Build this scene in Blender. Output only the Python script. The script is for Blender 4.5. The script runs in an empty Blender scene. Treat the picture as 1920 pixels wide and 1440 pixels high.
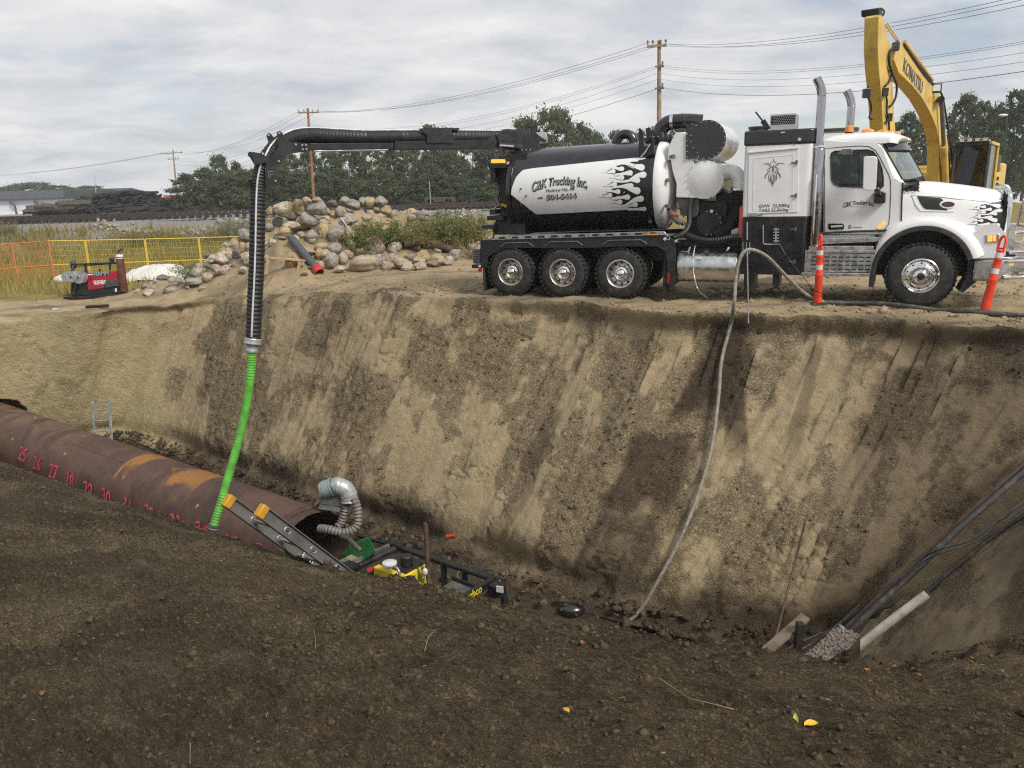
import bpy, math, random
import numpy as np
from mathutils import Vector, Matrix, Euler
from mathutils.geometry import tessellate_polygon
random.seed(7)
rng = np.random.default_rng(11)
scn = bpy.context.scene
col = scn.collection
PI = math.pi
# ------------------------------------------------------------------ camera
F_PX, PITCH, ROLL, CAM_Z = 1480.0, 13.9, -1.5, 2.3
cam_d = bpy.data.cameras.new('camera')
cam_d.sensor_width = 36.0
cam_d.lens = 36.0 * F_PX / 1920.0
cam_d.clip_start = 0.05
cam_d.clip_end = 3000
cam = bpy.data.objects.new('camera', cam_d)
col.objects.link(cam)
CAM_R = Euler((math.radians(90 - PITCH), 0, 0)).to_matrix() @ Matrix.Rotation(math.radians(ROLL), 3, 'Z')
cam.matrix_world = Matrix.Translation((0, 0, CAM_Z)) @ CAM_R.to_4x4()
scn.camera = cam
# ------------------------------------------------------------------ sky, sun, exposure
SUN_DIR = Vector((0.48, -0.52, 0.70)).normalized()     # towards the sun: high, from the right and a little behind the photographer
SUN_EL = math.asin(SUN_DIR.z)
SUN_AZ = math.atan2(SUN_DIR.x, SUN_DIR.y)
world = bpy.data.worlds.new('World')
scn.world = world
world.use_nodes = True
wn = world.node_tree.nodes
wl = world.node_tree.links
wn.clear()
w_out = wn.new('ShaderNodeOutputWorld')
w_sky = wn.new('ShaderNodeTexSky')
w_sky.sky_type = 'NISHITA'
w_sky.sun_disc = False
w_sky.sun_elevation = SUN_EL
w_sky.sun_rotation = SUN_AZ
w_sky.air_density = 1.0
w_sky.dust_density = 0.4
w_bg = wn.new('ShaderNodeBackground')
w_bg.inputs['Strength'].default_value = 0.085
wl.new(w_sky.outputs[0], w_bg.inputs['Color'])
w_tc = wn.new('ShaderNodeTexCoord')
w_sep = wn.new('ShaderNodeSeparateXYZ')
wl.new(w_tc.outputs['Generated'], w_sep.inputs[0])
def wmath(op, a, b=None, c=None, clamp=False):
 n = wn.new('ShaderNodeMath'); n.operation = op; n.use_clamp = clamp
 for i, x in enumerate((a, b, c)):
  if x is None: continue
  if isinstance(x, (int, float)): n.inputs[i].default_value = x
  else: wl.new(x, n.inputs[i])
 return n.outputs[0]
zz = wmath('ADD', wmath('MAXIMUM', w_sep.outputs[2], 0.0), 0.16)      # flat cloud deck seen from below
w_cmb = wn.new('ShaderNodeCombineXYZ')
wl.new(wmath('DIVIDE', w_sep.outputs[0], zz), w_cmb.inputs[0])
wl.new(wmath('DIVIDE', w_sep.outputs[1], zz), w_cmb.inputs[1])
def wnoise(scale, detail, rough, off):
 m = wn.new('ShaderNodeMapping'); m.inputs['Location'].default_value = off
 m.inputs['Scale'].default_value = (1.0, 1.15, 1.0)
 wl.new(w_cmb.outputs[0], m.inputs[0])
 n = wn.new('ShaderNodeTexNoise'); n.inputs['Scale'].default_value = scale
 n.inputs['Detail'].default_value = detail; n.inputs['Roughness'].default_value = rough
 n.inputs['Distortion'].default_value = 0.3
 wl.new(m.outputs[0], n.inputs['Vector'])
 return n.outputs['Fac']
n_big = wnoise(0.5, 7, 0.5, (3.1, 1.7, 0.0))
n_fine = wnoise(1.5, 9, 0.58, (7.3, 2.2, 0.0))
w_rmp = wn.new('ShaderNodeMapRange'); w_rmp.interpolation_type = 'SMOOTHSTEP'
wl.new(n_big, w_rmp.inputs[0])
w_rmp.inputs[1].default_value = 0.30; w_rmp.inputs[2].default_value = 0.46
w_rmp.inputs[3].default_value = 0.12; w_rmp.inputs[4].default_value = 0.97
w_cr = wn.new('ShaderNodeValToRGB')
w_cr.color_ramp.elements[0].position = 0.40; w_cr.color_ramp.elements[0].color = (0.575, 0.60, 0.655, 1)
w_cr.color_ramp.elements[1].position = 0.62; w_cr.color_ramp.elements[1].color = (0.93, 0.925, 0.91, 1)
wl.new(wmath('ADD', wmath('MULTIPLY', n_fine, 0.7), wmath('MULTIPLY', n_big, 0.3)), w_cr.inputs[0])
w_bgc = wn.new('ShaderNodeBackground')
w_bgc.inputs['Strength'].default_value = 0.81
wl.new(w_cr.outputs[0], w_bgc.inputs['Color'])
w_mix = wn.new('ShaderNodeMixShader')
wl.new(w_rmp.outputs[0], w_mix.inputs[0])
wl.new(w_bg.outputs[0], w_mix.inputs[1])
wl.new(w_bgc.outputs[0], w_mix.inputs[2])
wl.new(w_mix.outputs[0], w_out.inputs[0])
sun_d = bpy.data.lights.new('sun', 'SUN')
sun_d.energy = 3.0
sun_d.angle = math.radians(18)
sun_d.color = (1.0, 0.95, 0.87)
sun = bpy.data.objects.new('sun', sun_d)
sun.rotation_euler = SUN_DIR.to_track_quat('Z', 'Y').to_euler()
col.objects.link(sun)
scn.view_settings.view_transform = 'Standard'
scn.view_settings.look = 'None'
scn.cycles.use_denoising = False
scn.cycles.use_adaptive_sampling = False
scn.cycles.filter_width = 1.2
scn.cycles.max_bounces = 8
scn.cycles.sample_clamp_indirect = 4.0
scn.view_settings.exposure = 0.30
scn.view_settings.gamma = 1.0
scn.view_settings.use_curve_mapping = False
# ------------------------------------------------------------------ pixel of the photograph -> point in the world (for placing)
def ray(px, py):
 return CAM_R @ Vector(((px - 960) / F_PX, -(py - 720) / F_PX, -1.0))
def at(px, py, Y):
 d = ray(px, py)
 return Vector((0, 0, CAM_Z)) + d * (Y / d.y)
def atz(px, py, z):
 d = ray(px, py)
 return Vector((0, 0, CAM_Z)) + d * ((z - CAM_Z) / d.z)
# ------------------------------------------------------------------ numpy noise
def _h(ix, iy, s):
 h = (ix.astype(np.int64) * 374761393 + iy.astype(np.int64) * 668265263 + s * 974634777) & 0xffffffff
 h = ((h ^ (h >> 13)) * 1274126177) & 0xffffffff
 return ((h ^ (h >> 16)) & 0xffff) / 65535.0
def vnoise(x, y, s=0):
 x = np.asarray(x, float); y = np.asarray(y, float)
 ix = np.floor(x); iy = np.floor(y)
 fx = x - ix; fy = y - iy
 fx = fx * fx * fx * (fx * (fx * 6 - 15) + 10); fy = fy * fy * fy * (fy * (fy * 6 - 15) + 10)
 a = _h(ix, iy, s); b = _h(ix + 1, iy, s); c = _h(ix, iy + 1, s); d = _h(ix + 1, iy + 1, s)
 return (a + (b - a) * fx) * (1 - fy) + (c + (d - c) * fx) * fy - 0.5
def fbm(x, y, octv=5, s=0, gain=0.5):
 t = 0; a = 1.0; f = 1.0; x = np.asarray(x, float); y = np.asarray(y, float)
 for i in range(octv):
  t = t + a * vnoise(x * f + i * 17.3, y * f - i * 9.1, s + i)
  a *= gain; f *= 2.03
 return t
def ridge(x, y, octv=4, s=0):
 t = 0; a = 1.0; f = 1.0
 for i in range(octv):
  t = t + a * (0.5 - np.abs(vnoise(x * f + i * 7.7, y * f + i * 3.3, s + i)) * 2)
  a *= 0.5; f *= 2.1
 return t
def sstep(a, b, x):
 t = np.clip((np.asarray(x, float) - a) / (b - a), 0, 1)
 return t * t * (3 - 2 * t)
# ------------------------------------------------------------------ materials
def _set(n, **kw):
 for k, v in kw.items():
  i = n.inputs[k.replace('_', ' ')] if k.replace('_', ' ') in n.inputs else n.inputs[k]
  i.default_value = v
class NT:
 def __init__(s, name):
  s.m = bpy.data.materials.new(name); s.m.use_nodes = True
  s.t = s.m.node_tree; s.n = s.t.nodes; s.l = s.t.links
  s.b = s.n['Principled BSDF']
  s.tc = s.n.new('ShaderNodeTexCoord')
 def put(s, sock, v):
  if isinstance(v, (int, float)): sock.default_value = v
  elif isinstance(v, (tuple, list)): sock.default_value = tuple(v) + ((1,) if len(v) == 3 and len(sock.default_value) == 4 else ())
  else: s.l.new(v, sock)
 def noise(s, scale, detail=4, rough=0.55, vec=None, dist=0.0):
  n = s.n.new('ShaderNodeTexNoise'); _set(n, Scale=scale, Detail=detail, Roughness=rough, Distortion=dist)
  s.l.new(vec if vec is not None else s.tc.outputs['Object'], n.inputs['Vector'])
  return n.outputs['Fac']
 def voro(s, scale, vec=None, feat='F1', out='Distance'):
  n = s.n.new('ShaderNodeTexVoronoi'); n.feature = feat; _set(n, Scale=scale)
  s.l.new(vec if vec is not None else s.tc.outputs['Object'], n.inputs['Vector'])
  return n.outputs[out]
 def mapping(s, scale=(1, 1, 1), rot=(0, 0, 0), loc=(0, 0, 0), src=None):
  n = s.n.new('ShaderNodeMapping'); n.inputs['Scale'].default_value = scale
  n.inputs['Rotation'].default_value = rot; n.inputs['Location'].default_value = loc
  s.l.new(src if src is not None else s.tc.outputs['Object'], n.inputs['Vector'])
  return n.outputs[0]
 def rng(s, v, a, b, c=0.0, d=1.0, smooth=True):
  n = s.n.new('ShaderNodeMapRange')
  if smooth: n.interpolation_type = 'SMOOTHSTEP'
  s.put(n.inputs[0], v)
  for i, x in enumerate((a, b, c, d)): n.inputs[i + 1].default_value = x
  return n.outputs[0]
 def math(s, op, a, b=0.0, clamp=False):
  n = s.n.new('ShaderNodeMath'); n.operation = op; n.use_clamp = clamp
  s.put(n.inputs[0], a); s.put(n.inputs[1], b)
  return n.outputs[0]
 def mix(s, f, a, b, mode='MIX'):
  n = s.n.new('ShaderNodeMix'); n.data_type = 'RGBA'; n.blend_type = mode
  s.put(n.inputs[0], f); s.put(n.inputs[6], a); s.put(n.inputs[7], b)
  return n.outputs[2]
 def attr(s, name):
  n = s.n.new('ShaderNodeAttribute'); n.attribute_name = name
  return n.outputs['Fac']
 def bump(s, h, strength=0.5, dist=0.02, prev=None):
  n = s.n.new('ShaderNodeBump'); _set(n, Strength=strength, Distance=dist)
  s.l.new(h, n.inputs['Height'])
  if prev is not None: s.l.new(prev, n.inputs['Normal'])
  return n.outputs[0]
 def done(s, color=None, rough=None, metal=None, normal=None, **kw):
  if color is not None: s.put(s.b.inputs['Base Color'], color)
  if rough is not None: s.put(s.b.inputs['Roughness'], rough)
  if metal is not None: s.put(s.b.inputs['Metallic'], metal)
  if normal is not None: s.l.new(normal, s.b.inputs['Normal'])
  for k, v in kw.items(): s.put(s.b.inputs[k], v)
  return s.m
def mat(name, c, rough=0.5, metal=0.0, var=0.12, vs=5.0, c2=None, bump=0.0, bs=60.0, coat=0.0, rvar=0.12, dirt=0.0, dirtc=(0.13, 0.10, 0.07), emit=None):
 t = NT(name)
 a = tuple(x * (1 - var) for x in c); b = c2 or tuple(min(1, x * (1 + var)) for x in c)
 f = t.noise(vs, 6, 0.6)
 cc = t.mix(t.rng(f, 0.35, 0.65), a, b)
 if dirt:
  d = t.noise(vs * 0.7, 8, 0.65, vec=t.mapping(loc=(3, 5, 1)))
  d = t.rng(d, 0.62 - dirt * 0.35, 0.80 - dirt * 0.2)
  cc = t.mix(t.math('MULTIPLY', d, min(1.0, 0.45 + dirt)), cc, dirtc)
 r = t.rng(f, 0.3, 0.7, max(0.02, rough - rvar), min(1, rough + rvar))
 nrm = t.bump(t.noise(bs, 5, 0.6), bump, 0.01) if bump else None
 kw = {}
 if coat: kw['Coat Weight'] = coat; kw['Coat Roughness'] = 0.06
 if emit: kw['Emission Color'] = emit[0] + (1,); kw['Emission Strength'] = emit[1]
 return t.done(cc, r, metal, nrm, **kw)
M = {}
M['white'] = mat('white_paint', (0.72, 0.72, 0.715), 0.30, var=0.03, vs=2, coat=0.5, dirt=0.12, dirtc=(0.5, 0.47, 0.42))
M['black'] = mat('black_paint', (0.012, 0.012, 0.014), 0.25, var=0.2, coat=0.5, dirt=0.10, dirtc=(0.06, 0.055, 0.05))
M['satin'] = mat('satin_black_steel', (0.014, 0.014, 0.015), 0.45, var=0.3, dirt=0.25, dirtc=(0.05, 0.045, 0.04))
M['rubber'] = mat('tyre_rubber', (0.017, 0.017, 0.017), 0.78, var=0.25, vs=8, dirt=0.5, dirtc=(0.06, 0.052, 0.042))
M['dark'] = mat('black_void', (0.006, 0.006, 0.006), 0.8, var=0.1)
M['decal'] = mat('black_vinyl', (0.012, 0.012, 0.013), 0.35, var=0.05)
M['decalgrey'] = mat('grey_vinyl', (0.32, 0.32, 0.33), 0.4, var=0.05)
M['chrome'] = mat('polished_metal', (0.80, 0.80, 0.80), 0.15, 1.0, var=0.05, vs=3, dirt=0.10, dirtc=(0.35, 0.31, 0.25))
M['alu'] = mat('brushed_aluminium', (0.58, 0.58, 0.57), 0.33, 1.0, var=0.08, vs=9, dirt=0.05, dirtc=(0.25, 0.22, 0.17))
M['aludirty'] = mat('dusty_aluminium', (0.50, 0.47, 0.42), 0.4, 0.85, var=0.12, vs=9, dirt=0.45, dirtc=(0.24, 0.19, 0.13))
M['silverpaint'] = mat('silver_paint', (0.50, 0.49, 0.46), 0.4, 0.3, var=0.1, dirt=0.3)
M['greysteel'] = mat('grey_steel', (0.16, 0.16, 0.155), 0.5, 0.5, var=0.2, dirt=0.3)
M['amber'] = mat('amber_lens', (0.85, 0.26, 0.02), 0.2, var=0.1, coat=0.5)
M['amberlit'] = mat('amber_lamp_lit', (0.9, 0.30, 0.03), 0.2, var=0.1, emit=((1.0, 0.42, 0.05), 0.9))
M['red'] = mat('red_lens', (0.35, 0.012, 0.015), 0.25, coat=0.5)
M['yellow'] = mat('machine_yellow', (0.60, 0.40, 0.075), 0.42, var=0.08, vs=2, dirt=0.28, dirtc=(0.22, 0.15, 0.05))
M['yellowbright'] = mat('bright_yellow_paint', (0.68, 0.50, 0.03), 0.45, var=0.08, dirt=0.25, dirtc=(0.14, 0.11, 0.06))
M['orangepost'] = mat('delineator_orange', (0.78, 0.062, 0.022), 0.5, var=0.06, dirt=0.08)
M['reflect'] = mat('reflective_tape', (0.62, 0.62, 0.62), 0.35, 0.2, var=0.05)
M['greenhose'] = mat('green_hose', (0.105, 0.40, 0.05), 0.5, var=0.2, vs=4, dirt=0.32, dirtc=(0.13, 0.16, 0.06))
M['blackhose'] = mat('black_hose', (0.013, 0.013, 0.014), 0.55, var=0.2, dirt=0.12, dirtc=(0.05, 0.045, 0.04))
M['greyhose'] = mat('grey_canvas_hose', (0.24, 0.22, 0.19), 0.8, var=0.25, vs=14, dirt=0.3)
M['dirtyhose'] = mat('dusty_black_hose', (0.05, 0.048, 0.045), 0.7, var=0.3, vs=10, dirt=0.5, dirtc=(0.13, 0.115, 0.09))
M['wood'] = mat('weathered_pole_wood', (0.26, 0.19, 0.135), 0.85, var=0.25, vs=3, bump=0.3)
M['redwood'] = mat('reddish_pole_wood', (0.27, 0.12, 0.06), 0.85, var=0.25, vs=3, bump=0.3)
M['lumber'] = mat('pale_lumber', (0.42, 0.30, 0.17), 0.75, var=0.15, vs=6)
M['oldlumber'] = mat('grey_lumber', (0.20, 0.16, 0.115), 0.85, var=0.2, vs=6, dirt=0.2)
M['tie'] = mat('creosote_timber', (0.028, 0.024, 0.021), 0.85, var=0.4, vs=4, bump=0.4, bs=20)
M['tielight'] = mat('dusty_timber', (0.10, 0.085, 0.07), 0.9, var=0.3, vs=4)
M['stack'] = mat('reflection_darkened_chrome', (0.42, 0.42, 0.43), 0.16, 1.0, var=0.06, vs=3, dirt=0.05, dirtc=(0.2, 0.18, 0.15))  # chrome darkened in its colour, standing in for mirrored ground and trees
M['wire'] = mat('power_wire', (0.06, 0.06, 0.065), 0.6, 0.3)
M['wirefaint'] = mat('weathered_wire', (0.22, 0.22, 0.23), 0.6, 0.3)
M['galv'] = mat('galvanised_steel', (0.42, 0.43, 0.43), 0.45, 0.7, var=0.15)
M['tarp'] = mat('white_tarp', (0.58, 0.57, 0.53), 0.7, var=0.06, vs=3, bump=0.25, bs=6, dirt=0.12)
M['weldred'] = mat('welder_red', (0.34, 0.012, 0.03), 0.4, var=0.12, dirt=0.15)
M['cyl'] = mat('brown_cylinder_paint', (0.11, 0.035, 0.025), 0.5, var=0.2, dirt=0.2)
M['plate'] = mat('grey_fan_paint', (0.24, 0.30, 0.31), 0.5, 0.2, var=0.12, vs=12, dirt=0.2)
M['ducttape'] = mat('silver_duct_tape', (0.40, 0.41, 0.41), 0.38, 0.35, var=0.15, vs=20, bump=0.3, bs=40)
M['duct'] = mat('grey_flex_duct', (0.17, 0.16, 0.145), 0.6, 0.1, var=0.2, vs=12, dirt=0.3)
M['green'] = mat('machine_green', (0.03, 0.20, 0.06), 0.45, var=0.2, dirt=0.25)
M['redpaint'] = mat('machine_red', (0.45, 0.03, 0.03), 0.45, var=0.2, dirt=0.2)
M['pinkpaint'] = mat('pink_marking_paint', (0.90, 0.05, 0.22), 0.8, var=0.15, vs=20)
M['fenceyellow'] = mat('fence_yellow', (0.60, 0.42, 0.05), 0.5, var=0.08)
M['fenceorange'] = mat('fence_orange', (0.62, 0.17, 0.05), 0.5, var=0.08)
M['capyellow'] = mat('ladder_cap_yellow', (0.44, 0.23, 0.015), 0.55, var=0.1, dirt=0.1)
M['fibre'] = mat('ladder_rail_grey', (0.155, 0.15, 0.14), 0.42, 0.35, var=0.12, vs=6, dirt=0.15)
M['label'] = mat('printed_label', (0.7, 0.7, 0.68), 0.5, var=0.1)
M['pvc'] = mat('white_pvc', (0.52, 0.50, 0.44), 0.5, var=0.12, vs=6, dirt=0.35)
M['greypvc'] = mat('grey_pvc', (0.06, 0.075, 0.085), 0.55, var=0.15)
M['rustpipe'] = mat('dull_rust', (0.085, 0.055, 0.04), 0.75, var=0.35, vs=5)
M['seat'] = mat('cab_interior', (0.035, 0.032, 0.03), 0.8, var=0.2)
M['interior'] = mat('yellow_cab_seat', (0.45, 0.33, 0.08), 0.8, var=0.1)
M['teal'] = mat('teal_vinyl', (0.10, 0.42, 0.40), 0.5)
M['wallwhite'] = mat('white_cladding', (0.52, 0.53, 0.54), 0.6, var=0.05)
M['roofdark'] = mat('dark_metal_roof', (0.045, 0.047, 0.05), 0.6, 0.2, var=0.15)
M['roofred'] = mat('red_metal_roof', (0.36, 0.03, 0.035), 0.6)
M['rail'] = mat('rail_steel', (0.06, 0.045, 0.038), 0.6, 0.5, var=0.2)
M['leafyellow'] = mat('yellow_leaf', (0.62, 0.36, 0.03), 0.6, var=0.15, vs=30)
M['leafgreen'] = mat('pale_green_leaf', (0.45, 0.50, 0.10), 0.6, var=0.1, vs=30)
M['leafbrown'] = mat('brown_leaf', (0.22, 0.10, 0.03), 0.7, var=0.3, vs=30)
M['straw'] = mat('dry_straw', (0.27, 0.215, 0.125), 0.8, var=0.3, vs=20)
M['bark'] = mat('bark', (0.09, 0.07, 0.05), 0.9, var=0.3, vs=6)
M['gravel'] = mat('gravel', (0.21, 0.18, 0.15), 0.85, var=0.4, vs=30)
def glass(name, tint=(0.6, 0.75, 0.75), alpha_tr=0.55, rough=0.03):
 t = NT(name)
 tr = t.n.new('ShaderNodeBsdfTransparent'); tr.inputs[0].default_value = tint + (1,)
 gl = t.n.new('ShaderNodeBsdfGlossy'); gl.inputs['Roughness'].default_value = rough
 gl.inputs[0].default_value = (0.9, 0.95, 0.95, 1)
 mx = t.n.new('ShaderNodeMixShader')
 lw = t.n.new('ShaderNodeLayerWeight'); lw.inputs['Blend'].default_value = 0.5
 f = t.math('ADD', t.math('MULTIPLY', t.math('POWER', lw.outputs['Facing'], 4.0), 0.7), 0.04 + (1 - alpha_tr) * 0.25, True)
 t.l.new(f, mx.inputs[0]); t.l.new(tr.outputs[0], mx.inputs[1]); t.l.new(gl.outputs[0], mx.inputs[2])
 t.l.new(mx.outputs[0], t.n['Material Output'].inputs[0])
 return t.m
M['glass'] = glass('clear_glass', (0.62, 0.75, 0.73), -0.1)
M['glassdark'] = glass('dark_glass', (0.10, 0.115, 0.115), 0.95)
# ------------------------------------------------------------------ mesh builder
def frame_of(d):
 d = Vector(d).normalized()
 up = Vector((0, 0, 1)) if abs(d.z) < 0.92 else Vector((1, 0, 0))
 a = up.cross(d).normalized()
 return a, d.cross(a).normalized(), d
class MB:
 def __init__(s): s.v = []; s.f = []; s.mi = []; s.cur = 0
 def add(s, vs, fs):
  o = len(s.v); s.v += [tuple(x) for x in vs]
  for f in fs: s.f.append(tuple(i + o for i in f)); s.mi.append(s.cur)
  return s
 def slot(s, i): s.cur = i; return s
 def box(s, c, size, rot=None):
  hx, hy, hz = (x / 2 for x in size)
  p = [Vector((x, y, z)) for x in (-hx, hx) for y in (-hy, hy) for z in (-hz, hz)]
  if rot is not None: p = [rot @ x for x in p]
  c = Vector(c)
  return s.add([x + c for x in p], [(0, 1, 3, 2), (4, 6, 7, 5), (0, 4, 5, 1), (2, 3, 7, 6), (0, 2, 6, 4), (1, 5, 7, 3)])
 def bx(s, a, b):
  return s.box([(x + y) / 2 for x, y in zip(a, b)], [abs(y - x) for x, y in zip(a, b)])
 def bar(s, p, q, w, h, up=None):
  p, q = Vector(p), Vector(q); d = (q - p).normalized()
  if up is None: a, b, _ = frame_of(d)
  else:
   a = Vector(up).cross(d).normalized(); b = d.cross(a).normalized()
  c = [p + a * (sx * w / 2) + b * (sy * h / 2) for sx, sy in ((-1, -1), (1, -1), (1, 1), (-1, 1))]
  e = [x + (q - p) for x in c]
  return s.add(c + e, [(3, 2, 1, 0), (4, 5, 6, 7)] + [(i, (i + 1) % 4, 4 + (i + 1) % 4, 4 + i) for i in range(4)])
 def tube(s, pts, r, n=10, cap=True, closed=False):
  pts = [Vector(p) for p in pts]; m = len(pts)
  rs = r if isinstance(r, (list, tuple)) else [r] * m
  tang = []
  for i in range(m):
   if closed: t = pts[(i + 1) % m] - pts[i - 1]
   else: t = pts[min(i + 1, m - 1)] - pts[max(i - 1, 0)]
   tang.append(t.normalized() if t.length > 1e-9 else Vector((0, 0, 1)))
  a, b, _ = frame_of(tang[0]); vs = []; fs = []
  for i in range(m):
   t = tang[i]
   a = (a - t * a.dot(t)).normalized(); b = t.cross(a)
   for k in range(n):
    an = 2 * PI * k / n
    vs.append(pts[i] + (a * math.cos(an) + b * math.sin(an)) * rs[i])
  for i in range(m if closed else m - 1):
   j = (i + 1) % m
   for k in range(n):
    l = (k + 1) % n
    fs.append((i * n + k, i * n + l, j * n + l, j * n + k))
  if cap and not closed:
   fs.append(tuple(range(n - 1, -1, -1))); fs.append(tuple((m - 1) * n + k for k in range(n)))
  return s.add(vs, fs)
 def lathe(s, prof, o, axis, n=32, cap=True):
  a, b, d = frame_of(axis); o = Vector(o); vs = []; fs = []
  for r, z in prof:
   for k in range(n):
    an = 2 * PI * k / n
    vs.append(o + d * z + (a * math.cos(an) + b * math.sin(an)) * r)
  m = len(prof)
  for i in range(m - 1):
   for k in range(n):
    l = (k + 1) % n
    fs.append((i * n + k, i * n + l, (i + 1) * n + l, (i + 1) * n + k))
  if cap:
   if prof[0][0] > 1e-6: fs.append(tuple(range(n - 1, -1, -1)))
   if prof[-1][0] > 1e-6: fs.append(tuple((m - 1) * n + k for k in range(n)))
  return s.add(vs, fs)
 def cyl(s, p, q, r, n=24, r2=None):
  p, q = Vector(p), Vector(q)
  return s.lathe([(r, 0), (r if r2 is None else r2, (q - p).length)], p, q - p, n)
 def ell(s, c, r, n=16, m=10, rot=None):
  c = Vector(c); vs = []; fs = []
  for i in range(m + 1):
   th = PI * i / m
   for k in range(n):
    ph = 2 * PI * k / n
    p = Vector((r[0] * math.sin(th) * math.cos(ph), r[1] * math.sin(th) * math.sin(ph), r[2] * math.cos(th)))
    vs.append(c + (rot @ p if rot is not None else p))
  for i in range(m):
   for k in range(n):
    l = (k + 1) % n
    fs.append((i * n + k, (i + 1) * n + k, (i + 1) * n + l, i * n + l))
  return s.add(vs, fs)
 def prism(s, poly, fn, d0, d1):
  """poly: list of (u, v); fn(u, v, d) -> point; solid between depth d0 and d1"""
  n = len(poly)
  vs = [fn(u, v, d0) for u, v in poly] + [fn(u, v, d1) for u, v in poly]
  tri = tessellate_polygon([[Vector((u, v, 0)) for u, v in poly]])
  fs = [tuple(t) for t in tri] + [tuple(n + i for i in reversed(t)) for t in tri]
  fs += [(i, (i + 1) % n, n + (i + 1) % n, n + i) for i in range(n)]
  return s.add(vs, fs)
 def flat(s, poly, fn):
  tri = tessellate_polygon([[Vector((u, v, 0)) for u, v in poly]])
  return s.add([fn(u, v) for u, v in poly], [tuple(t) for t in tri])
 def loft(s, secs, closed=True, cap=True):
  n = len(secs[0]); m = len(secs); vs = [p for sec in secs for p in sec]; fs = []
  for i in range(m - 1):
   for k in range(n if closed else n - 1):
    l = (k + 1) % n
    fs.append((i * n + k, i * n + l, (i + 1) * n + l, (i + 1) * n + k))
  if cap and closed:
   fs.append(tuple(range(n - 1, -1, -1))); fs.append(tuple((m - 1) * n + k for k in range(n)))
  return s.add(vs, fs)
 def torus(s, c, axis, R, r, n=28, m=10, a0=0, a1=2 * PI):
  a, b, d = frame_of(axis); c = Vector(c); full = abs(a1 - a0 - 2 * PI) < 1e-6
  k = n if full else n + 1
  pts = [c + (a * math.cos(a0 + (a1 - a0) * i / n) + b * math.sin(a0 + (a1 - a0) * i / n)) * R for i in range(k)]
  return s.tube(pts, r, m, closed=full)
 def build(s, name, m, parent=None, smooth=35, bevel=0.0, label=None):
  me = bpy.data.meshes.new(name)
  me.from_pydata([tuple(v) for v in s.v], [], s.f)
  for x in (m if isinstance(m, (list, tuple)) else [m]): me.materials.append(x)
  if any(s.mi): me.polygons.foreach_set('material_index', s.mi)
  me.validate()
  import bmesh
  bm = bmesh.new(); bm.from_mesh(me); bmesh.ops.recalc_face_normals(bm, faces=bm.faces); bm.to_mesh(me); bm.free()
  if smooth:
   me.polygons.foreach_set('use_smooth', [True] * len(me.polygons))
   me.set_sharp_from_angle(angle=math.radians(smooth))
  me.update()
  return link(name, me, parent, bevel, label)
def link(name, me, parent=None, bevel=0.0, label=None):
 o = bpy.data.objects.new(name, me); col.objects.link(o)
 if parent is not None: o.parent = parent
 if bevel:
  b = o.modifiers.new('bevel', 'BEVEL'); b.width = bevel; b.segments = 2; b.limit_method = 'ANGLE'; b.angle_limit = math.radians(40)
  b.harden_normals = False
 if label: o['label'] = label
 return o
def tag(o, label=None, cat=None, group=None, kind=None):
 if label: o['label'] = label
 if cat: o['category'] = cat
 if group: o['group'] = group
 if kind: o['kind'] = kind
 return o
def thing(name, label, cat, loc=(0, 0, 0), rotz=0.0, group=None):
 o = bpy.data.objects.new(name, None); col.objects.link(o)
 o.location = loc; o.rotation_euler = (0, 0, rotz); o.empty_display_size = 0.2
 return tag(o, label, cat, group)
def part(name, parent):
 o = bpy.data.objects.new(name, None); col.objects.link(o); o.parent = parent; o.empty_display_size = 0.1
 return o
def copy_tree(o, parent=None):
 c = o.copy(); col.objects.link(c)
 c.parent = parent
 for ch in list(o.children): copy_tree(ch, c)
 return c
def spline(pts, n=8, closed=False):
 """Catmull-Rom through points, n per span"""
 P = [Vector(p) for p in pts]; out = []; m = len(P)
 for i in range(m if closed else m - 1):
  p0 = P[(i - 1) % m] if closed or i > 0 else P[0] * 2 - P[1]
  p1 = P[i]; p2 = P[(i + 1) % m]
  p3 = P[(i + 2) % m] if closed or i + 2 < m else P[-1] * 2 - P[-2]
  for k in range(n):
   t = k / n
   out.append(0.5 * ((2 * p1) + (p2 - p0) * t + (2 * p0 - 5 * p1 + 4 * p2 - p3) * t * t + (3 * p1 - p0 - 3 * p2 + p3) * t ** 3))
 if not closed: out.append(P[-1])
 return out
def text_mesh(name, txt, fn, m, parent=None, size=1.0, depth=0.0, shear=0.0, offset=0.0, align='LEFT', spacing=1.0, label=None, res=3):
 """lettering as flat real geometry; fn(x, y, z) maps text plane to the surface"""
 c = bpy.data.curves.new('lettering', 'FONT'); c.body = txt; c.size = size; c.extrude = depth; c.shear = shear
 c.offset = offset; c.align_x = align; c.space_character = spacing; c.resolution_u = res
 o = bpy.data.objects.new('lettering', c); col.objects.link(o)
 dg = bpy.context.evaluated_depsgraph_get()
 me = bpy.data.meshes.new_from_object(o.evaluated_get(dg))
 bpy.data.objects.remove(o); bpy.data.curves.remove(c)
 me.name = name
 for v in me.vertices: v.co = fn(v.co.x, v.co.y, v.co.z)
 me.materials.clear(); me.materials.append(m)
 return link(name, me, parent, 0, label)
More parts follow.
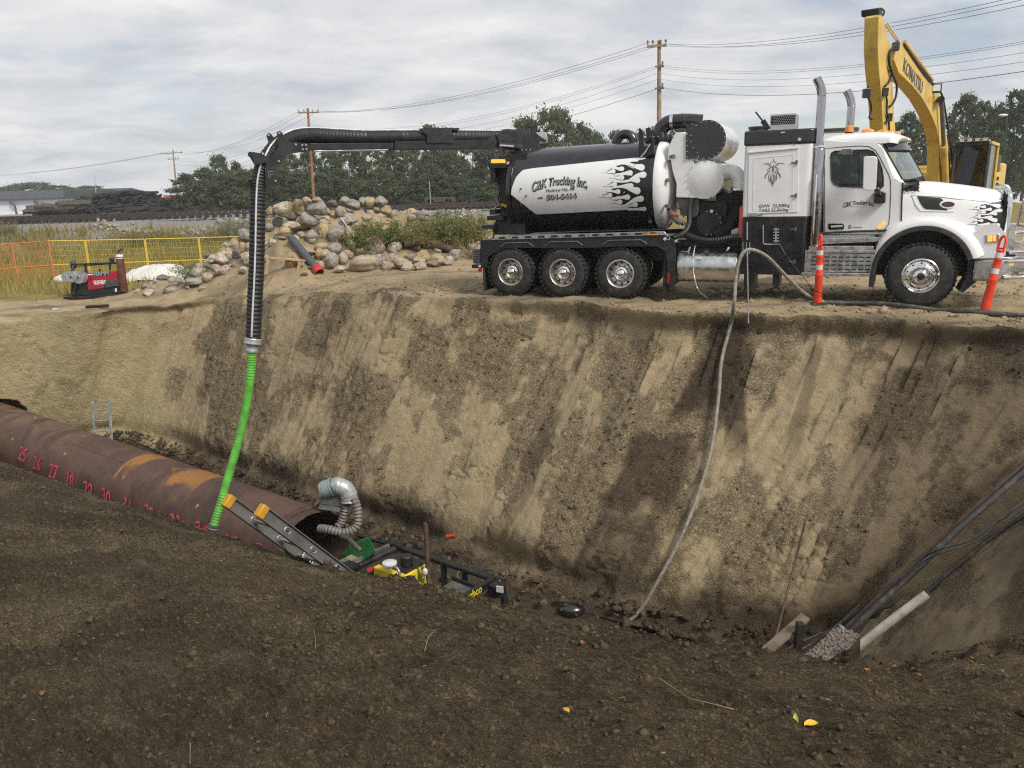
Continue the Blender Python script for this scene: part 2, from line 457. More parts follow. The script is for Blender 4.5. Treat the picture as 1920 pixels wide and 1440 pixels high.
def grid_mesh(name, P, mats, attrs=None, uv=None, smooth=True):
 """P: (nu, nv, 3) array"""
 nu, nv = P.shape[:2]
 me = bpy.data.meshes.new(name)
 i = np.arange(nu * nv).reshape(nu, nv)
 q = np.stack([i[:-1, :-1], i[1:, :-1], i[1:, 1:], i[:-1, 1:]], -1).reshape(-1, 4)
 me.vertices.add(nu * nv); me.vertices.foreach_set('co', P.reshape(-1, 3).astype(np.float32).ravel())
 me.loops.add(q.size); me.loops.foreach_set('vertex_index', q.ravel().astype(np.int32))
 me.polygons.add(len(q)); me.polygons.foreach_set('loop_start', np.arange(0, q.size, 4, dtype=np.int32))
 try: me.polygons.foreach_set('loop_total', np.full(len(q), 4, dtype=np.int32))
 except Exception: pass
 me.update(calc_edges=True)
 me.polygons.foreach_set('use_smooth', np.ones(len(q), dtype=bool))
 for k, a in (attrs or {}).items():
  at_ = me.attributes.new(k, 'FLOAT', 'POINT'); at_.data.foreach_set('value', np.asarray(a, np.float32).ravel())
 if uv is not None:
  l = me.uv_layers.new(name='UVMap'); l.data.foreach_set('uv', uv.reshape(-1, 2)[q.ravel()].astype(np.float32).ravel())
 for x in (mats if isinstance(mats, (list, tuple)) else [mats]): me.materials.append(x)
 return me
def raw_mesh(name, V, Fq, mats, mi=None, smooth=False, attrs=None):
 """numpy verts (n,3) and equal-size faces (m,k)"""
 me = bpy.data.meshes.new(name); k = Fq.shape[1]
 me.vertices.add(len(V)); me.vertices.foreach_set('co', np.asarray(V, np.float32).ravel())
 me.loops.add(Fq.size); me.loops.foreach_set('vertex_index', Fq.astype(np.int32).ravel())
 me.polygons.add(len(Fq)); me.polygons.foreach_set('loop_start', np.arange(0, Fq.size, k, dtype=np.int32))
 try: me.polygons.foreach_set('loop_total', np.full(len(Fq), k, dtype=np.int32))
 except Exception: pass
 for x in (mats if isinstance(mats, (list, tuple)) else [mats]): me.materials.append(x)
 if mi is not None: me.polygons.foreach_set('material_index', np.asarray(mi, np.int32))
 me.update(calc_edges=True)
 if smooth: me.polygons.foreach_set('use_smooth', np.ones(len(Fq), dtype=bool))
 for kk, a in (attrs or {}).items():
  at_ = me.attributes.new(kk, 'FLOAT', 'POINT'); at_.data.foreach_set('value', np.asarray(a, np.float32).ravel())
 return me
# ================================================================== soil materials
def soil(name, light, mid, dark, wet_shade, bump1=0.6, sc=1.0, streak=False, grass=False, fine=1.0, crevice_shade=0.0):
 t = NT(name)
 o = t.tc.outputs['Object']
 big = t.noise(0.4 * sc, 6, 0.62)
 medn = t.noise(1.9 * sc, 9, 0.68, dist=0.3)
 fin = t.noise(11 * sc, 9, 0.74)
 grit = t.noise(38 * sc, 7, 0.75)
 c = t.mix(t.rng(medn, 0.36, 0.60), mid, light)
 c = t.mix(t.rng(big, 0.48, 0.68, 0.0, 0.35 if streak else 0.6), c, mid)
 pat = t.math('ADD', t.math('MULTIPLY', fin, 0.5), t.math('MULTIPLY', t.noise(3.0 * sc, 10, 0.74, vec=t.mapping(loc=(4, 9, 2))), 0.5))
 c = t.mix(t.rng(pat, 0.565, 0.67, 0.0, 0.6 if not streak else 0.30), c, dark)
 c = t.mix(t.rng(grit, 0.54, 0.64, 0.0, 0.62), c, dark)
 c = t.mix(t.rng(grit, 0.44, 0.36, 0.0, 0.35), c, light)
 hsum = t.math('ADD', t.math('MULTIPLY', fin, 1.0), t.math('MULTIPLY', grit, -0.55))
 if streak:
  uv = t.tc.outputs['UV']
  m1 = t.mapping(scale=(1.3, 0.14, 1), rot=(0, 0, 0.12), src=uv)
  s1 = t.noise(1.0, 10, 0.72, vec=m1, dist=0.2)
  m2 = t.mapping(scale=(8.0, 0.5, 1), rot=(0, 0, 0.12), loc=(7, 3, 0), src=uv)
  s2 = t.noise(1.0, 10, 0.76, vec=m2, dist=0.15)
  c = t.mix(t.rng(s1, 0.56, 0.74, 0.0, 0.36), c, dark)
  c = t.mix(t.rng(s2, 0.55, 0.68, 0.0, 0.45), c, dark)
  c = t.mix(t.rng(s2, 0.46, 0.34, 0.0, 0.45), c, light)
  hsum = t.math('ADD', hsum, t.math('MULTIPLY', s2, 0.7))
 st = t.attr('stain_shade'); tn = t.attr('tone')  # first mask carries real seepage and also shade painted into the soil colour
 c = t.mix(st, c, wet_shade)
 if grass:
  gcol = t.mix(t.rng(t.noise(0.9, 8, 0.7), 0.35, 0.65), (0.26, 0.19, 0.055), (0.15, 0.14, 0.045))
  gv = t.rng(t.math('ADD', t.attr('grass'), t.math('MULTIPLY', t.math('SUBTRACT', t.noise(1.1, 8, 0.7), 0.5), 1.0)), 0.40, 0.62)
  c = t.mix(gv, c, gcol)
  gg = t.mix(t.rng(t.noise(9, 8, 0.75), 0.35, 0.65), (0.13, 0.125, 0.12), (0.27, 0.26, 0.25))
  c = t.mix(t.attr('ballast'), c, gg)
 else:
  c = t.mix(tn, c, t.mix(t.rng(medn, 0.34, 0.62), (0.43, 0.355, 0.19), (0.52, 0.435, 0.25)))
 if crevice_shade:
  rg_ = t.attr('rough')
  cn = t.noise(17 * sc, 8, 0.75, dist=0.5, vec=t.mapping(scale=(1, 1, 1.3), loc=(2, 7, 5))); ck = t.math('ABSOLUTE', t.math('SUBTRACT', cn, 0.5))
  crk = t.math('MULTIPLY', t.rng(ck, 0.065, 0.0), t.rng(t.math('ADD', rg_, t.math('SUBTRACT', medn, 0.5)), 0.25, 0.75))
  c = t.mix(t.math('MULTIPLY', crk, crevice_shade), c, dark)  # crevice shade painted into the soil colour along the crack lines
  hsum = t.math('SUBTRACT', hsum, t.math('MULTIPLY', crk, 0.8))
  hsum = t.math('ADD', hsum, t.math('MULTIPLY', t.math('MULTIPLY', rg_, cn), 1.2))
 speck = t.rng(t.noise(85 * sc, 3, 0.6, vec=t.mapping(loc=(1, 2, 8))), 0.70, 0.76, 0.0, 0.35)
 c = t.mix(speck, c, light)
 n1 = t.bump(hsum, bump1, 0.06 * fine)
 n2 = t.bump(grit, 0.5, 0.015 * fine, n1)
 return t.done(c, t.rng(st, 0, 1, 0.95, 0.7), None, n2, **{'Specular IOR Level': 0.25})
M['wall'] = soil('pit_wall_clay', (0.425, 0.335, 0.205), (0.365, 0.285, 0.173), (0.19, 0.138, 0.086), (0.105, 0.077, 0.049), 0.9, 1.0, streak=True, fine=1.2, crevice_shade=0.14)
M['bank'] = soil('dark_topsoil', (0.136, 0.104, 0.062), (0.102, 0.077, 0.047), (0.034, 0.026, 0.018), (0.062, 0.046, 0.030), 0.9, 2.4, fine=0.55, crevice_shade=0.28)
M['floor'] = soil('pit_floor_mud', (0.085, 0.066, 0.044), (0.06, 0.047, 0.032), (0.03, 0.024, 0.017), (0.03, 0.024, 0.017), 0.8, 1.4)
M['slope'] = soil('right_slope_clay', (0.42, 0.335, 0.215), (0.35, 0.275, 0.175), (0.20, 0.155, 0.10), (0.10, 0.078, 0.055), 0.9, 1.6, streak=True, crevice_shade=0.3)
M['dirt'] = soil('yard_dirt', (0.37, 0.29, 0.175), (0.28, 0.215, 0.132), (0.115, 0.087, 0.056), (0.075, 0.058, 0.04), 0.8, 0.9, grass=True)
# ================================================================== the pit: top and bottom lines
TOP = [Vector(p) for p in ((-60, 21.5, -1.0), (-40, 22.2, -0.95), (-22, 22.6, -0.92), (-14.8, 22.8, -0.9), (-12.2, 22.9, -0.9), (-10.7, 23.9, -0.88))]
TOP += [atz(430, 556, -0.60), atz(560, 551, -0.30), atz(700, 551, -0.08), atz(850, 556, 0), atz(1000, 562, 0), atz(1150, 575, 0), atz(1300, 587, 0), atz(1450, 592, 0), atz(1600, 600, 0), atz(1760, 607, 0), atz(1900, 617, 0)]
e = TOP[-1]; TOP += [e + Vector((4, -2.2, 0)), e + Vector((12, -6.5, 0)), e + Vector((30, -14, 0))]
ZB = -5.2
BOT = [Vector(p) for p in ((-60, 21.7, ZB), (-40, 22.4, ZB), (-24, 22.9, ZB), (-16.5, 23.15, ZB), (-13.9, 23.9, ZB), (-12.5, 24.4, ZB))]
BOT += [atz(330, 860, ZB), atz(440, 905, ZB), atz(560, 953, ZB), atz(680, 1000, ZB), atz(820, 1055, ZB), atz(960, 1105, ZB), atz(1100, 1150, ZB), atz(1250, 1188, ZB), atz(1400, 1220, ZB), atz(1500, 1232, ZB), atz(1600, 1242, ZB)]
e = BOT[-1]; BOT += [e + Vector((4, -2.2, 0)), e + Vector((12, -6.5, 0)), e + Vector((30, -14, 0))]
def resample(poly_list, segs):
 """each polyline resampled with the same number of points per span; returns arrays"""
 outs = []
 for P in poly_list:
  o = []
  for i in range(len(P) - 1):
   for k in range(segs[i]): o.append(P[i].lerp(P[i + 1], k / segs[i]))
  o.append(P[-1]); outs.append(np.array([tuple(x) for x in o]))
 return outs
seg = []
for i in range(len(TOP) - 1):
 L = max((TOP[i + 1] - TOP[i]).length, (BOT[i + 1] - BOT[i]).length)
 vis = 3 <= i <= 16
 seg.append(max(4, int(L / (0.045 if vis else (0.12 if i == 2 else 0.6)))))
T, B = resample([TOP, BOT], seg)
# soften the polyline bends
def smooth_line(A, it):
 A = A.copy()
 for _ in range(it):
  A[1:-1] = 0.25 * A[:-2] + 0.5 * A[1:-1] + 0.25 * A[2:]
 return A
T = smooth_line(T, 60); B = smooth_line(B, 60)
ucum = np.concatenate([[0], np.cumsum(np.linalg.norm(np.diff(T, axis=0), axis=1))])
# ragged lip
nrm2 = np.stack([-(np.gradient(T[:, 1])), np.gradient(T[:, 0])], 1); nrm2 /= np.linalg.norm(nrm2, axis=1, keepdims=True) + 1e-9
rag = fbm(ucum * 0.8, ucum * 0 + 3, 5, 4) * 0.35
T[:, :2] += nrm2 * rag[:, None]
T[:, 2] += fbm(ucum * 1.1, ucum * 0 + 9, 4, 14) * 0.10
LIP = T.copy()
# casing pipe axis (needed to cut the overbreak round it)
PIPE_R = 0.90
P_FAR = Vector((-15.0, 22.3, -4.4)); P_NEAR = Vector((-3.9, 14.0, -4.5))
NV = 150
v = np.linspace(0, 1, NV)
U, V = np.meshgrid(ucum, v, indexing='ij')
W = T[:, None, :] * (1 - V[..., None]) + B[:, None, :] * V[..., None]
dn = np.cross(np.gradient(W, axis=0), np.gradient(W, axis=1)); dn /= np.linalg.norm(dn, axis=2, keepdims=True) + 1e-9
if dn[dn.shape[0] // 2, 60, 1] > 0: dn = -dn
H_ = np.linalg.norm(B - T, axis=1)
S = V * H_[:, None]
fade = sstep(0, 0.05, V) * (1 - 0.6 * sstep(0.9, 1, V))
usk = U + S * 0.22                                # bucket marks lean a little
disp = fbm(usk * 0.28, S * 0.16, 3, 21) * 0.45
disp += ridge(usk * 1.1, S * 0.14, 3, 33) * 0.035
disp += fbm(usk * 3.2, S * 0.5, 4, 41) * 0.075
rough = np.clip(fbm(U * 1.2, S * 0.8, 6, 55, 0.62) * 1.1 + 0.40, 0, 1)
disp += (0.3 + 0.7 * rough) * (fbm(U * 7, S * 7, 4, 61) * 0.05 + np.abs(fbm(U * 2.4, S * 3.0, 3, 66)) * -0.03)
tooth = np.clip(fbm(U * 0.35, S * 0.3, 3, 301) * 4 + 0.1, 0, 1)
disp -= tooth * 0.035 * np.maximum(0, np.sin((usk + 0.05 * fbm(U, S * 0.4, 3, 311)) * 20.0) - 0.2)
crk_ = 0.6 * np.exp(-(fbm(U * 0.9, S * 2.0, 4, 321) / 0.022) ** 2) * sstep(0.0, 0.25, fbm(U * 0.6 + 5, S * 0.6, 3, 331))
disp -= crk_ * 0.05
disp += 0.10 * sstep(0.0, 0.10, V) * (1 - sstep(0.10, 0.25, V)) * fbm(U * 1.3, S * 1.3, 3, 71)
disp -= 0.30 * np.exp(-((V - 0.93) / 0.07) ** 2) * sstep(30, 36, U) * (1.0 + fbm(U * 0.9, S * 0.5, 3, 81))      # undercut foot
under = np.clip(0.55 + fbm(U * 0.7, S * 0.8, 4, 91) * 1.5, 0, 1)
lft0 = 1 - sstep(-11.6, -9.9, W[..., 0] + 0.12 * (W[..., 2] + 0.9))
Wd = W + dn * (disp * fade * (1 - 0.62 * lft0))[..., None]
# overbreak hollow where the casing enters, and the ledge crack right of it
ax = np.array(P_NEAR - P_FAR); axl = np.linalg.norm(ax); ax /= axl
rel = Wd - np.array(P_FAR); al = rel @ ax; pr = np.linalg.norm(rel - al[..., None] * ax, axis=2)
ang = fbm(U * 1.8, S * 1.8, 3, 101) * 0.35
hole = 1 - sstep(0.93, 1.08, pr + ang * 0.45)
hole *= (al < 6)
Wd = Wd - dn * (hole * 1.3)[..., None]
lft = 1 - sstep(-11.6, -9.9, Wd[..., 0] + 0.35 * (Wd[..., 2] + 0.9) * 0.35)
tone = np.clip(lft + 0.0, 0, 1) * (0.85 + 0.3 * fbm(U * 0.6, S * 0.9, 3, 111))
stain_shade = crk_ * 0.5  # wall cracks start out darkened, their crevice shade put into the colour
# stains located through the photograph: (pixel centre line top -> bottom, widths in px)
def proj_arr(Pw):
 Rm = np.array(CAM_R); q = (Pw - np.array([0, 0, CAM_Z])) @ Rm
 return 960 + F_PX * q[..., 0] / -q[..., 2], 720 - F_PX * q[..., 1] / -q[..., 2]
PX, PY = proj_arr(Wd)
def seep(u0, u1, s0, s1, w0, w1, amt, seed):
 """a seepage streak running down the wall, in the wall's own coordinates (metres along, metres down)"""
 global stain_shade
 f = np.clip((S - s0) / (s1 - s0), 0, 1); c = u0 + (u1 - u0) * f; w = w0 + (w1 - w0) * f
 n = fbm(usk * 1.6, S * 0.35, 4, seed) * 0.35 + fbm(U * 3, S * 3, 4, seed + 5) * 0.2
 a = sstep(1.0, 0.72, np.abs(U - c) / w + n) * sstep(s0 - 0.1, s0 + 0.15, S + n * 0.4) * sstep(s1 + 0.3, s1 - 0.3, S + n * 0.8)
 stain_shade = np.maximum(stain_shade, a * amt)
def wall_uv(px, py):
 k = np.argmin((PX - px) ** 2 + (PY - py) ** 2); i, j = np.unravel_index(k, U.shape)
 return U[i, j], S[i, j]
for (a, b, w0, w1, amt, sd) in (((1368, 600), (1310, 792), 0.30, 0.62, 1.0, 3), ((1398, 640), (1372, 840), 0.16, 0.26, 0.9, 4), ((1250, 805), (1195, 965), 0.55, 0.8, 0.85, 5),
        ((1185, 960), (1110, 1165), 0.6, 0.85, 0.75, 15), ((1045, 770), (980, 910), 0.18, 0.32, 0.6, 7), ((1535, 640), (1480, 850), 0.08, 0.14, 0.55, 8), ((1000, 905), (930, 1010), 0.12, 0.3, 0.4, 9)):
 ua, sa = wall_uv(*a); ub, sb = wall_uv(*b)
 seep(ua, ub, sa, sb, w0, w1, amt, sd)
stain_shade = np.maximum(stain_shade, 0.95 * sstep(0.82, 0.95, V + fbm(U * 0.8, S * 0.8, 4, 131) * 0.09) * sstep(24, 27, U))  # shade along the wall foot painted into the colour
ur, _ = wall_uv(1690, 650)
stain_shade = np.maximum(stain_shade, 0.68 * sstep(ur - 0.9, ur + 0.4, U + fbm(U * 0.9, S * 0.9, 4, 141) * 0.9 + S * -0.10))       # end slope's shade painted into the clay colour at the right end
stain_shade = np.maximum(stain_shade, hole * 0.95)  # recess shade inside the overbreak hollow painted into the colour
UVm = np.stack([U, S], -1)
me = grid_mesh('pit_wall', Wd, M['wall'], {'stain_shade': np.clip(stain_shade, 0, 1), 'tone': np.clip(tone, 0, 1), 'rough': np.clip(rough * 1.3 * (1 - 0.7 * np.clip(lft, 0, 1)), 0, 1)}, UVm)
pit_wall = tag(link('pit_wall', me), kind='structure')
WALL_P, WALL_PX, WALL_PY, WALL_N = Wd, PX, PY, dn
def on_wall(px, py, lift=0.0):
 k = np.argmin((WALL_PX - px) ** 2 + (WALL_PY - py) ** 2); i, j = np.unravel_index(k, WALL_PX.shape)
 return Vector(WALL_P[i, j] + WALL_N[i, j] * lift)
# ================================================================== upper ground (yard, field, railway bank) starting at the lip
def y_track(x): return 77.8 + 0.256 * x
PILE = [(-9.5, 26.2, 0.95, 1.2, 1.4), (-8.0, 26.0, 1.35, 1.5, 1.6), (-6.6, 25.6, 1.6, 1.5, 1.9), (-5.2, 26.2, 1.55, 1.6, 1.9), (-3.6, 27.0, 1.3, 1.7, 1.8), (-2.0, 27.4, 1.05, 1.9, 1.8), (-0.4, 27.0, 0.6, 1.8, 1.5), (-11.2, 26.8, 0.45, 1.2, 1.2)]
def ground_z(x, y):
 x = np.asarray(x, float); y = np.asarray(y, float)
 z = -0.88 * sstep(-3.0, -10.0, x) * sstep(0, 1, 1 + 0 * x)
 z = z - 0.9 * sstep(26, 50, y) * sstep(4, -8, x)
 yt = y_track(x)
 e_ = sstep(yt - 11, yt - 3.0, y)
 z = z * (1 - e_) + 0.45 * e_
 m = 0
 for (cx, cy, h, rx, ry) in PILE:
  m = m + (h * 1.15 * np.exp(-(((x - cx) / rx) ** 2 + ((y - cy) / ry) ** 2) * 0.9)) ** 4
 z = z + m ** 0.25 * (1 + 0.5 * fbm(x * 1.1, y * 1.1, 3, 145))
 d_ = np.hypot(x, y - 10)
 near = 1 - sstep(35, 70, d_)
 z = z + near * (fbm(x * 0.5, y * 0.7, 4, 151) * 0.10 + fbm(x * 2.2, y * 3.2, 4, 161) * 0.055 * (0.4 + 1.2 * np.clip(fbm(x * 0.3, y * 0.4, 2, 171) + 0.5, 0, 1)))
 z = z + (1 - near) * fbm(x * 0.12, y * 0.2, 3, 181) * 0.25
 return z
cidx = [0]
for i in range(1, len(LIP)):
 if LIP[i, 0] - LIP[cidx[-1], 0] > 0.004: cidx.append(i)
LC = LIP[cidx]
tt = np.concatenate([np.linspace(0, 0.6, 16), 0.6 + np.cumsum(0.05 * 1.028 ** np.arange(150))])
tt = tt[tt < 150]; tt = np.concatenate([tt, [tt[-1] + 20, 240, 330, 420]])
GX = np.repeat(LC[:, :1], len(tt), 1) * (1 + np.clip(tt / 60, 0, 30) ** 1.0 * 0.12)[None, :]
GY = LC[:, 1:2] + tt[None, :]
GZ = ground_z(GX, GY)
bl = sstep(0, 0.9, tt)[None, :]
lipdrop = -0.05 * np.exp(-tt / 0.25)[None, :]
GZ = GZ * bl + (LC[:, 2:3] + lipdrop * (tt > 0)) * (1 - bl)
far_ = sstep(150, 400, GY); GZ = GZ * (1 - far_) - 0.5 * far_
P = np.stack([GX, GY, GZ], -1)
gr = sstep(-11.0, -13.0, GX + (GY - 24) * -0.55 + 4) * sstep(24.5, 27.0, GY + 0.1 * GX * 0) + sstep(36, 44, GY) * 0.95
gr = np.clip(gr, 0, 1) * (1 - sstep(-8, -4, y_track(GX) * 0 + GY - y_track(GX)))
bal = sstep(-9.0, -6.0, GY - y_track(GX) + fbm(GX * 0.5, GY * 0.5, 3, 191) * 4) * (1 - 0.55 * sstep(26, 34, GY - y_track(GX)))
st = np.clip(fbm(GX * 0.35, GY * 1.1, 5, 201) * 2.0 + 0.05, 0, 1) * (1 - sstep(22, 30, GY)) * 0.9
rut = np.clip(1 - np.abs((GY - (17.4 - 0.414 * GX)) + 2.3) / 1.1, 0, 1) * np.clip(0.4 + fbm(GX * 0.8, GY * 1.5, 3, 211) * 1.5, 0, 1)
st = np.clip(np.maximum(st, rut * 0.8 * sstep(-6, -2, GX)), 0, 1)
me = grid_mesh('ground', P, M['dirt'], {'stain_shade': st, 'tone': st * 0, 'grass': gr, 'ballast': np.clip(bal, 0, 1)})
tag(link('ground', me), kind='structure')
def gz(x, y): return float(ground_z(np.array(x), np.array(y)))
def on_ground(px, py, y0=13.0, y1=80.0):
 """first point of the upper ground seen through a pixel"""
 d = ray(px, py); d = d / d.y; y = y0
 ys = np.arange(y0, y1, 0.05)
 xs = d.x * ys; zs = CAM_Z + d.z * ys
 k = np.argmax((zs <= ground_z(xs, ys)) & (ys > np.interp(xs, LC[:, 0], LC[:, 1]) + 0.5))
 return Vector((xs[k], ys[k], zs[k]))
# ================================================================== near bank
EDGE_PX = [(-420, 845), (-220, 850), (-60, 876), (0, 888), (52, 893), (91, 907), (161, 928), (247, 962), (312, 974), (365, 1000), (417, 1012), (525, 1050), (648, 1073), (767, 1092), (832, 1115), (897, 1131), (961, 1151), (1050, 1180), (1170, 1197), (1260, 1206), (1340, 1226), (1420, 1241), (1500, 1248), (1600, 1244), (1700, 1236), (1780, 1216), (1850, 1200), (1920, 1183), (2050, 1150), (2250, 1090)]
EDGE = []
for px, py in EDGE_PX:
 d = ray(px, py); k = d.x / d.y
 Y = 3.55 / (0.78 + 0.63 * k)
 if px > 1400: Y = max(Y, 3.45 + (px - 1400) * 0.0012)
 EDGE.append(at(px, py, Y))
E_ = np.array([tuple(p) for p in spline(EDGE, 24)])
cl = np.concatenate([[0], np.cumsum(np.linalg.norm(np.diff(E_, axis=0), axis=1))])
NU = 760
uu = np.linspace(0, cl[-1], NU)
# denser where the camera stands
Ei = np.stack([np.interp(uu, cl, E_[:, k]) for k in range(3)], 1)
Ei0 = smooth_line(Ei, 6)
# back line behind the camera
BK = np.stack([np.interp(uu, [0, uu[-1] * 0.55, uu[-1] * 0.8, uu[-1]], [-9.5, -2.2, 1.2, 6.5]), np.interp(uu, [0, uu[-1] * 0.55, uu[-1] * 0.8, uu[-1]], [0.5, -1.6, -1.6, 0.2]), np.full(NU, 0.80)], 1)
vv = np.concatenate([np.linspace(0, 0.06, 22)[:-1], 0.06 + 0.94 * np.linspace(0, 1, 460) ** 1.25])
A = Ei0[:, None, :]; K = BK[:, None, :]; Vb = vv[None, :, None]
NB = A * (1 - Vb) + K * Vb
# profile: straight rise from the edge, flattening at the top
g = vv
dY = np.linalg.norm((A - K)[..., :2], axis=2)
rise = (0.80 - Ei0[:, 2])[:, None]
x_ = vv[None, :] * dY
zl = Ei0[:, 2][:, None] + np.where(True, rise * (1 - np.exp(-x_ / np.maximum(0.9, dY * 0.34))) / (1 - np.exp(-dY / np.maximum(0.9, dY * 0.34))), 0)
NB[..., 2] = zl
Xb, Yb = NB[..., 0], NB[..., 1]
amp = sstep(0.0, 0.03, vv)[None, :]
clod = np.clip(fbm(Xb * 1.4, Yb * 1.4, 4, 301) * 1.3 + 0.55, 0.32, 1)
nearlip = np.exp(-(x_ / 0.55) ** 2)
hN = fbm(Xb * 0.7, Yb * 0.7, 3, 311) * 0.09 + fbm(Xb * 2.6, Yb * 2.6, 4, 321) * 0.055
hN += (0.35 + 0.65 * clod) * (fbm(Xb * 9, Yb * 9, 4, 331) * 0.045 + np.maximum(0, fbm(Xb * 15, Yb * 15, 3, 341)) * 0.055)
hN += nearlip * (np.maximum(0, fbm(Xb * 7, Yb * 7, 4, 351)) * 0.16 - 0.045)
hN += np.maximum(0, fbm(Xb * 34, Yb * 34, 3, 361)) * 0.030 * (0.4 + clod)
flatp = 0.22 * sstep(0.12, 0.42, fbm(Xb * 1.6 + 4, Yb * 1.6, 5, 371))
hN = hN * (1 - 0.35 * flatp)
NB[..., 2] += hN * (0.25 + 0.75 * amp)
# boot prints: ribbed ovals pressed into the soil
for (px, py, rz, L_) in ((660, 1355, 0.5, 0.30), (690, 1245, 0.3, 0.28), (540, 1222, 0.4, 0.26), (285, 1160, 0.2, 0.28), (775, 1245, 1.2, 0.3), (480, 1300, 0.7, 0.28)):
 d = ray(px, py); yy = np.linspace(1.5, 8, 200)
 # crude intersection with the bank
 best = np.argmin(np.abs(Xb - 0) * 0 + (proj_arr(NB)[0] - px) ** 2 + (proj_arr(NB)[1] - py) ** 2) if False else None
PXb, PYb = proj_arr(NB)
def on_bank(px, py):
 k = np.argmin((PXb - px) ** 2 + (PYb - py) ** 2); i, j = np.unravel_index(k, PXb.shape)
 return Vector(NB[i, j])
for (px, py, rz) in ((660, 1355, 0.5), (690, 1245, 0.3), (545, 1222, 0.4), (285, 1160, 0.2), (775, 1240, 1.2), (470, 1320, 0.7), (600, 1120, 0.2)):
 c = on_bank(px, py)
 lx = (Xb - c.x) * math.cos(rz) + (Yb - c.y) * math.sin(rz); ly = -(Xb - c.x) * math.sin(rz) + (Yb - c.y) * math.cos(rz)
 ov = 1 - sstep(0.75, 1.0, np.sqrt((lx / 0.15) ** 2 + (ly / (0.055 + 0.012 * np.sin(lx * 18))) ** 2))
 NB[..., 2] -= ov * (0.014 + 0.007 * np.sign(np.sin(lx * 210 + np.abs(ly) * 120)))
wetb = np.clip(0.25 * sstep(0.05, 0.30, fbm(Xb * 0.8, Yb * 0.8, 4, 381)) + nearlip * 0.45 * np.clip(0.5 + fbm(Xb * 3, Yb * 3, 3, 391) * 1.5, 0, 1), 0, 1)
lightp = np.zeros_like(wetb)
me = grid_mesh('near_bank', NB, M['bank'], {'stain_shade': wetb, 'tone': 0.20 * sstep(0.02, 0.42, fbm(Xb * 1.3 + 9, Yb * 1.9, 5, 411)) * (0.35 + 0.65 * sstep(0.5, -2.5, Xb)) * (1 - nearlip), 'rough': np.clip(0.2 + clod * (1 - 0.5 * flatp), 0, 1)})
M['bank'].node_tree.nodes['Principled BSDF'].inputs['Specular IOR Level'].default_value = 0.2
tag(link('near_bank', me), kind='structure')
# the bank's own face down into the pit, and ground carried on behind the photographer
FACE = []
for k, q in enumerate(np.linspace(0, 1, 30)):
 FACE.append(NB[:, 0, :] * (1 - q) + (NB[:, 0, :] * np.array([1, 1, 0]) + np.array([0.63, 0.78, 0]) * 2.3 + np.array([0, 0, ZB])) * q)
FA = np.stack(FACE, 1); nf = fbm(FA[..., 0] * 2 + FA[..., 1], FA[..., 2] * 2, 4, 401) * 0.18 * sstep(0, 0.15, np.linspace(0, 1, 30))[None, :]
FA[..., 0] -= nf * 0.63; FA[..., 1] -= nf * 0.78
me = grid_mesh('near_pit_side', FA[:, ::-1], M['slope'], {'rough': np.full(FA.shape[:2], 0.4), 'stain_shade': np.full(FA.shape[:2], 0.3), 'tone': np.zeros(FA.shape[:2])}, np.stack([np.repeat(uu[:, None], 30, 1), np.repeat(np.linspace(0, 5, 30)[None, :], NU, 0)], -1))
tag(link('near_pit_side', me), kind='structure')
bk = [NB[:, -1, :]]
for q in (4, 12, 40, 120, 300):
 r = NB[:, -1, :].copy(); dd = r[:, :2] - np.array([0, 3.0]); dd /= np.linalg.norm(dd, axis=1, keepdims=True)
 r[:, :2] += dd * q; r[:, 2] = 0.8; bk.append(r)
BKG = np.stack(bk, 1)
me = grid_mesh('rear_ground', BKG, M['bank'], {'stain_shade': np.zeros(BKG.shape[:2]), 'tone': np.zeros(BKG.shape[:2])})
tag(link('rear_ground', me), kind='structure')
# ================================================================== right-hand end slope and pit floor
RT = [Vector((10.8, 12.6, 0.3)), Vector((9.3, 9.4, 0.15)), Vector((6.9, 6.2, 0.15)), Vector((5.3, 4.6, 0.25)), Vector((4.6, 2.8, 0.4))]
RB = [Vector((5.3, 12.6, -5.3)), Vector((4.6, 9.6, -5.3)), Vector((3.5, 7.0, -5.3)), Vector((2.2, 5.2, -5.3)), Vector((1.5, 3.2, -5.3))]
rt = np.array([tuple(p) for p in spline(RT, 55)]); rb = np.array([tuple(p) for p in spline(RB, 55)])
vr = np.linspace(0, 1, 130)
RS = rt[:, None] * (1 - vr[None, :, None]) + rb[:, None] * vr[None, :, None]
ru = np.concatenate([[0], np.cumsum(np.linalg.norm(np.diff(rt, axis=0), axis=1))])
RU, RV = np.meshgrid(ru, vr * 7.5, indexing='ij')
nd = np.array([-0.72, 0.12, 0.68])
RS = RS + nd * (fbm(RU * 0.5, RV * 0.3, 3, 501) * 0.25 + fbm(RU * 2 + RV * 0.7, RV * 0.7, 4, 511) * 0.06 + fbm(RU * 7, RV * 5, 4, 521) * 0.06 + ridge(RU * 1.1, RV * 0.25, 2, 531) * 0.05)[..., None]
me = grid_mesh('end_slope', RS, M['slope'], {'stain_shade': np.clip(fbm(RU * 0.6, RV * 0.6, 4, 541) * 1.2 + 0.1, 0, 0.7), 'tone': RU * 0, 'rough': np.clip(fbm(RU, RV, 4, 551) * 1.2 + 0.25, 0, 1)}, np.stack([RU, RV], -1))
tag(link('end_slope', me), kind='structure')
RPX, RPY = proj_arr(RS)
def on_slope(px, py, lift=0.0):
 k = np.argmin((RPX - px) ** 2 + (RPY - py) ** 2); i, j = np.unravel_index(k, RPX.shape)
 return Vector(RS[i, j] + nd * lift)
